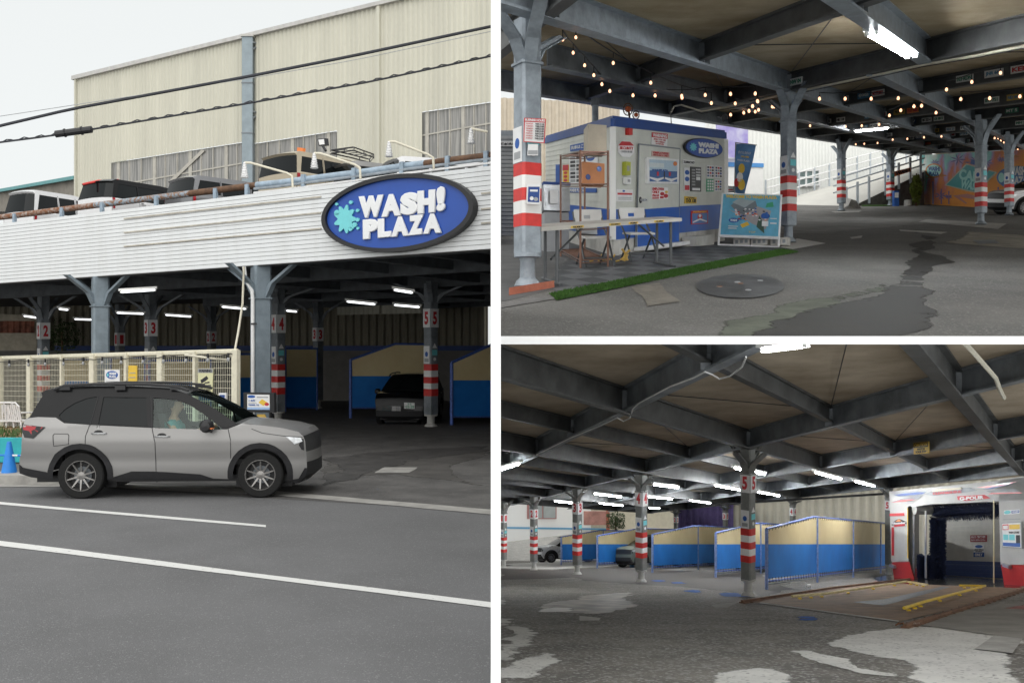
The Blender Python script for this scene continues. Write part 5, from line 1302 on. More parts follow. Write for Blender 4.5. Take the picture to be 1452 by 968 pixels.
def ovalsign(pl, cx, cy, a, b, sl, label):
    c = pl.p(cx, cy, .03); m_ = pl.Y(cx) / F; uu_ = pl.p(cx + 1, cy + sl) - pl.p(cx, cy)
    t = thing('oval_sign', c, label, 'sign'); g = MB(); g.disc(c, uu_ * a, V(0, 0, b * m_), pl.n * .04, M_black, 40); g.build('rim', parent=t)
    g = MB(); g.disc(c + pl.n * .042, uu_ * a * .95, V(0, 0, b * m_ * .92), pl.n * .012, M_blued, 40); g.build('sign_face', parent=t)
    o = pl.n * .056
    def q(u0, v0, u1, v1): return [c + o + uu_ * a * u + V(0, 0, b * m_ * v) for u, v in ((u0, v0), (u1, v0), (u1, v1), (u0, v1))]
    g = MB(); g.text('WASH!', q(-.38, .04, .72, .56), M_wht, bold=.07, thick=.01); g.text('PLAZA', q(-.34, -.58, .68, -.06), M_wht, bold=.07, thick=.01); g.build('lettering', parent=t)
    g = MB(); bl = [c + o + uu_ * a * (-.62 + (.15 + .04 * math.cos(9 * w_)) * math.cos(w_)) + V(0, 0, b * m_ * (.36 + .08 * math.cos(9 * w_)) * math.sin(w_)) for w_ in [2 * math.pi * i / 54 for i in range(54)]]
    g.prism(bl, pl.n * .006, M_cyan); g.build('splash_emblem', parent=t)
ovalsign(FP, 994.5, 210.7, 27, 13.8, .085, 'small oval WASH! PLAZA sign on the booth front wall')
sign('name_plate', 'small white ZUMACAO number plate above the dark price board', 'plate', FP, c2x([(412, 296), (478, 301), (477, 325), (412, 321)]), M_wht, [('ZUMACAO', (.05, .2, .95, .75), M_blk, .02)], th=.006, off=.02)
sign('price_board', 'dark grey price board on the booth front', 'board', FP, c2x([(454, 335), (511, 339), (511, 472), (454, 470)]), flat('charcoal_board', (.07, .07, .07)), [('#', (.5, .46, .9, .6), M_wht), ('#', (.12, .04, .88, .14), M_wht)] + [('¥%d' % v, (.45, .86 - i * .115, .9, .93 - i * .115), M_wht, .02) for i, v in enumerate((400, 600, 800))] + [('#', (.08, .84 - i * .12, .38, .90 - i * .12), M_gry) for i in range(6)], th=.015, off=.02)
sign('sticker_column', 'white strip with blue ovals left of the dark price board', 'sticker', FP, c2x([(420, 340), (450, 342), (450, 470), (420, 469)]), M_wht, [('o', (.1, .7, .9, .9), M_blue), ('o', (.1, .42, .9, .62), M_blue), ('#', (.1, .05, .9, .25), M_redtx)], th=.006, off=.02)
for (q_, m_, lb) in ((((543, 326), (584, 330), (584, 398), (543, 396)), M_wht, 'upper left sheet of small posters right of the price board'), (((588, 329), (628, 334), (628, 400), (588, 397)), M_wht, 'upper right sheet of small posters on the booth front'),
                     (((543, 402), (582, 403), (582, 472), (543, 472)), M_grn, 'green sheet among the small posters on the booth front'), (((588, 405), (626, 407), (626, 470), (588, 471)), M_wht, 'lower right sheet of small posters on the booth front')):
    its = [('#', (.1 + .3 * i, .1 + .22 * j, .3 + .3 * i, .24 + .22 * j), [M_navy, M_gry, M_blk, M_redtx][(i + j * 2) % 4] if m_ is M_wht else M_wht) for i in range(3) for j in range(4)]
    sign('poster', lb, 'poster', FP, c2x(q_), m_, its, th=.005, off=.02)
sign('licence_plate', 'yellow THX 138 licence plate on the booth front', 'plate', FP, c2x([(422, 497), (488, 502), (487, 537), (422, 537)]), M_yel, [('THX 138', (.08, .12, .92, .72), M_blk, .03), ('CALIFORNIA', (.2, .78, .8, .92), M_blk)], th=.008, off=.02)
sign('poster', 'red bordered AirRanger poster on the blue lower band', 'poster', FP, c2x([(457, 577), (551, 573), (550, 646), (458, 652)]), M_redtx, [('#', (.05, .05, .95, .8), flat('mid_blue_print', (.10, .22, .5))), ('AirRanger', (.08, .82, .92, .97), M_yel, .03), ('o', (.35, .3, .65, .75), M_redtx), ('o', (.42, .5, .58, .72), M_wht), ('p', 0, M_wht, [(.08, .1), (.5, .3), (.92, .1), (.92, .2), (.5, .42), (.08, .2)])], th=.006, off=.022)
sign('round_notice', 'octagonal white and red notice left of the booth door', 'notice', FP, c2x([(57, 195), (144, 205), (143, 285), (57, 280)]), M_wht, [], th=.006, off=.02)
oct_ = scene.objects.get('round_notice'); bpy.data.objects.remove(oct_)
g = MB(); oc_ = c2x([(75, 195), (120, 197), (144, 220), (144, 258), (122, 283), (78, 280), (56, 256), (56, 220)]); g.prism([FP.p(x, y, .02) for x, y in oc_][::-1], FP.n * .008, M_wht); oo = g.build('octagon_notice', label='octagonal white notice with red print left of the booth door', cat='notice')
g = MB(); g.prism([FP.p(x, y, .03) for x, y in c2x([(75, 197), (120, 199), (143, 221), (56, 220)])][::-1], FP.n * .003, M_redtx); g.build('printed_panel', parent=oo)
g = MB(); g.text('SECURITY', [FP.p(x, y, .031) for x, y in c2x([(64, 240), (138, 243), (138, 228), (64, 225)])], M_redtx, .02); g.text('CAMERA IN USE', [FP.p(x, y, .031) for x, y in c2x([(70, 258), (132, 260), (132, 249), (70, 247)])], M_gry); g.build('lettering', parent=oo)
for lb, nm, ct, q_, m_ in (('red alarm lamp near the booth top', 'alarm_lamp', 'lamp', ((98, 125), (119, 128), (119, 164), (98, 162)), M_red), ('yellow green intercom box on the booth front', 'intercom', 'intercom', ((81, 309), (108, 311), (107, 384), (80, 382)), flat('lime_plastic', (.45, .48, .05))), ('small white switch under the intercom', 'wall_switch', 'switch', ((84, 396), (111, 398), (111, 432), (84, 431)), M_wht)):
    o = sign(nm, lb, ct, FP, c2x(q_), m_, [('#', (.25, .3, .75, .7), M_gry)] if nm != 'alarm_lamp' else [], th=.07, off=.02)
sign('notice', 'white notice with red line under the switch', 'notice', FP, c2x([(48, 458), (137, 461), (137, 526), (48, 526)]), M_wht, [('#', (.05, .55, .95, .7), M_redtx), ('#', (.1, .3, .9, .36), M_gry), ('#', (.1, .15, .9, .21), M_gry), ('o', (.35, .78, .5, .94), M_blue)], th=.006, off=.02)
g = MB(); bq = c2x([(402, 722), (503, 711), (503, 768), (402, 775)]); g.prism([FP.p(x, y, .05) for x, y in bq[::-1]], FP.n * .3, M_con_l)
g.build('concrete_block', label='loose pale concrete block at the foot of the booth', cat='block')
# left face signs
c1x = lambda l: [(710 + x / 3.34, 130 + y / 3.34) for x, y in l]
sign('banner', 'blue banner with white writing high on the booth side wall', 'banner', LP, c1x([(335, 255), (440, 232), (440, 272), (335, 284)]), M_blue, [('洗車はこちら', (.05, .25, .95, .8), M_wht, .02)], th=.01, off=.02)
sign('price_sheet', 'tall white price sheet with dark cells on the booth side wall', 'sheet', LP, c1x([(330, 302), (398, 295), (398, 435), (330, 437)]), M_wht, [('#', (.1 + .45 * i, .06 + .13 * j, .45 + .42 * i, .15 + .13 * j), M_blk if (i + j) % 3 else M_gry) for i in range(2) for j in range(7)], th=.006, off=.02)
sign('menu_board', 'red and yellow menu board on the booth side wall', 'board', LP, c1x([(300, 348), (328, 346), (328, 435), (300, 436)]), M_yel, [('#', (0, .7, 1, 1), M_redtx)] + [('o', (.2, .5 - .2 * i, .8, .65 - .2 * i), M_redtx) for i in range(3)], th=.01, off=.02)
sign('menu_board', 'narrow blue panel beside the red and yellow menu board', 'board', LP, c1x([(268, 346), (284, 345), (284, 440), (268, 441)]), M_blue, [], th=.02, off=.02)
sign('logo_poster', 'white poster with blue round logo on the booth side wall', 'poster', LP, c1x([(405, 292), (465, 285), (465, 350), (405, 352)]), M_wht, [('o', (.1, .35, .8, .95), M_blue), ('WASH!', (.22, .6, .68, .78), M_wht, .04)], th=.006, off=.02)
sign('banner', 'blue banner with white writing low on the booth side wall', 'banner', LP, c1x([(327, 456), (460, 458), (460, 478), (327, 478)]), M_blue, [('WASH! PLAZA', (.05, .15, .6, .85), M_wht, .03)], th=.01, off=.02)
# wire shelf rack
def rp_(px, Y, ht): return A.pxat(px, Y, ht)
rk = thing('wire_rack', rp_(826, 17.6, 0), 'tall bronze wire shelf rack standing against the booth side wall', 'rack')
k0_ = V((823 - CX) / F * 14.9, 14.9, 0); k1_ = V((795 - CX) / F * 17.3, 17.3, 0); kx = V(.44, .25, 0)
M_brz = mat('bronze_rod', (.20, .11, .08), .4, .6, var=.2)
cs = [k0_, k0_ + kx, k1_ + kx, k1_]
def up(c, h): return V(c.x, c.y, A.gz(c.y) + h)
RH = 1.25 + 49 / F * 14.9
for c in cs:
    g = MB(); g.tube([up(c, 0), up(c, RH)], .018, M_brz, 8); g.build('post', parent=rk)
for h in (.12, .62, 1.26, RH - .02):
    g = MB()
    for a_, b_ in zip(cs, cs[1:] + cs[:1]): g.tube([up(a_, h), up(b_, h)], .011, M_brz, 5); g.tube([up(a_, h - .04), up(b_, h - .04)], .008, M_brz, 5)
    for i in range(1, 22): g.tube([up(cs[0].lerp(cs[3], i / 22), h), up(cs[1].lerp(cs[2], i / 22), h)], .005, M_brz, 4)
    g.build('shelf', parent=rk)
g = MB(); c = up(k0_ + kx * .75 + V(0, .6, 0), RH); g.obox(c - V(.15, .1, 0), V(.30, .1, 0), V(-.03, .45, 0), V(0, 0, .42), mat('cream_box', (.50, .44, .35), .7, var=.1)); g.build('storage_box', label='cream carton on top of the wire rack', cat='box')
g = MB(); c = up(k0_ + V(.06, .35, 0), 1.275); g.obox(c, V(.36, .18, 0), V(-.03, .3, 0), V(0, 0, .33), mat('cardboard_orange', (.50, .21, .09), .75, var=.1)); cb_ = g.build('cardboard_box', label='orange cardboard box with dark round marks on the rack shelf', cat='box')
g = MB(); n_ = V(.18, -.36, 0).normalized(); u_ = V(.36, .18, 0).normalized()
for (a_, h) in ((.10, .10), (.30, .24)): g.disc(c + V(.0, 0, h) + u_ * a_ + n_ * .002, u_ * .045, V(0, 0, .045), n_ * .004, M_navy, 10)
g.build('printed_mark', parent=cb_)
g = MB(); c = up(k0_ + V(.1, -.0, 0), .64)
g.obox(c + V(-.02, 1.1, .0), V(.3, .15, 0), V(-.03, .3, 0), V(0, 0, .35), M_gry); g.build('grey_crate', label='grey crate on the lower shelf of the rack', cat='crate')
sd_ = thing('steel_dispenser', rp_(783, 19, 0), 'stainless steel dispenser cabinet left of the wire rack', 'dispenser')
M_inox = mat('brushed_steel', (.50, .51, .53), .35, .8, var=.15, scale=4)
g = MB(); c = rp_(771, 18.5, .78); g.obox(c, V(.50, .15, 0), V(-.05, .5, 0), V(0, 0, .48), M_inox); g.build('cabinet', parent=sd_)
g = MB(); c = rp_(771, 18.5, .0); g.obox(c + V(.02, .02, 0), V(.46, .14, 0), V(-.04, .45, 0), V(0, 0, .75), M_gry); g.build('stand', parent=sd_)
g = MB(); c = rp_(771, 18.5, 1.26); g.obox(c - V(.01, .02, 0), V(.52, .16, 0), V(-.05, .53, 0), V(0, 0, .05), M_navy); g.build('lid', parent=sd_)
g = MB(); c = rp_(776, 18.49, .9); g.obox(c + V(.05, 0, 0), V(.15, .045, 0), V(.005, -.01, 0), V(0, 0, .25), M_wht); g.build('label_plate', parent=sd_)
# fan on booth roof
fn = thing('fan', A.pxat(893, 21, HT + .05), 'orange and dark fan lying on the booth roof', 'fan')
for i, (x, y, r_) in enumerate(((890.5, 155, 6.5), (902, 163, 4.5))):
    g = MB(); c = P(x, y, 20.5); m_ = 20.5 / F
    for q in range(6):
        a_ = math.pi * q / 6; g.tube([c + V(r_ * m_ * math.cos(a_), 0, r_ * m_ * 1.3 * math.sin(a_)), c - V(r_ * m_ * math.cos(a_), 0, r_ * m_ * 1.3 * math.sin(a_))], .006, M_rustbr, 4)
    g.tube([c + V(r_ * m_ * math.cos(t_), .02, r_ * m_ * 1.3 * math.sin(t_)) for t_ in [2 * math.pi * k / 20 for k in range(21)]], .012, M_rustbr, 5, False)
    g.lathe(c, [(.001, -.05), (r_ * m_ * .7, 0), (.001, .05)], mat('orange_fan_blade', (.45, .10, .03), .4, var=.3), 12, 'y'); g.build('fan_head', parent=fn)
g = MB(); g.tube([P(893, 172, 20.6), P(892, 158, 20.6)], .02, M_rustbr, 6); g.build('stand', parent=fn)
g = MB(); g.tube([P(844, 178, 23), P(844, 146, 23)], .075, M_steel_l, 10); g.tube([P(844, 150, 23), P(844, 140, 23)], .1, M_steel, 10); g.build('downpipe', label='grey downpipe rising behind the booth roof', cat='pipe')

# ---------------------------------------------------------------- folding table and chairs
HTB = .74
T0 = A.pxat(768, A.h and F * (A.h - HTB) / (322 - 262), 0); Yl = T0.y; Yr = F * (A.h - HTB) / (309 - 262)
T0 = V((768 - CX) / F * Yl, Yl, 0); T1 = V((967 - CX) / F * Yr, Yr, 0); wv = V(-.16, .72, 0)
tbl = thing('folding_table', up((T0 + T1) / 2, 0), 'long grey topped folding table in front of the booth', 'table')
M_ttop = mat('table_top', (.42, .40, .37), .6, var=.08, scale=4)
g = MB(); q = [T0, T1, T1 + wv, T0 + wv]; g.prism([up(c, HTB - .05) for c in q], V(0, 0, .05), M_ttop, mat('table_edge', (.52, .50, .46), .6, var=.05)); tp = g.build('table_top', parent=tbl)
tn = V((T1 - T0).y, -(T1 - T0).x, 0).normalized()
def along(u, h, off=0.0): c = T0.lerp(T1, u) + tn * off; return up(c, h)
g = MB()
for u0, u1 in ((.17, .25), (.42, .50), (.56, .63), (.76, .84)): gs = MB(); gs.prism([along(u0, HTB - .04, .003), along(u1, HTB - .04, .003), along(u1, HTB - .012, .003), along(u0, HTB - .012, .003)], tn * .003, M_yel); gs.build('edge_sticker', parent=tp)
for u0, u1 in ((.17, .25), (.42, .50), (.56, .63), (.76, .84)): g.text('MOBILE', [along(u0 + .01, HTB - .036, .008), along(u1 - .01, HTB - .036, .008), along(u1 - .01, HTB - .016, .008), along(u0 + .01, HTB - .016, .008)], M_blk)
g.build('edge_lettering', parent=tp)
M_leg = mat('grey_leg_steel', (.09, .095, .10), .4, .4, var=.1)
for u in (.10, .92):
    for s in (.12, .88):
        g = MB(); a_ = T0.lerp(T1, u) + wv * s; g.tube([up(a_, HTB - .05), up(a_ + (T1 - T0) * .0, .0)], .022, M_leg, 8); g.build('leg', parent=tbl, smooth=40)
    g = MB(); a_ = T0.lerp(T1, u) - wv * .1; b_ = T0.lerp(T1, u) + wv * 1.05; g.tube([up(a_, .02), up(b_, .02)], .02, M_leg, 8); g.build('foot_bar', parent=tbl)
    g = MB(); v_ = .25 if u < .5 else .7; g.tube([up(T0.lerp(T1, u) + wv * .5, .3), up(T0.lerp(T1, .30 if u < .5 else .70) + wv * .5, HTB - .06)], .016, M_leg, 6); g.build('brace', parent=tbl)
M_chs = mat('white_chair_plastic', (.56, .55, .53), .5, var=.04)
def folding_chair(px, row, rz, label, sc=1.0):
    c = A.G(px, row); t = thing('folding_chair', c, label, 'chair', 'white folding chairs at the table'); r = Matrix.Rotation(rz, 3, 'Z')
    sl = A.slope()
    def q(x, y, z):
        v = r @ V(x * sc, y * sc, 0); return V(c.x + v.x, c.y + v.y, c.z + z * sc + sl * v.y)
    g = MB(); g.prism([q(-.22, -.20, .44), q(.22, -.20, .44), q(.23, 0, .45), q(.2, .22, .43), q(-.2, .22, .43), q(-.23, 0, .45)], V(0, 0, .03), M_chs); g.build('seat', parent=t, smooth=40)
    g = MB()
    n_ = 8
    for i in range(n_):
        a_, b_ = -.23 + .46 * i / n_, -.23 + .46 * (i + 1) / n_; f1 = lambda x: .30 - .9 * x * x
        if i in (3, 4):
            g.prism([q(a_, f1(a_), .66), q(b_, f1(b_), .66), q(b_, f1(b_) + .02, .73), q(a_, f1(a_) + .02, .73)], r @ V(0, .02, 0), M_chs); g.prism([q(a_, f1(a_) + .03, .79), q(b_, f1(b_) + .03, .79), q(b_, f1(b_) + .04, .88), q(a_, f1(a_) + .04, .88)], r @ V(0, .02, 0), M_chs)
        else: g.prism([q(a_, f1(a_), .66), q(b_, f1(b_), .66), q(b_, f1(b_) + .04, .88), q(a_, f1(a_) + .04, .88)], r @ V(0, .02, 0), M_chs)
    g.build('backrest', parent=t, smooth=40)
    for s in (-1, 1):
        g = MB(); g.tube([q(s * .235, .33, .84), q(s * .235, .22, .62), q(s * .235, -.02, .42), q(s * .235, -.30, 0)], .016, M_leg, 8); g.build('front_leg', parent=t, smooth=40)
        g = MB(); g.tube([q(s * .20, -.12, .44), q(s * .20, .28, 0)], .016, M_leg, 8); g.build('rear_leg', parent=t, smooth=40)
    g = MB(); g.tube([q(-.235, -.2, .14), q(.235, -.2, .14)], .012, M_leg, 6); g.tube([q(-.2, .2, .09), q(.2, .2, .09)], .012, M_leg, 6); g.build('stretcher', parent=t)
folding_chair(842, 377, R(14), 'left white folding chair with its back behind the table', .98)
folding_chair(905, 369, R(14), 'right white folding chair with its back behind the table', .98)
g = MB(); c = A.G(858, 372)
for k in range(9): g.tube([c + V(-.25 + .07 * k, 0, .02 + .02 * (k % 2)), c + V(-.19 + .07 * k, 0, .03 + .05 * (k % 3))], .014, M_gold, 6)
g.tube([c + V(.28, 0, .03), c + V(.33, 0, .14), c + V(.40, 0, .20)], .018, M_gold, 6); g.tube([c + V(.36, 0, .03), c + V(.33, 0, .14), c + V(.27, 0, .22)], .018, M_gold, 6)
g.build('brass_ornament', label='small golden chain ornament on the floor under the right chair', cat='ornament')

# ---------------------------------------------------------------- welcome board
WB = VP(1019, F * A.h / 86, 1105, F * A.h / 89)
wb = thing('welcome_board', WB.p(1062, 349), 'WELCOME TO WASH PLAZA map board on a white stand beside the column', 'board')
g = MB(); q = [(1020.8, 334), (1106, 337), (1108.3, 276.3), (1025.3, 273.8)]
g.prism([WB.p(*c) for c in q], WB.n * .03, M_wht); fr_ = g.build('frame', parent=wb)
M_sea = mat('map_blue', (.13, .42, .60), .5, var=.12, scale=5)
q2 = [(1022.4, 332.6), (1104.8, 335.5), (1107, 277.8), (1026.7, 275.5)]
g = MB(); g.prism([WB.p(*c, .032) for c in q2], WB.n * .005, M_sea); pn = g.build('map_panel', parent=wb)
fill(pn, WB, [WB.p(*c, .032) for c in (q2[3], q2[2], q2[1], q2[0])], .006, [
    ('WELCOME TO WASH PLAZA', (.05, .91, .95, .985), M_yel, .05),
    ('p', 0, flat('map_grey', (.17, .20, .22)), [(.15, .72), (.28, .9), (.58, .86), (.62, .70), (.42, .45), (.30, .52)]), ('p', 0, flat('map_wall', (.34, .40, .42)), [(.17, .80), (.28, .9), (.58, .86), (.40, .68)]),
    ('p', 0, flat('map_floor', (.36, .34, .35)), [(.12, .62), (.40, .50), (.62, .72), (.86, .62), (.78, .16), (.56, .28), (.34, .46)]), ('p', 0, M_grn, [(.76, .70), (.90, .72), (.88, .84), (.78, .80)]), ('p', 0, flat('dark_foliage_print', (.05, .10, .07)), [(.62, .22), (.76, .06), (.74, .3), (.66, .5)]),
    ('o', (.13, .30, .31, .42), M_blue), ('WASH!', (.16, .33, .28, .39), M_wht, .04), ('p', 0, M_yel, [(.34, .26), (.46, .34), (.50, .26), (.38, .18)])] +
    [('o', (x, y, x + .035, y + .03), m_) for x, y, m_ in [(random.uniform(.2, .78), random.uniform(.35, .65), random.choice([M_redtx, M_wht, M_wht, M_blue, M_org, M_blk])) for _ in range(46)]] +
    [('o', (.70, .42, .84, .56), M_blue), ('#', (.72, .24, .82, .36), M_wht), ('#', (.86, .3, .96, .33), M_wht), ('#', (.86, .42, .96, .44), M_wht), ('#', (.14, .20, .30, .22), M_wht), ('#', (.14, .15, .28, .17), M_wht), ('TOP', (.5, .06, .62, .1), M_yel)], 'map_lettering')
for a_, b_ in (((1019.2, 347.5), (1025.5, 273.8)), ((1104.2, 351), (1108.3, 276.3)), ((1019, 347), (1104.5, 350.6)), ((1020.4, 335), (1105.5, 338.6))):
    g = MB(); g.tube([WB.p(*a_, .02), WB.p(*b_, .02)], .022, M_wht, 6); g.build('stand_bar', parent=wb)
for x, lb in ((1037, 'left'), (1062, 'middle'), (1090, 'right')):
    g = MB(); c = WB.p(x, 347.5, -.12); g.obox(c, WB.u * .34, -WB.n * .2, V(0, 0, .15), M_con_l)
    for k in range(3): g.obox(c + WB.u * (.04 + .1 * k) + WB.n * .003 + V(0, 0, .04), WB.u * .06, -WB.n * .01, V(0, 0, .07), M_steel)
    g.build('ballast_block', label='pale hollow block under the welcome board, the ' + lb + ' of three', cat='block')
# flag
fl = thing('banner_flag', A.pxat(1044, 22, 0), 'tall blue translucent advertising flag behind the welcome board', 'flag')
fpl = VP(1040, 22.5, 1075, 22.3)
g = MB(); n_ = 10; vs = []; fs = []
for i in range(n_ + 1):
    for j in range(5):
        t_, s_ = i / n_, j / 4; x = (1044.3 - 2.8 * t_) * (1 - s_) + (1072 - 16 * t_) * s_; y = (204 + 69 * t_) * (1 - s_) + (206.5 + 70 * t_) * s_
        vs.append(fpl.p(x, y, .05 * math.sin(3 * s_ + 5 * t_)))
for i in range(n_):
    for j in range(4): fs.append((i * 5 + j, i * 5 + j + 1, (i + 1) * 5 + j + 1, (i + 1) * 5 + j))
g.add(vs, fs, mat('flag_cloth', (.12, .26, .50), .8, var=.25, scale=2.5)); g.build('cloth', parent=fl, smooth=60)
g = MB(); g.tube([fpl.p(1041.5, 280), fpl.p(1043.3, 202)], .015, M_gry, 6); g.tube([fpl.p(1043.3, 202.5), fpl.p(1073, 206)], .012, M_gry, 6); g.build('pole', parent=fl)
g = MB()
for (t0, t1, w0, w1, tx, m_) in ((.15, .21, .15, .85, 'ガソリンスタンド', M_wht), (.24, .28, .3, .8, '洗車', M_yel), (.32, .36, .12, .88, 'WASH PLAZA', M_wht)):
    def fq(s_, t_): return fpl.p((1044.3 - 2.8 * t_) * (1 - s_) + (1072 - 16 * t_) * s_, (204 + 69 * t_) * (1 - s_) + (206.5 + 70 * t_) * s_, .09)
    g.text(tx, [fq(w0, t1), fq(w1, t1), fq(w1, t0), fq(w0, t0)], m_, .02)
for (s_, t_, r_, m_) in ((.45, .5, .07, M_yel), (.4, .68, .07, M_wht), (.2, .8, .06, M_redtx), (.6, .82, .08, M_yel)): g.disc(fq(s_, t_), fpl.u * r_, V(0, 0, r_ * 1.6), fpl.n * .003, m_, 14)
g.build('flag_print', parent=fl)
sign('notice_stand', 'small red and white framed notice behind the flag foot', 'notice', VP(1030, 22.8, 1045, 22.8), [(1029.5, 264), (1041, 264.5), (1041, 273), (1030, 273)], M_blk, [('#', (.1, .12, .9, .88), M_wht), ('#', (.2, .3, .8, .5), M_redtx)], th=.02, off=0)

# ---------------------------------------------------------------- things hung under the roof: licence plates
def beam_s(k_t, px):                      # point of the cross beam t seen at px
    x0, y0 = Bc.x + d1.x * k_t, Bc.y + k_t; r_ = (px - CX) / F
    s = (x0 - r_ * y0) / (r_ - d2.x); return V(x0 + d2.x * s, y0 + s, 0)
PLT = [(0, [(1131, 'NW 04', 'w', 'g')]), (1, [(1177.5, 'L2S 4MW', 'w', 'k'), (1197, 'DY 5920', 'w', 'b'), (1226.5, '4JXM55', 'b', 'w'), (1247, 'NYTDRY', 'w', 'r'), (1370, '103·RDN', 'w', 'g'), (1411.5, 'JNR 667', 'w', 'b'), (1450, 'KEN', 'w', 'r')]),
       (2, [(1174, 'TX6 902', 'w', 'k'), (1193.5, 'HR 118', 'w', 'k'), (1234.5, 'C4M 22', 'b', 'w'), (1251.5, 'GT•48', 'w', 'r'), (1276.6, '7KPL33', 'y', 'k'), (1295.9, 'FLD 960', 'o', 'r'), (1408, 'B19 751', 'w', 'g'), (1440.6, 'ND 4471', 'y', 'b')]),
       (3, [(1226, 'OHM 31', 'b', 'w'), (1240.6, 'RV2', 'w', 'k'), (1278.6, 'PD 1187', 'w', 'r'), (1293.7, 'NAV', 'n', 'w'), (1315.3, 'SK 2214', 'w', 'k'), (1332.6, 'GR 8812', 'w', 'g'), (1436.5, 'MT 5', 'g', 'w')]),
       (4, [(1261, '88 KL', 'w', 'k'), (1311, 'V8 501', 'w', 'k'), (1326.5, 'NY 33', 'y', 'k'), (1349, 'SEA 21', 'w', 'b'), (1369.7, 'HK9', 'w', 'k'), (1449, 'MN 2', 'w', 'g')]),
       (5, [(1292, 'BZ 31', 'w', 'k'), (1304, 'OLD 6', 'n', 'w'), (1337, '62 NN', 'b', 'w'), (1350, 'TR 40', 'w', 'r'), (1368, 'P33', 'w', 'b')]), (6, [(1316, 'ORG 1', 'o', 'r'), (1357, 'AL 10', 'w', 'k'), (1371, 'RZ 77', 'w', 'g')]), (7, [(1371, 'YT 12', 'y', 'k'), (1345, 'EL 5', 'w', 'k')])]
CC = {'w': flat('pale_plate', (.78, .78, .76)), 'k': M_blk, 'b': flat('plate_blue', (.10, .28, .45)), 'r': M_redtx, 'g': flat('plate_green', (.06, .25, .16)), 'y': flat('plate_yellow', (.62, .42, .08)), 'o': M_org, 'n': flat('plate_navy', (.03, .06, .14))}
ordn = ['first', 'second', 'third', 'fourth', 'fifth', 'sixth', 'seventh', 'eighth']
cn = {'w': 'white', 'b': 'blue', 'y': 'yellow', 'o': 'orange', 'n': 'dark', 'g': 'green'}
sN = V(d2.y, -d2.x, 0).normalized(); sN = -sN if sN.dot(V(.5, 1, 0)) > 0 else sN
for bi, lst in PLT:
    t_ = bi * 4.67
    for px, tx, bgc, fc in lst:
        c = beam_s(t_, px)
        z = A.gz(c.y) + HB + (.0 if bi % 2 == 0 else .07) + .17
        u = -d2.normalized(); c = V(c.x, c.y, z)
        ph = .075
        c = c + V(u.y, -u.x, 0) * 0
        nn = V(u.y, -u.x, 0); nn = -nn if nn.dot(V(c.x, c.y, 0)) > 0 else nn
        us = u * 1.0 + V(0, 0, A.slope() * u.y)
        pw = .29
        q = [c - us * pw - V(0, 0, ph) + nn * .03, c + us * pw - V(0, 0, ph) + nn * .03, c + us * pw + V(0, 0, ph) + nn * .03, c - us * pw + V(0, 0, ph) + nn * .03]
        if (q[0].x / q[0].y) > (q[1].x / q[1].y): q = [q[1], q[0], q[3], q[2]]
        g = MB(); g.prism(q, nn * .012, CC[bgc])
        o = g.build('licence_plate', label='%s %s licence plate on the %s plated roof beam from the front' % (cn[bgc], tx.replace('·', ' ').replace('•', ' '), ordn[bi]), cat='plate', group='licence plates on the roof beams')
        g = MB(); m1 = [p + nn * .0135 for p in q]
        def mq(u0, v0, u1, v1):
            f_ = lambda u_, v_: (m1[0] * (1 - u_) + m1[1] * u_) * (1 - v_) + (m1[3] * (1 - u_) + m1[2] * u_) * v_
            return [f_(u0, v0), f_(u1, v0), f_(u1, v1), f_(u0, v1)]
        g.text(tx, mq(.08, .2, .92, .8), CC[fc], .03); g.build('lettering', parent=o)

# fluorescent lights
fluor(A, P(1236, 47, F * 1.95 / (262 - 47)) , P(1292, 80, F * 1.95 / (262 - 80)), 'big twin tube light fixed under the near girder of the upper hall', 'tube lights under the upper roof', 2, .20, .028)
fluor(A, P(1213, 186.5, F * 1.95 / 75), P(1260, 182, F * 1.95 / 80), 'long strip light hanging deeper under the plated beams', 'tube lights under the upper roof', 1, .14, .03)
# string lights
def strand(pts, label, hang=6.0, H=1.9, Yf=None, wire_y=8, n_extra=()):
    P3 = []
    for x, y in pts:
        Y = Yf if Yf else F * H / (262 - y); P3.append((x, y, Y))
    g = MB(); w_ = []
    for i, (x, y, Y) in enumerate(P3):
        w_.append(P(x, y - wire_y, Y))
    s_ = [w_[0]]
    for a_, b_ in zip(w_, w_[1:]): s_ += [(a_ + b_) / 2 - V(0, 0, .015), b_]
    g.tube(s_, .010, M_black, 4); root = g.build('string_light', label=label, cat='string light', base=w_[0])
    for i, (x, y, Y) in enumerate(P3):
        c = P(x, y, Y); m_ = Y / F; r_ = min(.034, 2.0 * m_)
        g = MB(); g.lathe(c, [(.001, -r_ * 1.25), (r_ * .7, -r_ * .9), (r_, -.1 * r_), (r_ * .75, r_ * .8), (r_ * .3, r_ * 1.4)], M_bulb, 10); bb = g.build('bulb', parent=root, smooth=60)
        g = MB(); g.lathe(c + V(0, 0, r_ * 1.3), [(r_ * .5, 0), (r_ * .5, r_ * 1.4), (r_ * .15, r_ * 1.6)], M_black, 8); g.tube([c + V(0, 0, r_ * 2.6), P(x, y - wire_y, Y)], .008, M_black, 4); g.build('socket', parent=bb)
k5 = lambda l: [(710 + x / 3.924, y / 3.924) for x, y in l]
k6 = lambda l: [(1080 + x / 3.903, y / 3.903) for x, y in l]
k3 = lambda l: [(1010 + x / 3.873, 120 + y / 3.873) for x, y in l]
k4 = lambda l: [(1200 + x / 3.722, 80 + y / 3.722) for x, y in l]
strand(k5([(345, 222), (403, 295), (467, 365), (518, 420), (563, 470), (607, 508)]), 'string of glowing bulbs sloping away from the nearest column', wire_y=13)
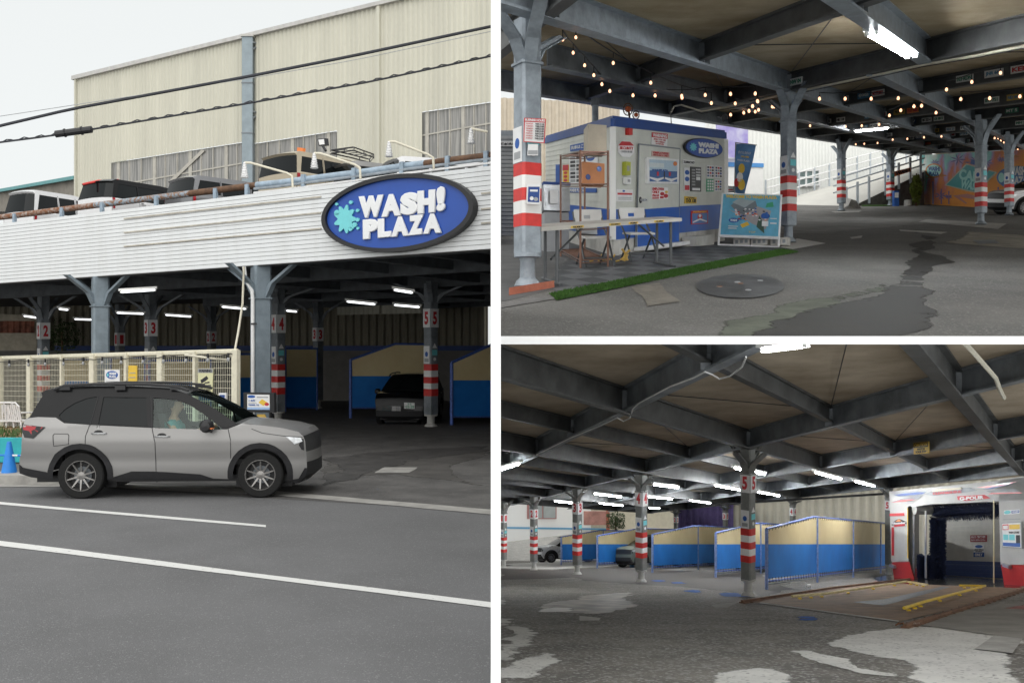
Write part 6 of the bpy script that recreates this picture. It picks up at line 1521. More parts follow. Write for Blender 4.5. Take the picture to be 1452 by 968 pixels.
strand(k5([(418, 210), (626, 352), (835, 462), (1007, 535), (1172, 575)]), 'string of bulbs along the long girder from the nearest column', wire_y=15)
strand(k5([(736, 532), (859, 533), (1009, 545), (1138, 530), (1279, 525), (1416, 523)]) + k3([(100, 52), (236, 50)]), 'level string of bulbs crossing above the booth roof', wire_y=11)
strand(k5([(1280, 640), (1352, 628), (1381, 618), (1401, 592), (1430, 566)]) , 'short string of bulbs above the booth corner right', wire_y=7)
strand(k3([(100, 166), (173, 156), (202, 147), (236, 150), (254, 140), (248, 92), (222, 122), (126, 105)][:5]), 'lower string of bulbs left of the welcome board column', wire_y=6)
strand(k3([(126, 105), (222, 120), (248, 92), (330, 122), (340, 122)]), 'upper string of bulbs left of the welcome board column', wire_y=8)
strand(k6([(320, 548), (462, 548), (606, 548), (756, 545)]), 'level string of bulbs right of the welcome board column', wire_y=9)
strand(k6([(707, 640), (770, 612), (843, 590), (885, 587), (965, 625)]), 'sagging string of bulbs crossing the middle plated beams', wire_y=8)
strand(k6([(1023, 497), (1163, 455), (1322, 405)]), 'rising string of bulbs near the 103 RDN plate', wire_y=12)
strand(k6([(1102, 550), (1262, 545), (1429, 535)]), 'level string of bulbs at the far right above the plates', wire_y=11)
strand(k6([(268, 697), (463, 702), (554, 697), (650, 690)]), 'dim string of bulbs below the strip light', wire_y=5)
strand(k4([(740, 410), (783, 432), (800, 438), (815, 446), (832, 455), (850, 464), (868, 472), (885, 481), (905, 492), (925, 502)]), 'string of small bulbs descending behind the front mural column', wire_y=3)
strand(k4([(50, 465), (95, 462), (165, 458), (245, 440), (322, 436), (410, 428), (502, 423)]), 'far string of small bulbs along the deck edge', wire_y=3)
# cream cable following the girder
cp_ = [(952, 178), (951, 160), (956, 151), (966, 149), (995, 158), (1023, 153), (1060, 146), (1100, 137), (1128, 131), (1165, 122.5), (1259, 103), (1308, 92), (1380, 80), (1455, 65)]
g = MB(); g.tube([P(x, y, F * 1.98 / (262 - y) if y < 150 else F * 1.98 / 112) for x, y in cp_], .022, M_cream, 6); g.build('conduit', label='cream cable running along the underside of the main cross girder', cat='cable', smooth=40)
g = MB(); g.tube([P(x, y + 3, F * 1.98 / (262 - y) if y < 150 else F * 1.98 / 112) for x, y in cp_[3:]], .008, M_black, 5); g.build('thin_cable', label='thin black cable below the cream cable on the girder', cat='cable')
ft = thing('floodlight', P(1029, 171, 20.5), 'small dark floodlight clamped near the welcome board column', 'lamp')
g = MB(); g.obox(P(1024, 172, 20.5), V(.10, -.05, .04), V(.04, .10, 0), V(-.02, 0, .12), M_black); g.build('lamp_body', parent=ft)
g = MB(); g.tube([P(1018, 166, 20.6), P(1027, 170, 20.5)], .015, M_steel, 6); g.build('arm', parent=ft)

# ---------------------------------------------------------------- beyond the hall: walls, ramp, mural
FW = VP(1000, 66, 1330, 92)
fw = thing('white_factory_wall', FW.p(1160, 300), 'bright white corrugated factory wall beyond the ramp', 'wall')
g = MB(); M_fw = mat('white_corrugated', (.78, .79, .76), .6, var=.03)
q0, q1 = FW.p(1000, 200), FW.p(1345, 200)
corr(g, q0, q1, lambda q: A.gz(q.y) + 10, lambda q: A.gz(q.y) - 1, .5, .06, M_fw, FW.n); g.build('cladding', parent=fw)
sign('wall_panel', 'purple painted panel on the white wall right of the booth', 'panel', VP(1015, 60, 1070, 62), [(1015, 150), (1059, 150), (1059, 224), (1015, 224)], mat('purple_panel', (.30, .24, .62), .6, var=0, col2=(.66, .66, .80), scale=.35, lo=.42, hi=.6), [], th=.1, off=0)
g = MB(); pl = VP(1000, 60.5, 1085, 62.5); g.prism([pl.p(1000, 300), pl.p(1082, 295), pl.p(1082, 225), pl.p(1000, 225)], -pl.n * .3, M_white); lowb = g.build('low_building', label='low white wall with a blue stripe behind the flag', cat='wall')
g = MB(); g.prism([pl.p(1000, 236, .02), pl.p(1082, 237.5, .02), pl.p(1082, 232, .02), pl.p(1000, 229, .02)], pl.n * .05, flat('stripe_blue', (.08, .28, .62))); g.build('blue_stripe', parent=lowb)
g = MB(); g.prism([FW.p(1128, 266, .15), FW.p(1157, 262, .15), FW.p(1157, 241, .15), FW.p(1128, 243, .15)], FW.n * .1, mat('window_dark', (.14, .20, .20), .3, var=.3, scale=1)); wn = g.build('window', parent=fw)
g = MB()
for x in (1128, 1138, 1148, 1157): g.tube([FW.p(x, 266, .27), FW.p(x, 241, .27)], .1, M_wht, 4)
for y in (243, 253, 264): g.tube([FW.p(1128, y, .27), FW.p(1157, y - 1.5, .27)], .1, M_wht, 4)
g.build('frame', parent=wn)
sw = thing('roller_shutter', V(.1, 24, A.gz(24)), 'grey roller shutter wall at the far left behind the nearest column', 'shutter')
g = MB(); pl = VP(690, 24, 775, 25)
for i in range(26):
    y0, y1 = 340 - i * 5.7, 340 - (i + .8) * 5.7; g.prism([pl.p(690, y0), pl.p(742, y0), pl.p(742, y1), pl.p(690, y1)], pl.n * .03, mat('shutter_grey', (.33, .34, .35), .5, .2, var=.1))
g.build('slats', parent=sw)
g = MB(); g.prism([pl.p(690, 342), pl.p(742, 342), pl.p(742, 185), pl.p(690, 185)], -pl.n * .15, M_steel); g.build('backing', parent=sw)
sign('shutter_sign', 'white sign strip with dark characters above the roller shutter', 'sign', pl, [(704, 202), (731, 202), (731, 208), (704, 208)], M_wht, [('機械洗車', (.1, .15, .9, .85), M_blk, .03)], th=.02, off=.06)
g = MB(); pl2 = VP(690, 36, 880, 37); corr(g, pl2.p(690, 200), pl2.p(885, 200), P(800, 138, 36).z, A.gz(36), .28, .07, mat('buff_corrugated', (.55, .48, .38), .6, var=.08), pl2.n)
g.build('buff_wall', label='buff corrugated wall seen above and behind the booth at left', cat='wall')
# back of the hall right of the shutter: dark recess
# ramp
rm = thing('ramp', A.pxat(1250, 62, 0), 'pale concrete vehicle ramp rising to the right beyond the hall', 'ramp')
g = MB(); M_rmp = mat('ramp_concrete', (.55, .54, .50), .8, var=.08, scale=.5)
Yn0, Yn1, Yf0, Yf1 = 58.5, 62, 64, 84
n0, n1 = P(1210, 292, Yn0), P(1310, 244, Yn1); f0, f1 = P(1085, 291, Yf0), P(1330, 219, Yf1)
g.prism([n0, n1, f1, f0], V(0, 0, -.4), M_rmp); g.build('ramp_surface', parent=rm)
g = MB(); g.prism([n0 - V(0, .05, 0), n1 - V(0, .05, 0), n1 - V(0, .05, 4.5), n0 - V(0, .05, .6)], V(0, .2, 0), mat('ramp_side', (.12, .12, .115), .85, var=.3)); g.build('side_wall', parent=rm)
M_rail = mat('rail_grey', (.42, .46, .50), .5, .1, var=.1)
nr = thing('ramp_railing', n0, 'grey steel railing along the near edge of the ramp', 'railing')
for hh in (1.25, .85, .45):
    g = MB(); g.tube([n0 + V(-1.2, -.1, hh + .3), n1 + V(0, -.1, hh)], .045, M_rail, 6); g.build('rail', parent=nr)
for px in (1200, 1214.8, 1230.4, 1253, 1272, 1288.7, 1304):
    t_ = (px - 1210) / 100; b_ = n0.lerp(n1, t_) + V(0, -.1, 0); g = MB(); g.obox(b_ - V(.06, .06, .3), V(.12, 0, 0), V(0, .12, 0), V(0, 0, 1.6), M_rail); g.build('post', parent=nr)
fr2 = thing('ramp_railing', f0, 'white railing along the far edge of the ramp', 'railing')
for hh in (1.55, 1.05, .55):
    g = MB(); g.tube([f0 + V(0, -.1, hh), f1 + V(0, -.1, hh)], .05, M_wht, 6); g.build('rail', parent=fr2)
for k in range(14):
    b_ = f0.lerp(f1, k / 13); g = MB(); g.obox(b_ - V(.05, .16, 0), V(.1, 0, 0), V(0, .1, 0), V(0, 0, 1.6), M_rail); g.build('post', parent=fr2)
g = MB(); pl3 = VP(1267, 60, 1292, 61); g.prism([pl3.p(1267, 251), pl3.p(1291, 243.5), pl3.p(1291, 237.5), pl3.p(1267, 243.5)], pl3.n * .03, M_org); bn = g.build('railing_banner', label='orange red graffiti banner tied to the ramp railing', cat='banner')
g = MB(); g.text('WASH', [pl3.p(1269, 249, .04), pl3.p(1289, 243.5, .04), pl3.p(1289, 238.8, .04), pl3.p(1269, 244, .04)], M_blk, .05, thick=.02); g.build('lettering', parent=bn)
vb = thing('blue_box', A.pxat(1271.5, F * A.h / 30.5, 0), 'blue vending box beside the thin column by the mural', 'box')
c = A.pxat(1268, F * A.h / 30.5, 0); g = MB(); g.obox(c, V(.28, 0, 0), V(0, .3, 0), V(0, 0, .9), M_blue); g.build('cabinet', parent=vb)
g = MB(); g.obox(c + V(.03, -.012, .5), V(.22, 0, 0), V(0, .01, 0), V(0, 0, .3), M_wht); g.build('front_panel', parent=vb)
g = MB(); g.lathe(A.pxat(1287, 58), [(.001, 0), (.22, 0), (.2, .35), (.001, .35)], M_con_l, 10); g.build('planter', label='small grey planter pot between the blue box and the bush', cat='pot')
pt = thing('bush', A.pxat(1299, 58), 'yellow green hanging bush at the left end of the mural', 'bush')
g = MB(); leafblob(g, A.pxat(1299, 58, 1.0), .34, .3, .95, 1600, .07, mat('yellow_green_leaf', (.16, .20, .03), .7, var=.4, scale=6), 5); g.build('foliage', parent=pt)
g = MB(); g.tube([A.pxat(1299, 58), A.pxat(1299.5, 58, 1.9)], .04, M_rustbr, 6); g.build('trunk', parent=pt)
g = MB(); c = A.pxat(1210, 50); g.prism([A.pxat(1193, 50), A.pxat(1222, 52), A.pxat(1214, 52, .42), A.pxat(1207, 51, .5), A.pxat(1203, 51, .2)], V(.1, .9, .2), M_con); g.build('concrete_wedge', label='dark concrete wedge at the foot of the ramp railing', cat='wedge')
g = MB(); g.prism([A.pxat(1222, 57), A.pxat(1262, 58), A.pxat(1262, 61), A.pxat(1222, 60)], V(0, 0, .05), M_grass); g.build('grass_verge', kind='structure')

MW = VP(1309, 64, 1452, 49)
M_mural = bpy.data.materials.new('mural_paint'); M_mural.use_nodes = True
_n = M_mural.node_tree; _tc = _n.nodes.new('ShaderNodeTexCoord'); _sp = _n.nodes.new('ShaderNodeSeparateXYZ'); _no = _n.nodes.new('ShaderNodeTexNoise'); _no.inputs['Scale'].default_value = .55; _no.inputs['Detail'].default_value = 6
_ma = _n.nodes.new('ShaderNodeMath'); _ma.operation = 'MULTIPLY_ADD'; _ma.inputs[1].default_value = .16; _mb = _n.nodes.new('ShaderNodeMath'); _mb.operation = 'ADD'
_mc = _n.nodes.new('ShaderNodeMath'); _mc.operation = 'MULTIPLY'; _mc.inputs[1].default_value = .9
_n.links.new(_tc.outputs['Generated'], _sp.inputs[0]); _n.links.new(_tc.outputs['Object'], _no.inputs['Vector'])
_r = _n.nodes.new('ShaderNodeValToRGB'); _el = _r.color_ramp.elements
for p_, c_ in ((0, (.95, .33, .06)), (.45, (.95, .40, .09)), (.62, (.80, .28, .18)), (.70, (.62, .48, .8)), (.78, (.38, .85, .82)), (1, (.30, .78, .80))):
    e_ = _el.new(p_); e_.color = (*c_, 1)
_n.links.new(_no.outputs['Fac'], _mc.inputs[0]); _n.links.new(_sp.outputs['Z'], _mb.inputs[0]); _n.links.new(_mc.outputs[0], _mb.inputs[1])
_sb = _n.nodes.new('ShaderNodeMath'); _sb.operation = 'SUBTRACT'; _sb.inputs[1].default_value = .45; _n.links.new(_mb.outputs[0], _sb.inputs[0]); _n.links.new(_sb.outputs[0], _r.inputs[0])
_n.links.new(_r.outputs[0], _n.nodes['Principled BSDF'].inputs['Base Color']); _n.nodes['Principled BSDF'].inputs['Roughness'].default_value = .7
g = MB(); g.prism([MW.p(1307, 290), MW.p(1475, 299), MW.p(1475, 211), MW.p(1307, 220)], -MW.n * .3, M_mural); mw_ = g.build('mural_wall', label='long wall painted with an orange and teal CAR WASH mural', cat='wall')
M_teal = flat('mural_teal', (.07, .42, .44)); M_pink = flat('mural_pink', (.62, .28, .26)); M_purp = flat('mural_purple', (.22, .18, .45)); M_crm = flat('mural_cream', (.62, .56, .42)); M_tl2 = flat('mural_pale_teal', (.45, .85, .80)); M_mor = flat('mural_orange', (.70, .27, .07))
def mp(l, off): return [MW.p(*c, off) for c in k4(l)]
def mpoly(name, l, m, off=.01):
    g = MB(); pts = mp(l, off); tris = geometry.tessellate_polygon([pts]); g.prism(pts, MW.n * .006, m); g.build(name, parent=mw_)
mpoly('diamond_outline', [(520, 680), (635, 565), (800, 612), (745, 665), (700, 722), (640, 712)], M_crm); mpoly('diamond_sign', [(530, 678), (637, 572), (788, 613), (738, 662), (695, 714), (643, 705)], M_teal, .02)
g = MB(); g.text('CAR', mp([(595, 648), (705, 668), (712, 612), (603, 592)], .03), M_tl2, .05); g.text('WASH', mp([(603, 695), (700, 712), (722, 668), (612, 648)], .03), M_tl2, .05); g.build('lettering', parent=mw_)
def mdisc(name, x, y, rx, ry, m, off):
    g = MB(); g.prism([MW.p(*k4([(x + rx * math.cos(a_), y + ry * math.sin(a_))])[0], off) for a_ in [2 * math.pi * i / 24 for i in range(24)]], MW.n * .006, m); g.build(name, parent=mw_)
mdisc('round_badge', 465, 603, 46, 38, M_mor, .012); mdisc('round_badge_centre', 465, 603, 38, 31, M_tl2, .02)
g = MB(); g.text('WASH!', mp([(435, 604), (496, 606), (496, 582), (435, 580)], .03), M_blue, .05); g.text('PLAZA', mp([(440, 630), (492, 632), (492, 609), (440, 607)], .03), M_blue, .05); g.build('lettering', parent=mw_)
mpoly('arrow', [(565, 735), (640, 725), (780, 760), (770, 770), (640, 748), (600, 742), (640, 775), (632, 778)], M_pink, .014)
mdisc('oval_badge', 905, 640, 110, 62, flat('mural_blue', (.06, .20, .48)), .016)
g = MB(); g.text('WASH!', mp([(862, 625), (960, 632), (960, 580), (862, 577)], .03), M_wht, .06); g.text('PLAZA', mp([(862, 672), (960, 680), (960, 635), (862, 630)], .03), M_wht, .06); g.build('lettering', parent=mw_)
mdisc('splash', 822, 640, 16, 26, M_tl2, .03)
for i, (x, y, w_, h_) in enumerate(((455, 660, 8, 120), (500, 700, 6, 80), (540, 710, 5, 70), (800, 690, 6, 90), (735, 700, 5, 80))): mpoly('palm_stem', [(x, y), (x + w_, y), (x + w_, y + h_), (x, y + h_)], M_purp, .012)
rnd = random.Random(3)
for i, (x, y, s_) in enumerate(((590, 545, 46), (500, 735, 34), (742, 560, 40), (680, 545, 30), (540, 740, 22), (470, 560, 26), (820, 545, 24))):
    for k in range(7):
        a_ = 2 * math.pi * k / 7 + i; dx, dy = math.cos(a_), math.sin(a_) * .7
        mpoly('palm_frond', [(x, y), (x + dx * s_ * .5 - dy * 4, y + dy * s_ * .5 + dx * 4), (x + dx * s_, y + dy * s_), (x + dx * s_ * .5 + dy * 4, y + dy * s_ * .5 - dx * 4)], M_purp if i != 2 else flat('mural_violet', (.28, .25, .55)), .008)
for i, (x, y, w_, h_) in enumerate(((505, 630, 60, 12), (700, 545, 50, 16), (880, 530, 70, 18), (640, 560, 40, 6), (450, 640, 60, 8), (870, 720, 30, 14))):
    mpoly('cloud_streak', [(x - w_ * .5, y), (x - w_ * .1, y - h_ * .5), (x + w_ * .3, y - h_ * .4), (x + w_ * .5, y), (x, y + h_ * .4)], M_mor if i != 3 else M_blue, .010)
mdisc('round_mark', 738, 600, 15, 16, flat('mural_red', (.45, .06, .04)), .026)
mpoly('picture_edge', [(662, 545), (690, 548), (690, 575), (655, 568)], M_blue, .012)
# white car at the right edge
wc_ = make_car('parked_car', 'white car cut by the right picture edge in front of the mural', SUV, M_whcar, M_whcar, M_clad, M_rim, A.pxat(1475, 41.5), R(188), slope=A.slope(), scale=.92)
# =================================================================== LOWER HALL (bottom right)
A = BW; CUR[0] = A
M_asl = mat('coarse_asphalt', (.10, .092, .082), .7, var=0, scale=1.1, col2=(.21, .195, .17), bump=1.2, bscale=32, speck=(30, .78, (.33, .32, .30)))
gpoly('lower_floor', A, [(.034, 8.0), (5.6, 8.0), (75, 125), (.034, 125)], M_asl, kind='structure')
M_dryc = mat('dry_pale_concrete', (.60, .59, .56), .85, var=.10, scale=2, bump=.6, bscale=40, speck=(32, .90, (.30, .29, .28)))
M_wetc = mat('wet_brown_concrete', (.23, .15, .095), .75, var=.3, scale=2.5, bump=.25, bscale=40)
M_water = mat('puddle_water', (.05, .045, .04), .03, var=.2, scale=3, spec=1.0)
M_bpaint = mat('blue_floor_paint', (.01, .09, .36), .85, var=.2, scale=3)
q6 = lambda l: [(710 + x / 3.924, 780 + y / 3.924) for x, y in l]
q7 = lambda l: [(1070 + x / 3.801, 800 + y / 3.801) for x, y in l]
d1b = V(.589, 1, 0); d2b = V(-.144, 1, 0)
# wet dark field in the middle, pale dry patches
patch('wet_floor', A, q6([(-60, 165), (400, 150), (760, 190), (1500, 260), (1500, 130), (700, 95), (300, 110), (-60, 100)]), mat('wet_floor_film', (.05, .042, .035), .7, var=.35, scale=1.2, bump=.35, bscale=60), .004, .15, 4, 3, kind='structure')
patch('dry_patch', A, q6([(-60, 375), (60, 380), (110, 420), (190, 490), (190, 525), (60, 610), (-60, 640)]), M_dryc, .006, .12, 6, 2, kind='structure')
patch('dry_patch', A, q6([(-60, 660), (60, 625), (240, 560), (310, 575), (340, 610), (250, 660), (80, 738), (-60, 800)]), M_dryc, .006, .12, 6, 4, kind='structure')
patch('dry_patch', A, q6([(1160, 738), (1210, 680), (1330, 650), (1520, 655), (1640, 700), (1700, 800), (1150, 800)]), M_dryc, .006, .10, 6, 6, kind='structure')
patch('dry_patch', A, q7([(365, 422), (480, 385), (650, 355), (740, 342), (960, 330), (1500, 400), (1500, 700), (880, 650), (840, 560), (790, 520), (500, 465)]), M_dryc, .006, .10, 6, 7, kind='structure')
patch('dry_patch', A, q7([(180, 465), (300, 462), (520, 515), (560, 560), (760, 592), (840, 612), (560, 590), (400, 545)]), M_dryc, .008, .08, 6, 8, feather=.12, step=.12, kind='structure')
patch('dry_patch', A, q6([(-60, 272), (40, 275), (30, 300), (-60, 310)]), M_dryc, .008, .03, 3, 8, kind='structure')
patch('puddle', A, q6([(205, 320), (270, 290), (420, 275), (600, 240), (760, 232), (720, 280), (640, 340), (570, 372), (500, 372), (440, 350), (330, 345), (210, 346)]), mat('pale_wet_sheet', (.30, .27, .23), .5, var=.5, scale=1.8, bump=.2, bscale=20, spec=.9), .008, .13, 6, 5, kind='structure')
patch('puddle', A, q6([(205, 330), (290, 318), (410, 320), (405, 340), (300, 346), (210, 346)]), mat('pale_puddle_edge', (.66, .64, .60), .4, var=.15), .010, .02, 3, 5, kind='structure')  # much paler colour along one edge of the puddle
decal('floor_marker', A, q6([(438, 366), (556, 378), (545, 392), (440, 394)]), M_con_l, .012, .01, 2, 5, kind='structure')
patch('dry_streak', A, q6([(560, 560), (640, 490), (720, 480), (600, 570), (480, 640), (440, 620)]), mat('faded_streak', (.15, .15, .15), .7, var=.3, scale=3, bump=.5), .006, .08, 4, 12, kind='structure')
patch('dry_floor_far', A, q6([(-60, 98), (20, 75), (330, 60), (760, 62), (800, 78), (500, 95), (300, 105)]), M_dryc, .010, .1, 4, 14, kind='structure')
for i, l in enumerate([[(1205, 245), (1260, 232), (1330, 240), (1400, 262), (1240, 258)], [(945, 178), (1010, 175), (1040, 185), (960, 188)], [(1000, 228), (1080, 218), (1125, 242), (1060, 236)], [(830, 168), (900, 165), (930, 172), (860, 180)]]):
    patch('blue_floor_paint', A, q6(l), M_bpaint, .012, .05, 4, 20 + i, kind='structure')
patch('blue_floor_paint', A, q7([(215, 282), (300, 278), (355, 292), (330, 304), (230, 306)]), M_bpaint, .010, .05, 4, 31, kind='structure')
decal('floor_plate', A, q6([(1172, 305), (1260, 295), (1330, 285), (1260, 320), (1190, 318)]), M_con, .010, .01, 3, 9, kind='structure')
bayq = q7([(0, 205), (780, 310), (1452, 150), (1500, 120), (820, 85), (250, 150)])
decal('wash_bay_floor', A, bayq, M_wetc, .010, kind='structure')
decal('wash_bay_edge', A, q7([(30, 206), (780, 306), (775, 312), (25, 211)]), M_con_l, .014, kind='structure')
patch('wet_bay_floor_back', A, q7([(640, 100), (1452, 130), (1500, 95), (1000, 60), (700, 60)]), mat('dark_wet_floor', (.03, .03, .028), .15, var=.3, scale=2, spec=.8), .014, .05, 3, 5, kind='structure')
decal('drain_channel', A, q7([(530, 205), (700, 190), (1010, 120), (1060, 122), (770, 205), (690, 225)]), mat('drain_steel', (.13, .14, .15), .5, .4, var=.4, scale=8, bump=.6), .016, kind='structure')
decal('concrete_slab', A, q7([(900, 330), (1180, 230), (1500, 200), (1500, 420), (1285, 385)]), mat('mid_concrete', (.22, .21, .19), .75, var=.2, scale=1.5, bump=.4, bscale=70), .014, kind='structure')
decal('concrete_square', A, q7([(1188, 460), (1290, 388), (1445, 405), (1390, 485)]), M_con, .018, kind='structure')
patch('red_stain', A, q7([(1340, 240), (1452, 215), (1500, 190), (1500, 250)]), mat('red_floor', (.25, .06, .05), .5, var=.3), .018, .04, 3, 3, kind='structure')
# ---------------------------------------------------------------- roof
c5_ = A.G(1060.7, 845)
def tl(t, b, ht=0.0):
    x = c5_.x + d1b.x * t + d2b.x * b; y = c5_.y + t + b; return A.at(x, y, ht)
BD1, BD2 = 21.5 * .806, 10.2 * .806
HBb, HSb = 3.55, 3.97
rt = thing('lower_deck_roof', tl(0, 0, HSb), 'steel framed deck roof over the lower hall with brown grey soffit panels', 'roof')
g = MB(); g.prism([tl(-18, 10, HSb), tl(-12, -6, HSb), tl(-5, -11, HSb), tl(26, -24, HSb), tl(BD1 * 1.05, 35.5, HSb), tl(-10, 35.5, HSb)], V(0, 0, .15), M_ceil_g); g.build('soffit', parent=rt)
for a_ in (-.74, -.37, 0, .38, .70, 1.0):
    g = MB(); main = a_ in (0, 1.0)
    ibeam(g, tl(a_ * BD1, -24, HBb), tl(a_ * BD1, 35.5, HBb), .42, .20, M_steel_l if False else M_steel)
    for b in [k * BD2 / 2 for k in range(-5, 9)]: stiff(g, tl(a_ * BD1, b - .1, HBb), d2b, .42, .2, M_steel)
    g.build('cross_beam', parent=rt)
for k in range(-5, 9):
    g = MB(); main = k % 2 == 0; b = k * BD2 / 2
    ibeam(g, tl(-.95 * BD1 + 0, b, HBb - (.03 if main else -.10)), tl(BD1 * 1.02, b, HBb - (.03 if main else -.10)), .45 if main else .32, .22 if main else .16, M_beam_d)
    for a_ in (-.37, 0, .38, .7): stiff(g, tl(a_ * BD1 - .12, b, HBb - .03), d1b, .44 if main else .3, .2 if main else .15, M_steel)
    g.build('girder', parent=rt)
g = MB()
for (t0, b0, t1, b1) in ((-.37, -1, 0, -.5), (-.37, 0, 0, -.5), (-.74, .5, -.37, 0), (0, -1, .38, -.5), (0, 0, .38, -.5), (.38, -1.5, .7, -1), (.38, -1, .7, -1.5), (-.37, 1, 0, .5), (0, .5, -.37, .0), (.38, -.5, .7, -1)):
    g.tube([tl(t0 * BD1, b0 * BD2, HSb - .05), tl(t1 * BD1, b1 * BD2, HSb - .05)], .009, M_black, 5)
g.build('tie_rods', parent=rt)
def wcab(pts, H, r, m, label):
    g = MB(); g.tube([P(x, y, F * H / (771 - y)) for x, y in pts], r, m, 6); g.build('cable', label=label, cat='cable', smooth=40)
wcab([(1000, 527), (985, 535), (950, 548), (905, 572), (897, 580), (893, 593), (884, 597), (875, 592), (850, 604), (808, 621), (770, 640), (756, 646)], 2.28, .012, M_wht, 'white cable running along the cross beam at the left of the lower roof')
wcab([(1058, 506), (1052, 520), (1035, 533), (1020, 537), (1010, 531), (1000, 527)], 2.28, .012, M_wht, 'white cable loop under the near girder of the lower roof')
wcab([(1368, 486), (1385, 505), (1412, 536), (1418, 552), (1424, 564)], 2.25, .03, M_cream, 'cream conduit hanging from the near right girder')

ROWN = 'numbered columns with red and white bands in the lower hall'
def lowcol(px, base, w, num, label, rows, plate, hi, L=.9, plates=True, Y=None, basek='plinth'):
    Y = Y or A.Yg(base); H = lambda r: A.h + (771 - r) * Y / F
    bands = [(H(b), H(a)) for a, b in rows][::-1] if rows else None
    ds = [d1b.normalized(), -d1b.normalized(), d2b.normalized(), -d2b.normalized()]
    return column(A, px, Y, HBb - .02, w / F * Y * .78, label, ROWN, m=M_steelg, stripe=bands, plates=num, plate_h=H(plate), rz=R(45), arms=ds, collar=H(hi), base=basek, L=L)
M_steelg = mat('grey_column_paint', (.20, .205, .195), .5, var=.15, scale=5, bump=.1)
lowcol(1060.7, 845, 20.5, '5', 'nearest column numbered 5 in the middle of the lower hall', bnd(748, 795.5), 683.5, 672)
lowcol(909.4, 825, 16.5, '4', 'column numbered 4 beside the two small buckets', bnd(753.5, 789.5), 705.5, 697)
lowcol(818.5, 814, 13.6, '3', 'column numbered 3 left of the green grey SUV', bnd(757, 786), 719, 712)
lowcol(757, 807.8, 11, '2', 'column numbered 2 in front of the silver car', bnd(759.5, 784), 727.5, 721)
lowcol(714.5, 803.5, 9, '1', 'column numbered 1 at the left edge of the lower hall', bnd(761, 782), 734, 728)
for px, lb, n_ in ((1260, 'rear column behind the left tower of the wash machine', '5'), (1124, 'rear column with a 4 plate above the nearest screen', '4'), (1028.5, 'rear column with a 3 plate between screens', '3'), (958.5, 'rear column with a 2 plate far back', '2')):
    k = {'5': 0, '4': 1, '3': 2, '2': 3}[n_]; q = tl(BD1, BD2 * k); q.x = (px - CX) / F * q.y
    Yq = q.y; lowcol(px, None, 14 * 30 / Yq, n_, lb, None, 771 - 1.62 * F / Yq, 771 - 1.9 * F / Yq, Y=Yq, L=.8)
# ---------------------------------------------------------------- screens between the bays
def screen(px, base, label, Ln=17.0, Lc=None):
    o = A.G(px, base); t = thing('bay_screen', o, label, 'screen', 'yellow and blue tarpaulin screens in the lower hall')
    dd = d1b
    def q(s, h, off=0.0): return A.at(o.x + dd.x * s, o.y + s, h) + V(-1, .589, 0).normalized() * -off
    H0, H1, H2, HM, HB0 = 1.66, 2.12, 2.16, 1.25, .30
    pk = 4.75
    nn = V(1, -.589, 0).normalized()
    n_ = 10
    g = MB(); g.prism([q(.12, HM), q(Ln, HM), q(Ln, H2 + .0), q(pk, H1), q(.12, H0)], nn * .02, M_ybay); g.build('upper_panel', parent=t)
    g = MB(); g.prism([q(.12, HB0), q(Ln, HB0), q(Ln, HM), q(.12, HM)], nn * .02, M_bbay); g.build('lower_panel', parent=t)
    g = MB()
    g.tube([q(0, 0), q(0, H0)], .045, M_bpole2, 8); g.build('end_post', parent=t)
    for s in (5.1, 10.2, 15.3):
        if s > Ln: break
        g = MB(); g.tube([q(s, -.02) + nn * .04, q(s, 2.12) + nn * .04], .032, M_bpole2, 8); g.build('post', parent=t)
    g = MB(); g.tube([q(0, H0 + .01), q(pk, H1 + .01), q(Ln, H2 + .01)], .035, M_bpole, 8); g.tube([q(0, HB0 - .07), q(Ln, HB0 - .07)], .03, M_bpole, 8); g.tube([q(0, HB0 - .15), q(Ln, HB0 - .15)], .022, M_steel, 8); g.build('rail', parent=t)
    g = MB()
    for i in range(60):
        s = .15 + i * .28
        if s > Ln: break
        ht = H0 + (H1 - H0) * s / pk if s < pk else H1 + (H2 - H1) * (s - pk) / (Ln - pk)
        g.tube([q(s, ht - .06) + nn * .03, q(s + .05, ht + .03) + nn * .03], .008, M_black, 4); g.tube([q(s, HB0 + .03) + nn * .03, q(s + .05, HB0 - .12) + nn * .03], .008, M_black, 4)
    for i in range(12): g.tube([q(.0, HB0 + .1 + i * .115) + nn * .02, q(.13, HB0 + .1 + i * .115) + nn * .02], .007, M_black, 4)
    g.build('lacing', parent=t)
M_bpole2 = mat('pale_blue_pole', (.20, .27, .52), .5, var=.25, scale=10)
screen(1087, 835.5, 'nearest large yellow and blue screen beside column 5 with the wash machine behind', 16.4)
screen(1014.8, 818.4, 'yellow and blue screen just left of column 5')
screen(925, 811.5, 'yellow and blue screen right of column 4')
screen(846.8, 805.3, 'yellow and blue screen behind the green grey SUV')
screen(795.7, 801, 'yellow and blue screen between column 2 and column 3')
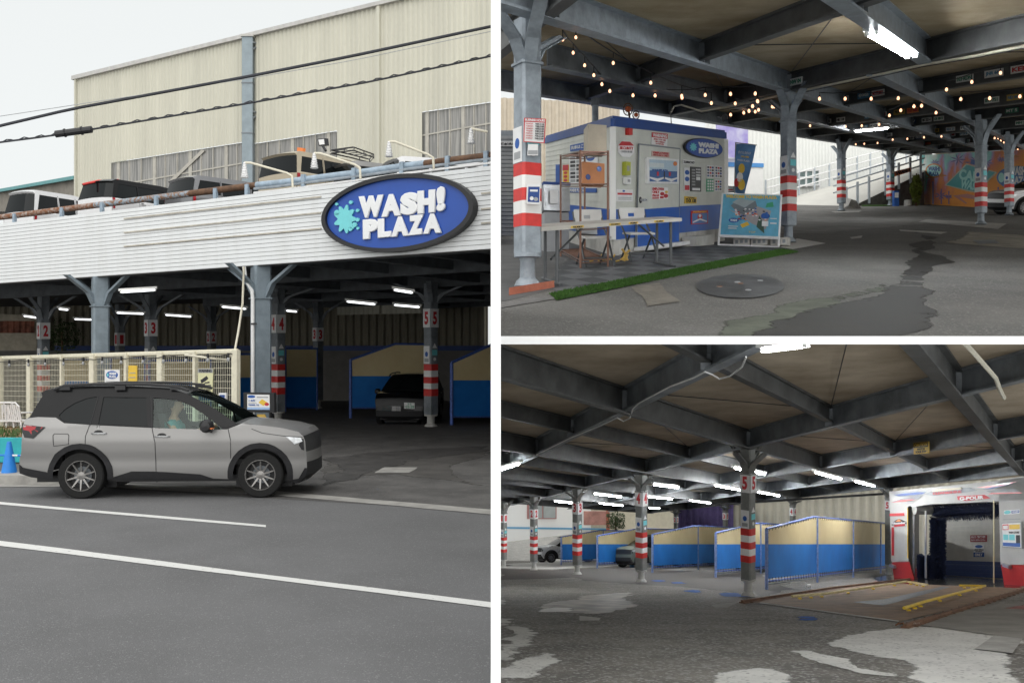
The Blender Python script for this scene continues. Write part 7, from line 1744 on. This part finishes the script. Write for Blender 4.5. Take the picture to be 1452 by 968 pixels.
# ---------------------------------------------------------------- drive-through wash machine
YA, YB = F * A.h / 48, F * A.h / 59.5
MP = VP(1263, YA, 1452, YB)
M_mw = mat('machine_white', (.50, .50, .49), .7, var=.05, scale=3, spec=.2)
M_mred = mat('machine_red', (.50, .03, .025), .35, var=.08, coat=.3)
wm = thing('car_wash_machine', MP.p(1350, 822), 'white and red drive-through car wash machine with dark brushes', 'wash machine')
c3 = lambda l: [(1190 + x / 3.87, 610 + y / 3.87) for x, y in l]
bk_ = V(.589, 1, A.slope()) * 1.5
def mpr(l, off=0.0): return [MP.p(*c, off) for c in c3(l)]
g = MB(); g.prism(mpr([(285, 718), (380, 718), (378, 420), (500, 330), (500, 325), (275, 335)]), bk_, M_mw); lt = g.build('left_tower', parent=wm)
g = MB(); g.prism(mpr([(300, 810), (412, 815), (385, 722), (288, 722)]), bk_, M_mred); g.build('red_base', parent=lt)
g = MB(); g.prism(mpr([(885, 735), (1100, 735), (1100, 240), (880, 270), (876, 390)]), bk_, M_mw); rtw = g.build('right_tower', parent=wm)
g = MB(); g.prism(mpr([(905, 848), (1100, 870), (1100, 738), (888, 738)]), bk_, M_mred); g.build('red_base', parent=rtw)
g = MB(); g.prism(mpr([(400, 420), (500, 405), (876, 388), (1100, 380), (1100, 255), (1014, 260), (275, 335), (285, 350)]), bk_, M_mw); tbm = g.build('top_beam', parent=wm)
its = [([(290, 392), (345, 372), (460, 352), (440, 372), (380, 385)], M_steel), ([(300, 352), (430, 338), (480, 338), (455, 350), (330, 360)], M_navy), ([(285, 395), (350, 380), (420, 378), (400, 384), (330, 392)], M_mred),
       ([(470, 350), (520, 328), (720, 312), (760, 330), (640, 345), (520, 358)], M_steel), ([(755, 312), (840, 300), (985, 278), (905, 305), (830, 318)], M_mred), ([(790, 320), (905, 300), (970, 285), (920, 300), (835, 322)], M_navy),
       ([(810, 330), (960, 318), (1000, 335), (850, 352)], M_steel), ([(820, 350), (1010, 345), (1000, 338), (840, 340)], M_mred), ([(650, 360), (800, 352), (835, 372), (700, 386), (655, 380)], M_redtx)]
g = MB()
for k, (l, m) in enumerate(its): g.prism(mpr(l, .006 + k * .002), MP.n * .006, m)
g.build('stripe_graphics', parent=tbm)
g = MB(); g.prism(mpr([(515, 336), (680, 322), (678, 312), (520, 325)], .03), MP.n * .02, M_crm); g.build('light_strip', parent=tbm)
g = MB(); g.text('CLEAN&SHINE', mpr([(520, 352), (678, 342), (676, 328), (520, 340)], .04), M_redtx, .03); g.text('G-POLIR', mpr([(668, 384), (800, 375), (800, 356), (668, 364)], .045), M_wht, .04); g.build('lettering', parent=tbm)
g = MB(); g.prism(mpr([(278, 470), (360, 468), (358, 452), (278, 455)], .01), MP.n * .01, M_redtx); g.prism(mpr([(290, 685), (302, 685), (302, 530), (290, 530)], .01), MP.n * .01, M_redtx)
g.prism(mpr([(290, 520), (372, 512), (368, 500), (345, 488), (330, 484), (315, 490), (295, 505)], .01), MP.n * .012, M_blk); g.prism(mpr([(305, 528), (362, 522), (362, 512), (305, 518)], .012), MP.n * .014, M_redtx); g.prism(mpr([(312, 500), (345, 497), (330, 486)], .02), MP.n * .012, M_org); g.build('tower_graphics', parent=lt)
g = MB(); g.text('Thunder', mpr([(293, 517), (370, 510), (370, 498), (293, 505)], .03), M_wht, .05); g.build('lettering', parent=lt)
g = MB(); g.tube([MP.p(*c3([(380, 425)])[0], .03), MP.p(*c3([(381, 700)])[0], .03)], .02, M_yel, 6); g.build('yellow_edge', parent=lt)
g = MB(); g.obox(MP.p(1413, 709, .1), V(.03, 0, 0), V(0, .03, 0), V(0, 0, -(MP.p(1412, 826).z * -1 + MP.p(1412, 709).z) * 1), flat('pole_cream', (.62, .56, .35))); g.build('guide_pole', parent=wm)
# inner left side panels and brushes
dkm = mat('machine_dark_inner', (.26, .26, .25), .5, .1, var=.2, scale=4)
def mpin(x, y, back):
    p_ = MP.p(*c3([(x, y)])[0]); q_ = p_ + V(.589, 1, A.slope()) * back; return q_
g = MB(); g.obox(MP.p(*c3([(385, 815)])[0]) + bk_ * .05, V(.30, .35, 0), bk_ * .75, V(0, 0, MP.p(*c3([(385, 425)])[0]).z - MP.p(*c3([(385, 815)])[0]).z), dkm); g.build('inner_column', parent=wm)
for x in (404, 470):
    g = MB(); g.tube([mpin(x, 810, .2), mpin(x, 440, .2)], .04, M_inox, 6); g.build('guide_rail', parent=wm)
M_brush = mat('brush_blue', (.012, .02, .06), .8, var=.5, scale=20, bump=1.0, bscale=80)
def brush(c, r, h, nm, seed, horiz=None):
    g = MB(); rnd = random.Random(seed)
    ax = V(0, 0, 1) if horiz is None else horiz.normalized(); e1 = ax.cross(V(0, 1, .01)).normalized(); e2 = ax.cross(e1)
    for i in range(2600):
        a_ = rnd.uniform(0, 6.28); z = rnd.uniform(0, h); rr = r * rnd.uniform(.75, 1.05); d = e1 * math.cos(a_) + e2 * math.sin(a_)
        b_ = c + ax * z; tip = b_ + d * rr + ax * rnd.uniform(-.08, .08); s_ = ax * .012 + e1 * .004
        g.add([b_ + d * r * .3 - s_, b_ + d * r * .3 + s_, tip + s_, tip - s_], [(0, 1, 2, 3)], M_brush)
    g.tube([c, c + ax * h], r * .45, M_brush, 10)
    g.build(nm, parent=wm)
cbz = mpin(520, 815, .9); brush(cbz, .28, mpin(520, 480, .9).z - cbz.z, 'side_brush', 1)
cb2 = mpin(460, 815, .6); brush(cb2, .3, (mpin(460, 690, .6).z - cb2.z), 'wheel_brush', 4)
tb0 = mpin(500, 445, 1.0); tb1 = mpin(865, 425, 1.0); brush(tb0, .33, (tb1 - tb0).length, 'top_brush', 2, tb1 - tb0)
g = MB(); g.lathe(mpin(435, 425, .3), [(.001, -.2), (.22, -.2), (.22, .4), (.001, .4)], dkm, 16, 'x'); g.build('drive_motor', parent=wm)
# control panel on right tower
sign('control_panel', 'blue and white control panel on the right tower of the wash machine', 'panel', MP, c3([(898, 505), (1008, 498), (1012, 648), (902, 640)]), M_gry,
     [('#', (.04, .04, .96, .96), M_wht), ('#', (.06, .7, .36, .92), M_redtx), ('#', (.09, .73, .33, .88), M_wht), ('#', (.40, .72, .92, .90), M_yel), ('#', (.08, .3, .34, .52), M_cyan), ('#', (.38, .3, .66, .52), M_cyan), ('#', (.72, .2, .92, .5), M_blk), ('#', (.06, .06, .92, .2), M_blue), ('WASH COURSE', (.38, .56, .9, .64), M_blk, .02)], th=.04, off=.01)
sign('logo_sticker', 'small blue WASH PLAZA sticker above the control panel', 'sticker', MP, c3([(905, 438), (992, 432), (992, 455), (905, 462)]), M_wht, [('o', (.02, .1, .45, .9), M_cyan), ('#', (.5, .2, .98, .8), M_blue), ('WASH!', (.54, .3, .94, .7), M_wht, .03)], th=.004, off=.008)
sign('logo_sticker', 'thin dark lettered line above the control panel', 'sticker', MP, c3([(900, 485), (995, 482), (995, 488), (900, 491)]), M_gry, [], th=.004, off=.008)
for x in (312, 935):
    g = MB(); g.obox(MP.p(*c3([(x - 20, 745)])[0], .03), MP.u * .3, MP.n * .1, V(0, 0, .1), M_inox); g.build('sensor_box', parent=wm)
# wall behind the machine
BWp = VP(1325, 41, 1460, 35)
g = MB(); s0, s1 = BWp.p(1322, 800), BWp.p(1462, 800); L_ = (s1 - s0)
for i in range(22):
    h0 = .0 + i * .15; a_, b_ = V(s0.x, s0.y, A.gz(s0.y) + h0), V(s1.x, s1.y, A.gz(s1.y) + h0)
    g.prism([a_ + BWp.n * .02, b_ + BWp.n * .02, b_ + V(0, 0, .145), a_ + V(0, 0, .145)], -BWp.n * .05, mat('dark_blue_siding', (.05, .08, .22), .5, var=.1) if i < 4 else mat('grey_siding', (.62, .61, .57), .6, var=.06))
g.build('siding_wall', label='grey siding wall with dark blue foot seen through the wash machine', cat='wall')
sign('red_sign', 'dark red sign with white characters seen through the wash machine', 'sign', BWp, c3([(726, 574), (815, 573), (815, 610), (726, 611)]), flat('maroon', (.36, .03, .05)), [('出口 精算機', (.06, .55, .94, .9), M_wht, .02), ('車内で お待ちください', (.06, .12, .94, .42), M_wht, .02)], th=.02, off=.03)
sign('only_sign', 'white and blue ONLY sign seen through the wash machine', 'sign', BWp, c3([(744, 625), (803, 625), (803, 693), (744, 693)]), M_wht, [('o', (.15, .72, .85, .97), M_blue), ('LARGE VEHICLE', (.06, .52, .94, .66), M_blk, .02), ('ENTRANCE', (.2, .40, .8, .50), M_blk, .02), ('#', (0, 0, 1, .36), M_blue), ('ONLY', (.14, .06, .86, .3), M_wht, .05)], th=.02, off=.03)
g = MB(); g.tube([BWp.p(1325, 815, .8), BWp.p(1345, 813, .9), BWp.p(1400, 819, 1.0), BWp.p(1425, 820, .8)], .025, M_wht, 6); g.build('hose', label='pale hose lying on the floor behind the wash machine', cat='hose')
# rails and guides on the floor
def frail(pts, label, h=.07, w_=.06, m=M_rust):
    g = MB()
    for (a_, b_) in zip(pts, pts[1:]):
        p_, q_ = A.G(*a_), A.G(*b_); d = (q_ - p_); s_ = V(-d.y, d.x, 0).normalized()
        g.prism([p_ - s_ * w_, p_ + s_ * w_, p_ + s_ * w_ + V(0, 0, .03), p_ - s_ * w_ + V(0, 0, .03)], d, m); g.prism([p_ - s_ * w_ * .35 + V(0, 0, .03), p_ + s_ * w_ * .35 + V(0, 0, .03), p_ + s_ * w_ * .45 + V(0, 0, h), p_ - s_ * w_ * .45 + V(0, 0, h)], d, m)
        n_ = int(d.length / .8)
        for k in range(n_): c_ = p_ + d * (k + .5) / n_; g.obox(c_ - s_ * w_ * 1.6 - V(0, .06, 0), s_ * w_ * 3.2, V(0, .12, 0), V(0, 0, .03), M_rustbr)
    g.build('machine_rail', label=label, cat='rail')
M_rustd = mat('dark_rust', (.16, .085, .05), .7, .2, var=.4, scale=5)
frail([(1052, 855), (1180, 835), (1290, 822)], 'rusty machine rail passing in front of the nearest screen', m=M_rustd)
frail([(1283, 891), (1452, 837), (1480, 828)], 'rusty machine rail at the right running to the red tower base', m=M_rustd)
M_yg = mat('yellow_guide_paint', (.72, .50, .04), .4, var=.15, scale=4)
def guide(pts, label, hw_=.06, gy=.09, m_=None):
    m_ = m_ or M_yg
    t = thing('wheel_guide', A.G(*pts[0]), label, 'wheel guide'); g = MB(); g.tube([A.G(*c, gy) for c in pts], .030, m_, 8); g.build('guide_tube', parent=t, smooth=40)
    for a_, b_ in zip(pts, pts[1:]):
        for k in (.2, .5, .8):
            p_ = A.G(*a_).lerp(A.G(*b_), k); g = MB(); g.box(p_ + V(0, 0, .03), (.07, .06, .03), M_yg); g.build('foot', parent=t)
guide([(1123, 850.5), (1175, 846), (1286, 828), (1315, 833)], 'left pale yellow wheel guide tube on the wet bay floor', m_=mat('pale_yellow_guide', (.62, .52, .26), .5, var=.2, scale=4))
guide([(1282, 868.5), (1310, 859), (1397, 834.5), (1360, 834)], 'right bright yellow wheel guide tube near the red tower')
g = MB(); c = A.G(1279, 888); 
for k in range(6): g.tube([c + V(-.1 + k * .06, .05 * (k % 2), .02), c + V(-.05 + k * .06, -.03, .07)], .012, M_rust, 5)
g.build('rail_bolts', label='small heap of bolts and chain at the end of the right rail', cat='bolts')
sign('caution_sign', 'yellow and black CAUTION WATCH YOUR STEP sign on the roof beam', 'sign', VPv(1307, 24.75, 500), [(1296, 627.5), (1318, 625.5), (1318, 642), (1296.5, 644)], M_yel, [('#', (.03, .56, .97, .97), M_blk), ('CAUTION', (.08, .63, .92, .9), M_yel, .04), ('WATCH', (.25, .32, .75, .5), M_blk, .03), ('YOUR STEP', (.14, .08, .86, .26), M_blk, .03)], th=.02, off=.0)
# ---------------------------------------------------------------- cars and buckets
M_sage = mat('sage_car_paint', (.13, .15, .125), .45, .1, var=.03, coat=.2)
def lowcar(px, Y, rz, paint, label, sc=1.0, upper=None):
    return make_car('parked_car', label, SUV, paint, upper or M_upper, M_clad, M_rim, A.pxat(px, Y, .0), R(rz), slope=A.slope(), scale=sc)
lowcar(924, F * A.h / 33.5 + 1.4, 212, M_sage, 'green grey SUV parked behind column 4 with its nose to the left', .98)
lowcar(802, F * A.h / 26.5 + 1.5, 200, mat('pale_silver_paint', (.48, .49, .50), .3, .4, var=.03, coat=.6), 'silver SUV standing between column 2 and column 3', 1.0)
lowcar(1098, 47, 214, M_blkcar, 'black SUV mostly hidden behind column 5 and the nearest screen', 1.0)
lowcar(1000, 56, 214, M_blkcar, 'dark car far back showing only wheels under the middle screen', 1.0)
for x, y, lb, m_ in ((896, 804, 'pale blue bucket left of column 4', flat('bucket_blue', (.16, .34, .58))), (922, 802.5, 'white bucket with blue label right of column 4', M_wht)):
    c = A.G(x, y); g = MB(); g.lathe(c, [(.001, .01), (.12, .01), (.165, .30), (.18, .30), (.18, .33), (.15, .33), (.11, .04), (.001, .04)], m_, 18); b_ = g.build('bucket', label=lb, cat='bucket', smooth=40)
    g = MB(); g.tube([c + V(-.17, 0, .31), c + V(-.12, -.1, .2), c + V(.12, -.1, .2), c + V(.17, 0, .31)], .006, M_steel, 5); g.build('handle', parent=b_)
    if m_ is M_wht: g = MB(); g.box(c + V(0, -.155, .18), (.14, .01, .1), M_blue); g.build('label_patch', parent=b_)
for x, y in ((1146, 832.5), ):
    g = MB(); c = A.G(x, y); g.box(c + V(0, 0, .06), (.14, .1, .05), M_wht); g.box(c + V(-.05, 0, .03), (.03, .08, .06), M_wht); g.box(c + V(.06, 0, .03), (.03, .08, .06), M_wht); g.tube([c + V(-.03, 0, .08), c + V(-.08, 0, .14)], .015, M_wht, 5); g.build('hose_nozzle', label='small white nozzle fitting lying by the rusty rail', cat='nozzle')
# strip lights
for i, (x0, y0, x1, y1, lb, H_) in enumerate([(712, 665, 738, 656.5, 'bright strip light at the left edge of the lower hall', 2.15), (842, 699.5, 880, 704.5, 'strip light just right of column 3', 2.1), (786, 710, 814, 713, 'strip light left of column 3', 2.1), (849.5, 713, 882.5, 716.5, 'lower strip light between column 3 and column 4', 2.1),
        (926, 686.5, 961, 691, 'strip light upper right of column 4', 2.1), (919.7, 704, 952.8, 707, 'strip light below the one upper right of column 4', 2.1), (919.7, 719.5, 935, 720.6, 'shortest strip light right of column 4', 2.1), (1013, 687.5, 1049, 694.5, 'strip light just left of the column 5 plate', 2.1),
        (977, 709, 1007, 713, 'strip light above the purple wall', 2.1), (1074, 697, 1104.5, 702.5, 'strip light right of column 5', 2.1), (1040, 663, 1084, 672, 'strip light crossing behind the head of column 5', 2.12), (1154.5, 669, 1192, 679, 'strip light above the peak of the nearest screen', 2.12), (1211, 681.5, 1239, 689, 'strip light left of the wash machine', 2.12)]):
    Ya, Yb_ = F * H_ / (771 - y0), F * H_ / (771 - y1)
    fluor(A, P(x0, y0, Ya), P(x1, y1, Yb_), lb, 'strip lights under the lower roof', r=.028, w=.12)
fluor(A, P(1084, 496, F * 2.2 / (771 - 496)), P(1142, 489, F * 2.2 / (771 - 489)), 'big twin tube light at the top edge of the lower hall', 'strip lights under the lower roof', 2, .22, .03)
# pipes along the far edge
g = MB(); g.tube([P(1000, 716, 48), P(1250, 700, 43), P(1470, 688, 40)], .05, M_black, 6); g.build('dark_pipe', label='long dark pipe hanging along the rear edge of the lower roof', cat='pipe')
# ---------------------------------------------------------------- beyond the lower hall
pl = VP(960, 66, 1460, 52); g = MB(); corr(g, pl.p(1040, 700), pl.p(1475, 700), P(1200, 600, 60).z, A.gz(70) - 1, .55, .12, mat('bright_buff_corrugated', (.80, .77, .66), .6, var=.04), pl.n); g.build('corrugated_wall', label='bright buff corrugated wall behind the rear columns', cat='wall')
g = MB(); pl = VP(920, 72, 1045, 68); corr(g, pl.p(958, 700), pl.p(1045, 700), P(1000, 640, 72).z, A.gz(72), .5, .1, mat('violet_wall', (.12, .09, .24), .7, var=.15), pl.n); g.build('violet_wall', label='dark violet corrugated wall panel behind column 5', cat='wall')
g = MB(); pl = VP(860, 86, 965, 80); g.prism([pl.p(830, 790), pl.p(962, 790), pl.p(962, 690), pl.p(830, 690)], -pl.n * .3, mat('cream_far_wall', (.68, .63, .50), .7, var=.06)); g.build('cream_wall', label='cream wall far behind column 4', cat='wall')
wb_ = thing('white_house', A.pxat(760, 84, 0), 'bright white building with a blue stripe and a window behind the silver car', 'building')
pl = VP(690, 80, 860, 86)
g = MB(); g.prism([pl.p(690, 806), pl.p(838, 800), pl.p(838, 640), pl.p(690, 640)], -pl.n * 1, mat('bright_house_white', (.93, .94, .93), .7, var=.0)); g.build('wall', parent=wb_)
g = MB(); g.prism([pl.p(690, 748.5, .02), pl.p(860, 751, .02), pl.p(860, 748.5, .02), pl.p(690, 746, .02)], pl.n * .04, flat('stripe_pale_blue', (.16, .42, .66))); g.build('blue_stripe', parent=wb_)
g = MB(); g.prism([pl.p(747, 735, .02), pl.p(788, 735, .02), pl.p(788, 715, .02), pl.p(747, 715, .02)], pl.n * .1, flat('window_surround', (.50, .25, .24))); wf = g.build('window', parent=wb_)
g = MB(); g.prism([pl.p(749, 733.5, .14), pl.p(767, 733.5, .14), pl.p(767, 715, .14), pl.p(749, 715, .14)], pl.n * .05, mat('pale_pane', (.42, .46, .46), .3, var=.15, scale=.5)); g.prism([pl.p(769, 733.5, .14), pl.p(786, 733.5, .14), pl.p(786, 715, .14), pl.p(769, 715, .14)], pl.n * .05, MATS['pale_pane']); g.build('pane', parent=wf)
g = MB(); pl2 = VP(820, 88, 900, 88); g.prism([pl2.p(815, 800), pl2.p(900, 800), pl2.p(900, 640), pl2.p(815, 640)], V(0, 1, 0), mat('far_white', (.82, .82, .80), .7, var=.05)); g.build('far_wall', label='far pale wall between the white building and column 4', cat='wall')
g = MB(); pl3 = VP(820, 80, 870, 80)
g.prism([pl3.p(828, 744), pl3.p(862, 744), pl3.p(862, 725), pl3.p(828, 725)], V(0, .3, 0), mat('faded_red_sheet', (.50, .26, .22), .8, var=.3, scale=1)); g.tube([pl3.p(862, 752), pl3.p(862, 722)], .14, flat('red_post', (.5, .16, .1)), 6)
g.build('red_shed', label='faded red shed panel seen between column 3 and column 4', cat='shed')
bs = thing('shrub', A.pxat(872, 78), 'pale green shrub beyond the hall left of column 4', 'shrub')
g = MB(); leafblob(g, P(873, 738, 78), .75, .6, .7, 900, .1, M_leaf, 8); g.build('foliage', parent=bs)
g = MB(); g.tube([P(873, 765, 78), P(873, 735, 78)], .06, M_rustbr, 6); g.build('trunk', parent=bs)
g = MB(); g.obox(A.pxat(690, 78, 0), V(5.5, 0, 0), V(0, .4, 0), V(0, 0, .25), mat('brown_edge', (.17, .12, .08), .8)); g.build('low_kerb', kind='structure')
g = MB(); g.obox(A.pxat(690, 74, .0), V(22, 0, 0), V(0, 10, 0), V(0, 0, .02), M_dryc); g.build('outer_yard', kind='structure')
# =================================================================== white walls between the areas
CUR[0] = LW; CUR[0] = Area('wall', 1, 500)
g = MB(); Yw = 6.3; hw_ = 7.1 / F * Yw
M_wall = mat('bright_white_wall', (.88, .88, .88), .7, var=.01)
g.prism([V(-hw_, Yw, -8), V(hw_, Yw, -8), V(hw_, Yw, 4.2), V(-hw_, Yw, 4.2)], V(0, 3.5, 0), M_wall)
g.build('partition_wall', label='thin white upright partition wall end between the street and the two halls', cat='wall')
g = MB(); Ys = 8.0; t0 = CZ - (476.5 - CY) / F * Ys; t1 = CZ - (488 - CY) / F * Ys
g.prism([V(hw_ + .0, Ys, t1), V(5.2, Ys, t1), V(5.2, Ys, t0), V(hw_, Ys, t0)], V(0, 1.9, 0), M_wall)
g.build('floor_slab', label='white slab edge between the upper hall and the lower hall', cat='slab')

CUR[0] = BW
g = MB(); y0_, y1_ = 9.9, 58.0
pts = [V(.012, y0_, BW.gz(y0_) - .3), V(.012, y1_, BW.gz(y1_) - .3), V(.012, y1_, BW.gz(y1_) + 4.1), V(.012, 17.0, CZ - .04), V(.012, y0_, CZ - .04)]
g.prism(pts, V(.018, 0, 0), mat('hall_side_wall', (.55, .55, .53), .8, var=.12, scale=1)); o = g.build('side_wall', label='pale side wall of the lower hall running along the partition', cat='wall')
# =================================================================== trim what would cross the walls between the areas
bpy.context.view_layer.update()
LIM = {'street': [((-.033, 0, 0), (1, 0, 0))],
       'upper': [((.033, 0, 0), (-1, 0, 0)), ((0, 0, CZ + .032), (0, 0, -1))],
       'lower': [((.011, 0, 0), (-1, 0, 0)), ((0, 0, CZ - .034), (0, 0, 1))]}
def area_of(o):
    while o is not None:
        if '_a' in o: return o['_a']
        o = o.parent
    return None
for o in list(scene.objects):
    if o.type != 'MESH': continue
    a = area_of(o)
    if a not in LIM: continue
    mw = o.matrix_world
    bb = [mw @ Vector(c) for c in o.bound_box]
    for co, no in LIM[a]:
        co, no = Vector(co), Vector(no)
        dd = [(p - co).dot(no) for p in bb]
        if max(dd) <= 0: continue
        if min(dd) >= 0:
            bpy.data.objects.remove(o) if not o.children else None
            o = None; break
        if o.data.users > 1: o.data = o.data.copy()
        inv = mw.inverted(); bm = bmesh.new(); bm.from_mesh(o.data)
        bmesh.ops.bisect_plane(bm, geom=bm.verts[:] + bm.edges[:] + bm.faces[:], plane_co=inv @ co, plane_no=(mw.to_3x3().transposed() @ no), clear_outer=True)
        if not bm.verts:
            bm.free(); bpy.data.objects.remove(o); o = None; break
        bm.to_mesh(o.data); bm.free()
# things left with nothing in view of the place
for _ in range(3):
    for o in list(scene.objects):
        if o.type == 'EMPTY' and not o.children: bpy.data.objects.remove(o)
for o in scene.objects:
    for k in ('_a', '_b'):
        if k in o: del o[k]

# =================================================================== daylight
w = bpy.data.worlds.new('World'); scene.world = w; w.use_nodes = True
nt = w.node_tree; bg = nt.nodes['Background']; bg.inputs[1].default_value = .1
sky = nt.nodes.new('ShaderNodeTexSky'); sky.sky_type = 'NISHITA'; sky.sun_disc = False
SE, SR = R(46), R(182)     # sun behind the camera, slightly left
sky.sun_elevation = SE; sky.sun_rotation = SR; sky.dust_density = 3
hs = nt.nodes.new('ShaderNodeHueSaturation'); hs.inputs['Saturation'].default_value = .25
nt.links.new(sky.outputs[0], hs.inputs['Color'])
mx = nt.nodes.new('ShaderNodeMix'); mx.data_type = 'RGBA'; mx.inputs['Factor'].default_value = .82; mx.inputs['B'].default_value = (6.25, 6.45, 6.38, 1)
nt.links.new(hs.outputs[0], mx.inputs['A']); nt.links.new(mx.outputs['Result'], bg.inputs[0])
sd = bpy.data.lights.new('sun', 'SUN'); sd.energy = 1.5; sd.angle = R(120); sd.color = (1, .97, .93)
so = bpy.data.objects.new('sun', sd); COL.objects.link(so)
dirv = V(math.sin(SR) * math.cos(SE), math.cos(SR) * math.cos(SE), math.sin(SE))
so.rotation_euler = dirv.to_track_quat('Z', 'Y').to_euler()
# =================================================================== camera
cd = bpy.data.cameras.new('camera'); cam = bpy.data.objects.new('camera', cd); COL.objects.link(cam)
cam.location = (0, 0, CZ); cam.rotation_euler = (R(90), 0, 0); cd.lens = 35; cd.sensor_width = 36; cd.sensor_fit = 'HORIZONTAL'
cd.shift_x = (726 - CX) / 1452; cd.shift_y = -(484 - CY) / 1452
cd.clip_end = 2000; cd.clip_start = .1
scene.camera = cam
vs = scene.view_settings; vs.view_transform = 'Standard'; vs.look = 'None'; vs.exposure = 0.6; vs.gamma = 1
scene.render.resolution_x = 1024; scene.render.resolution_y = 682
scene.cycles.max_bounces = 8; scene.cycles.diffuse_bounces = 4; scene.cycles.transparent_max_bounces = 12
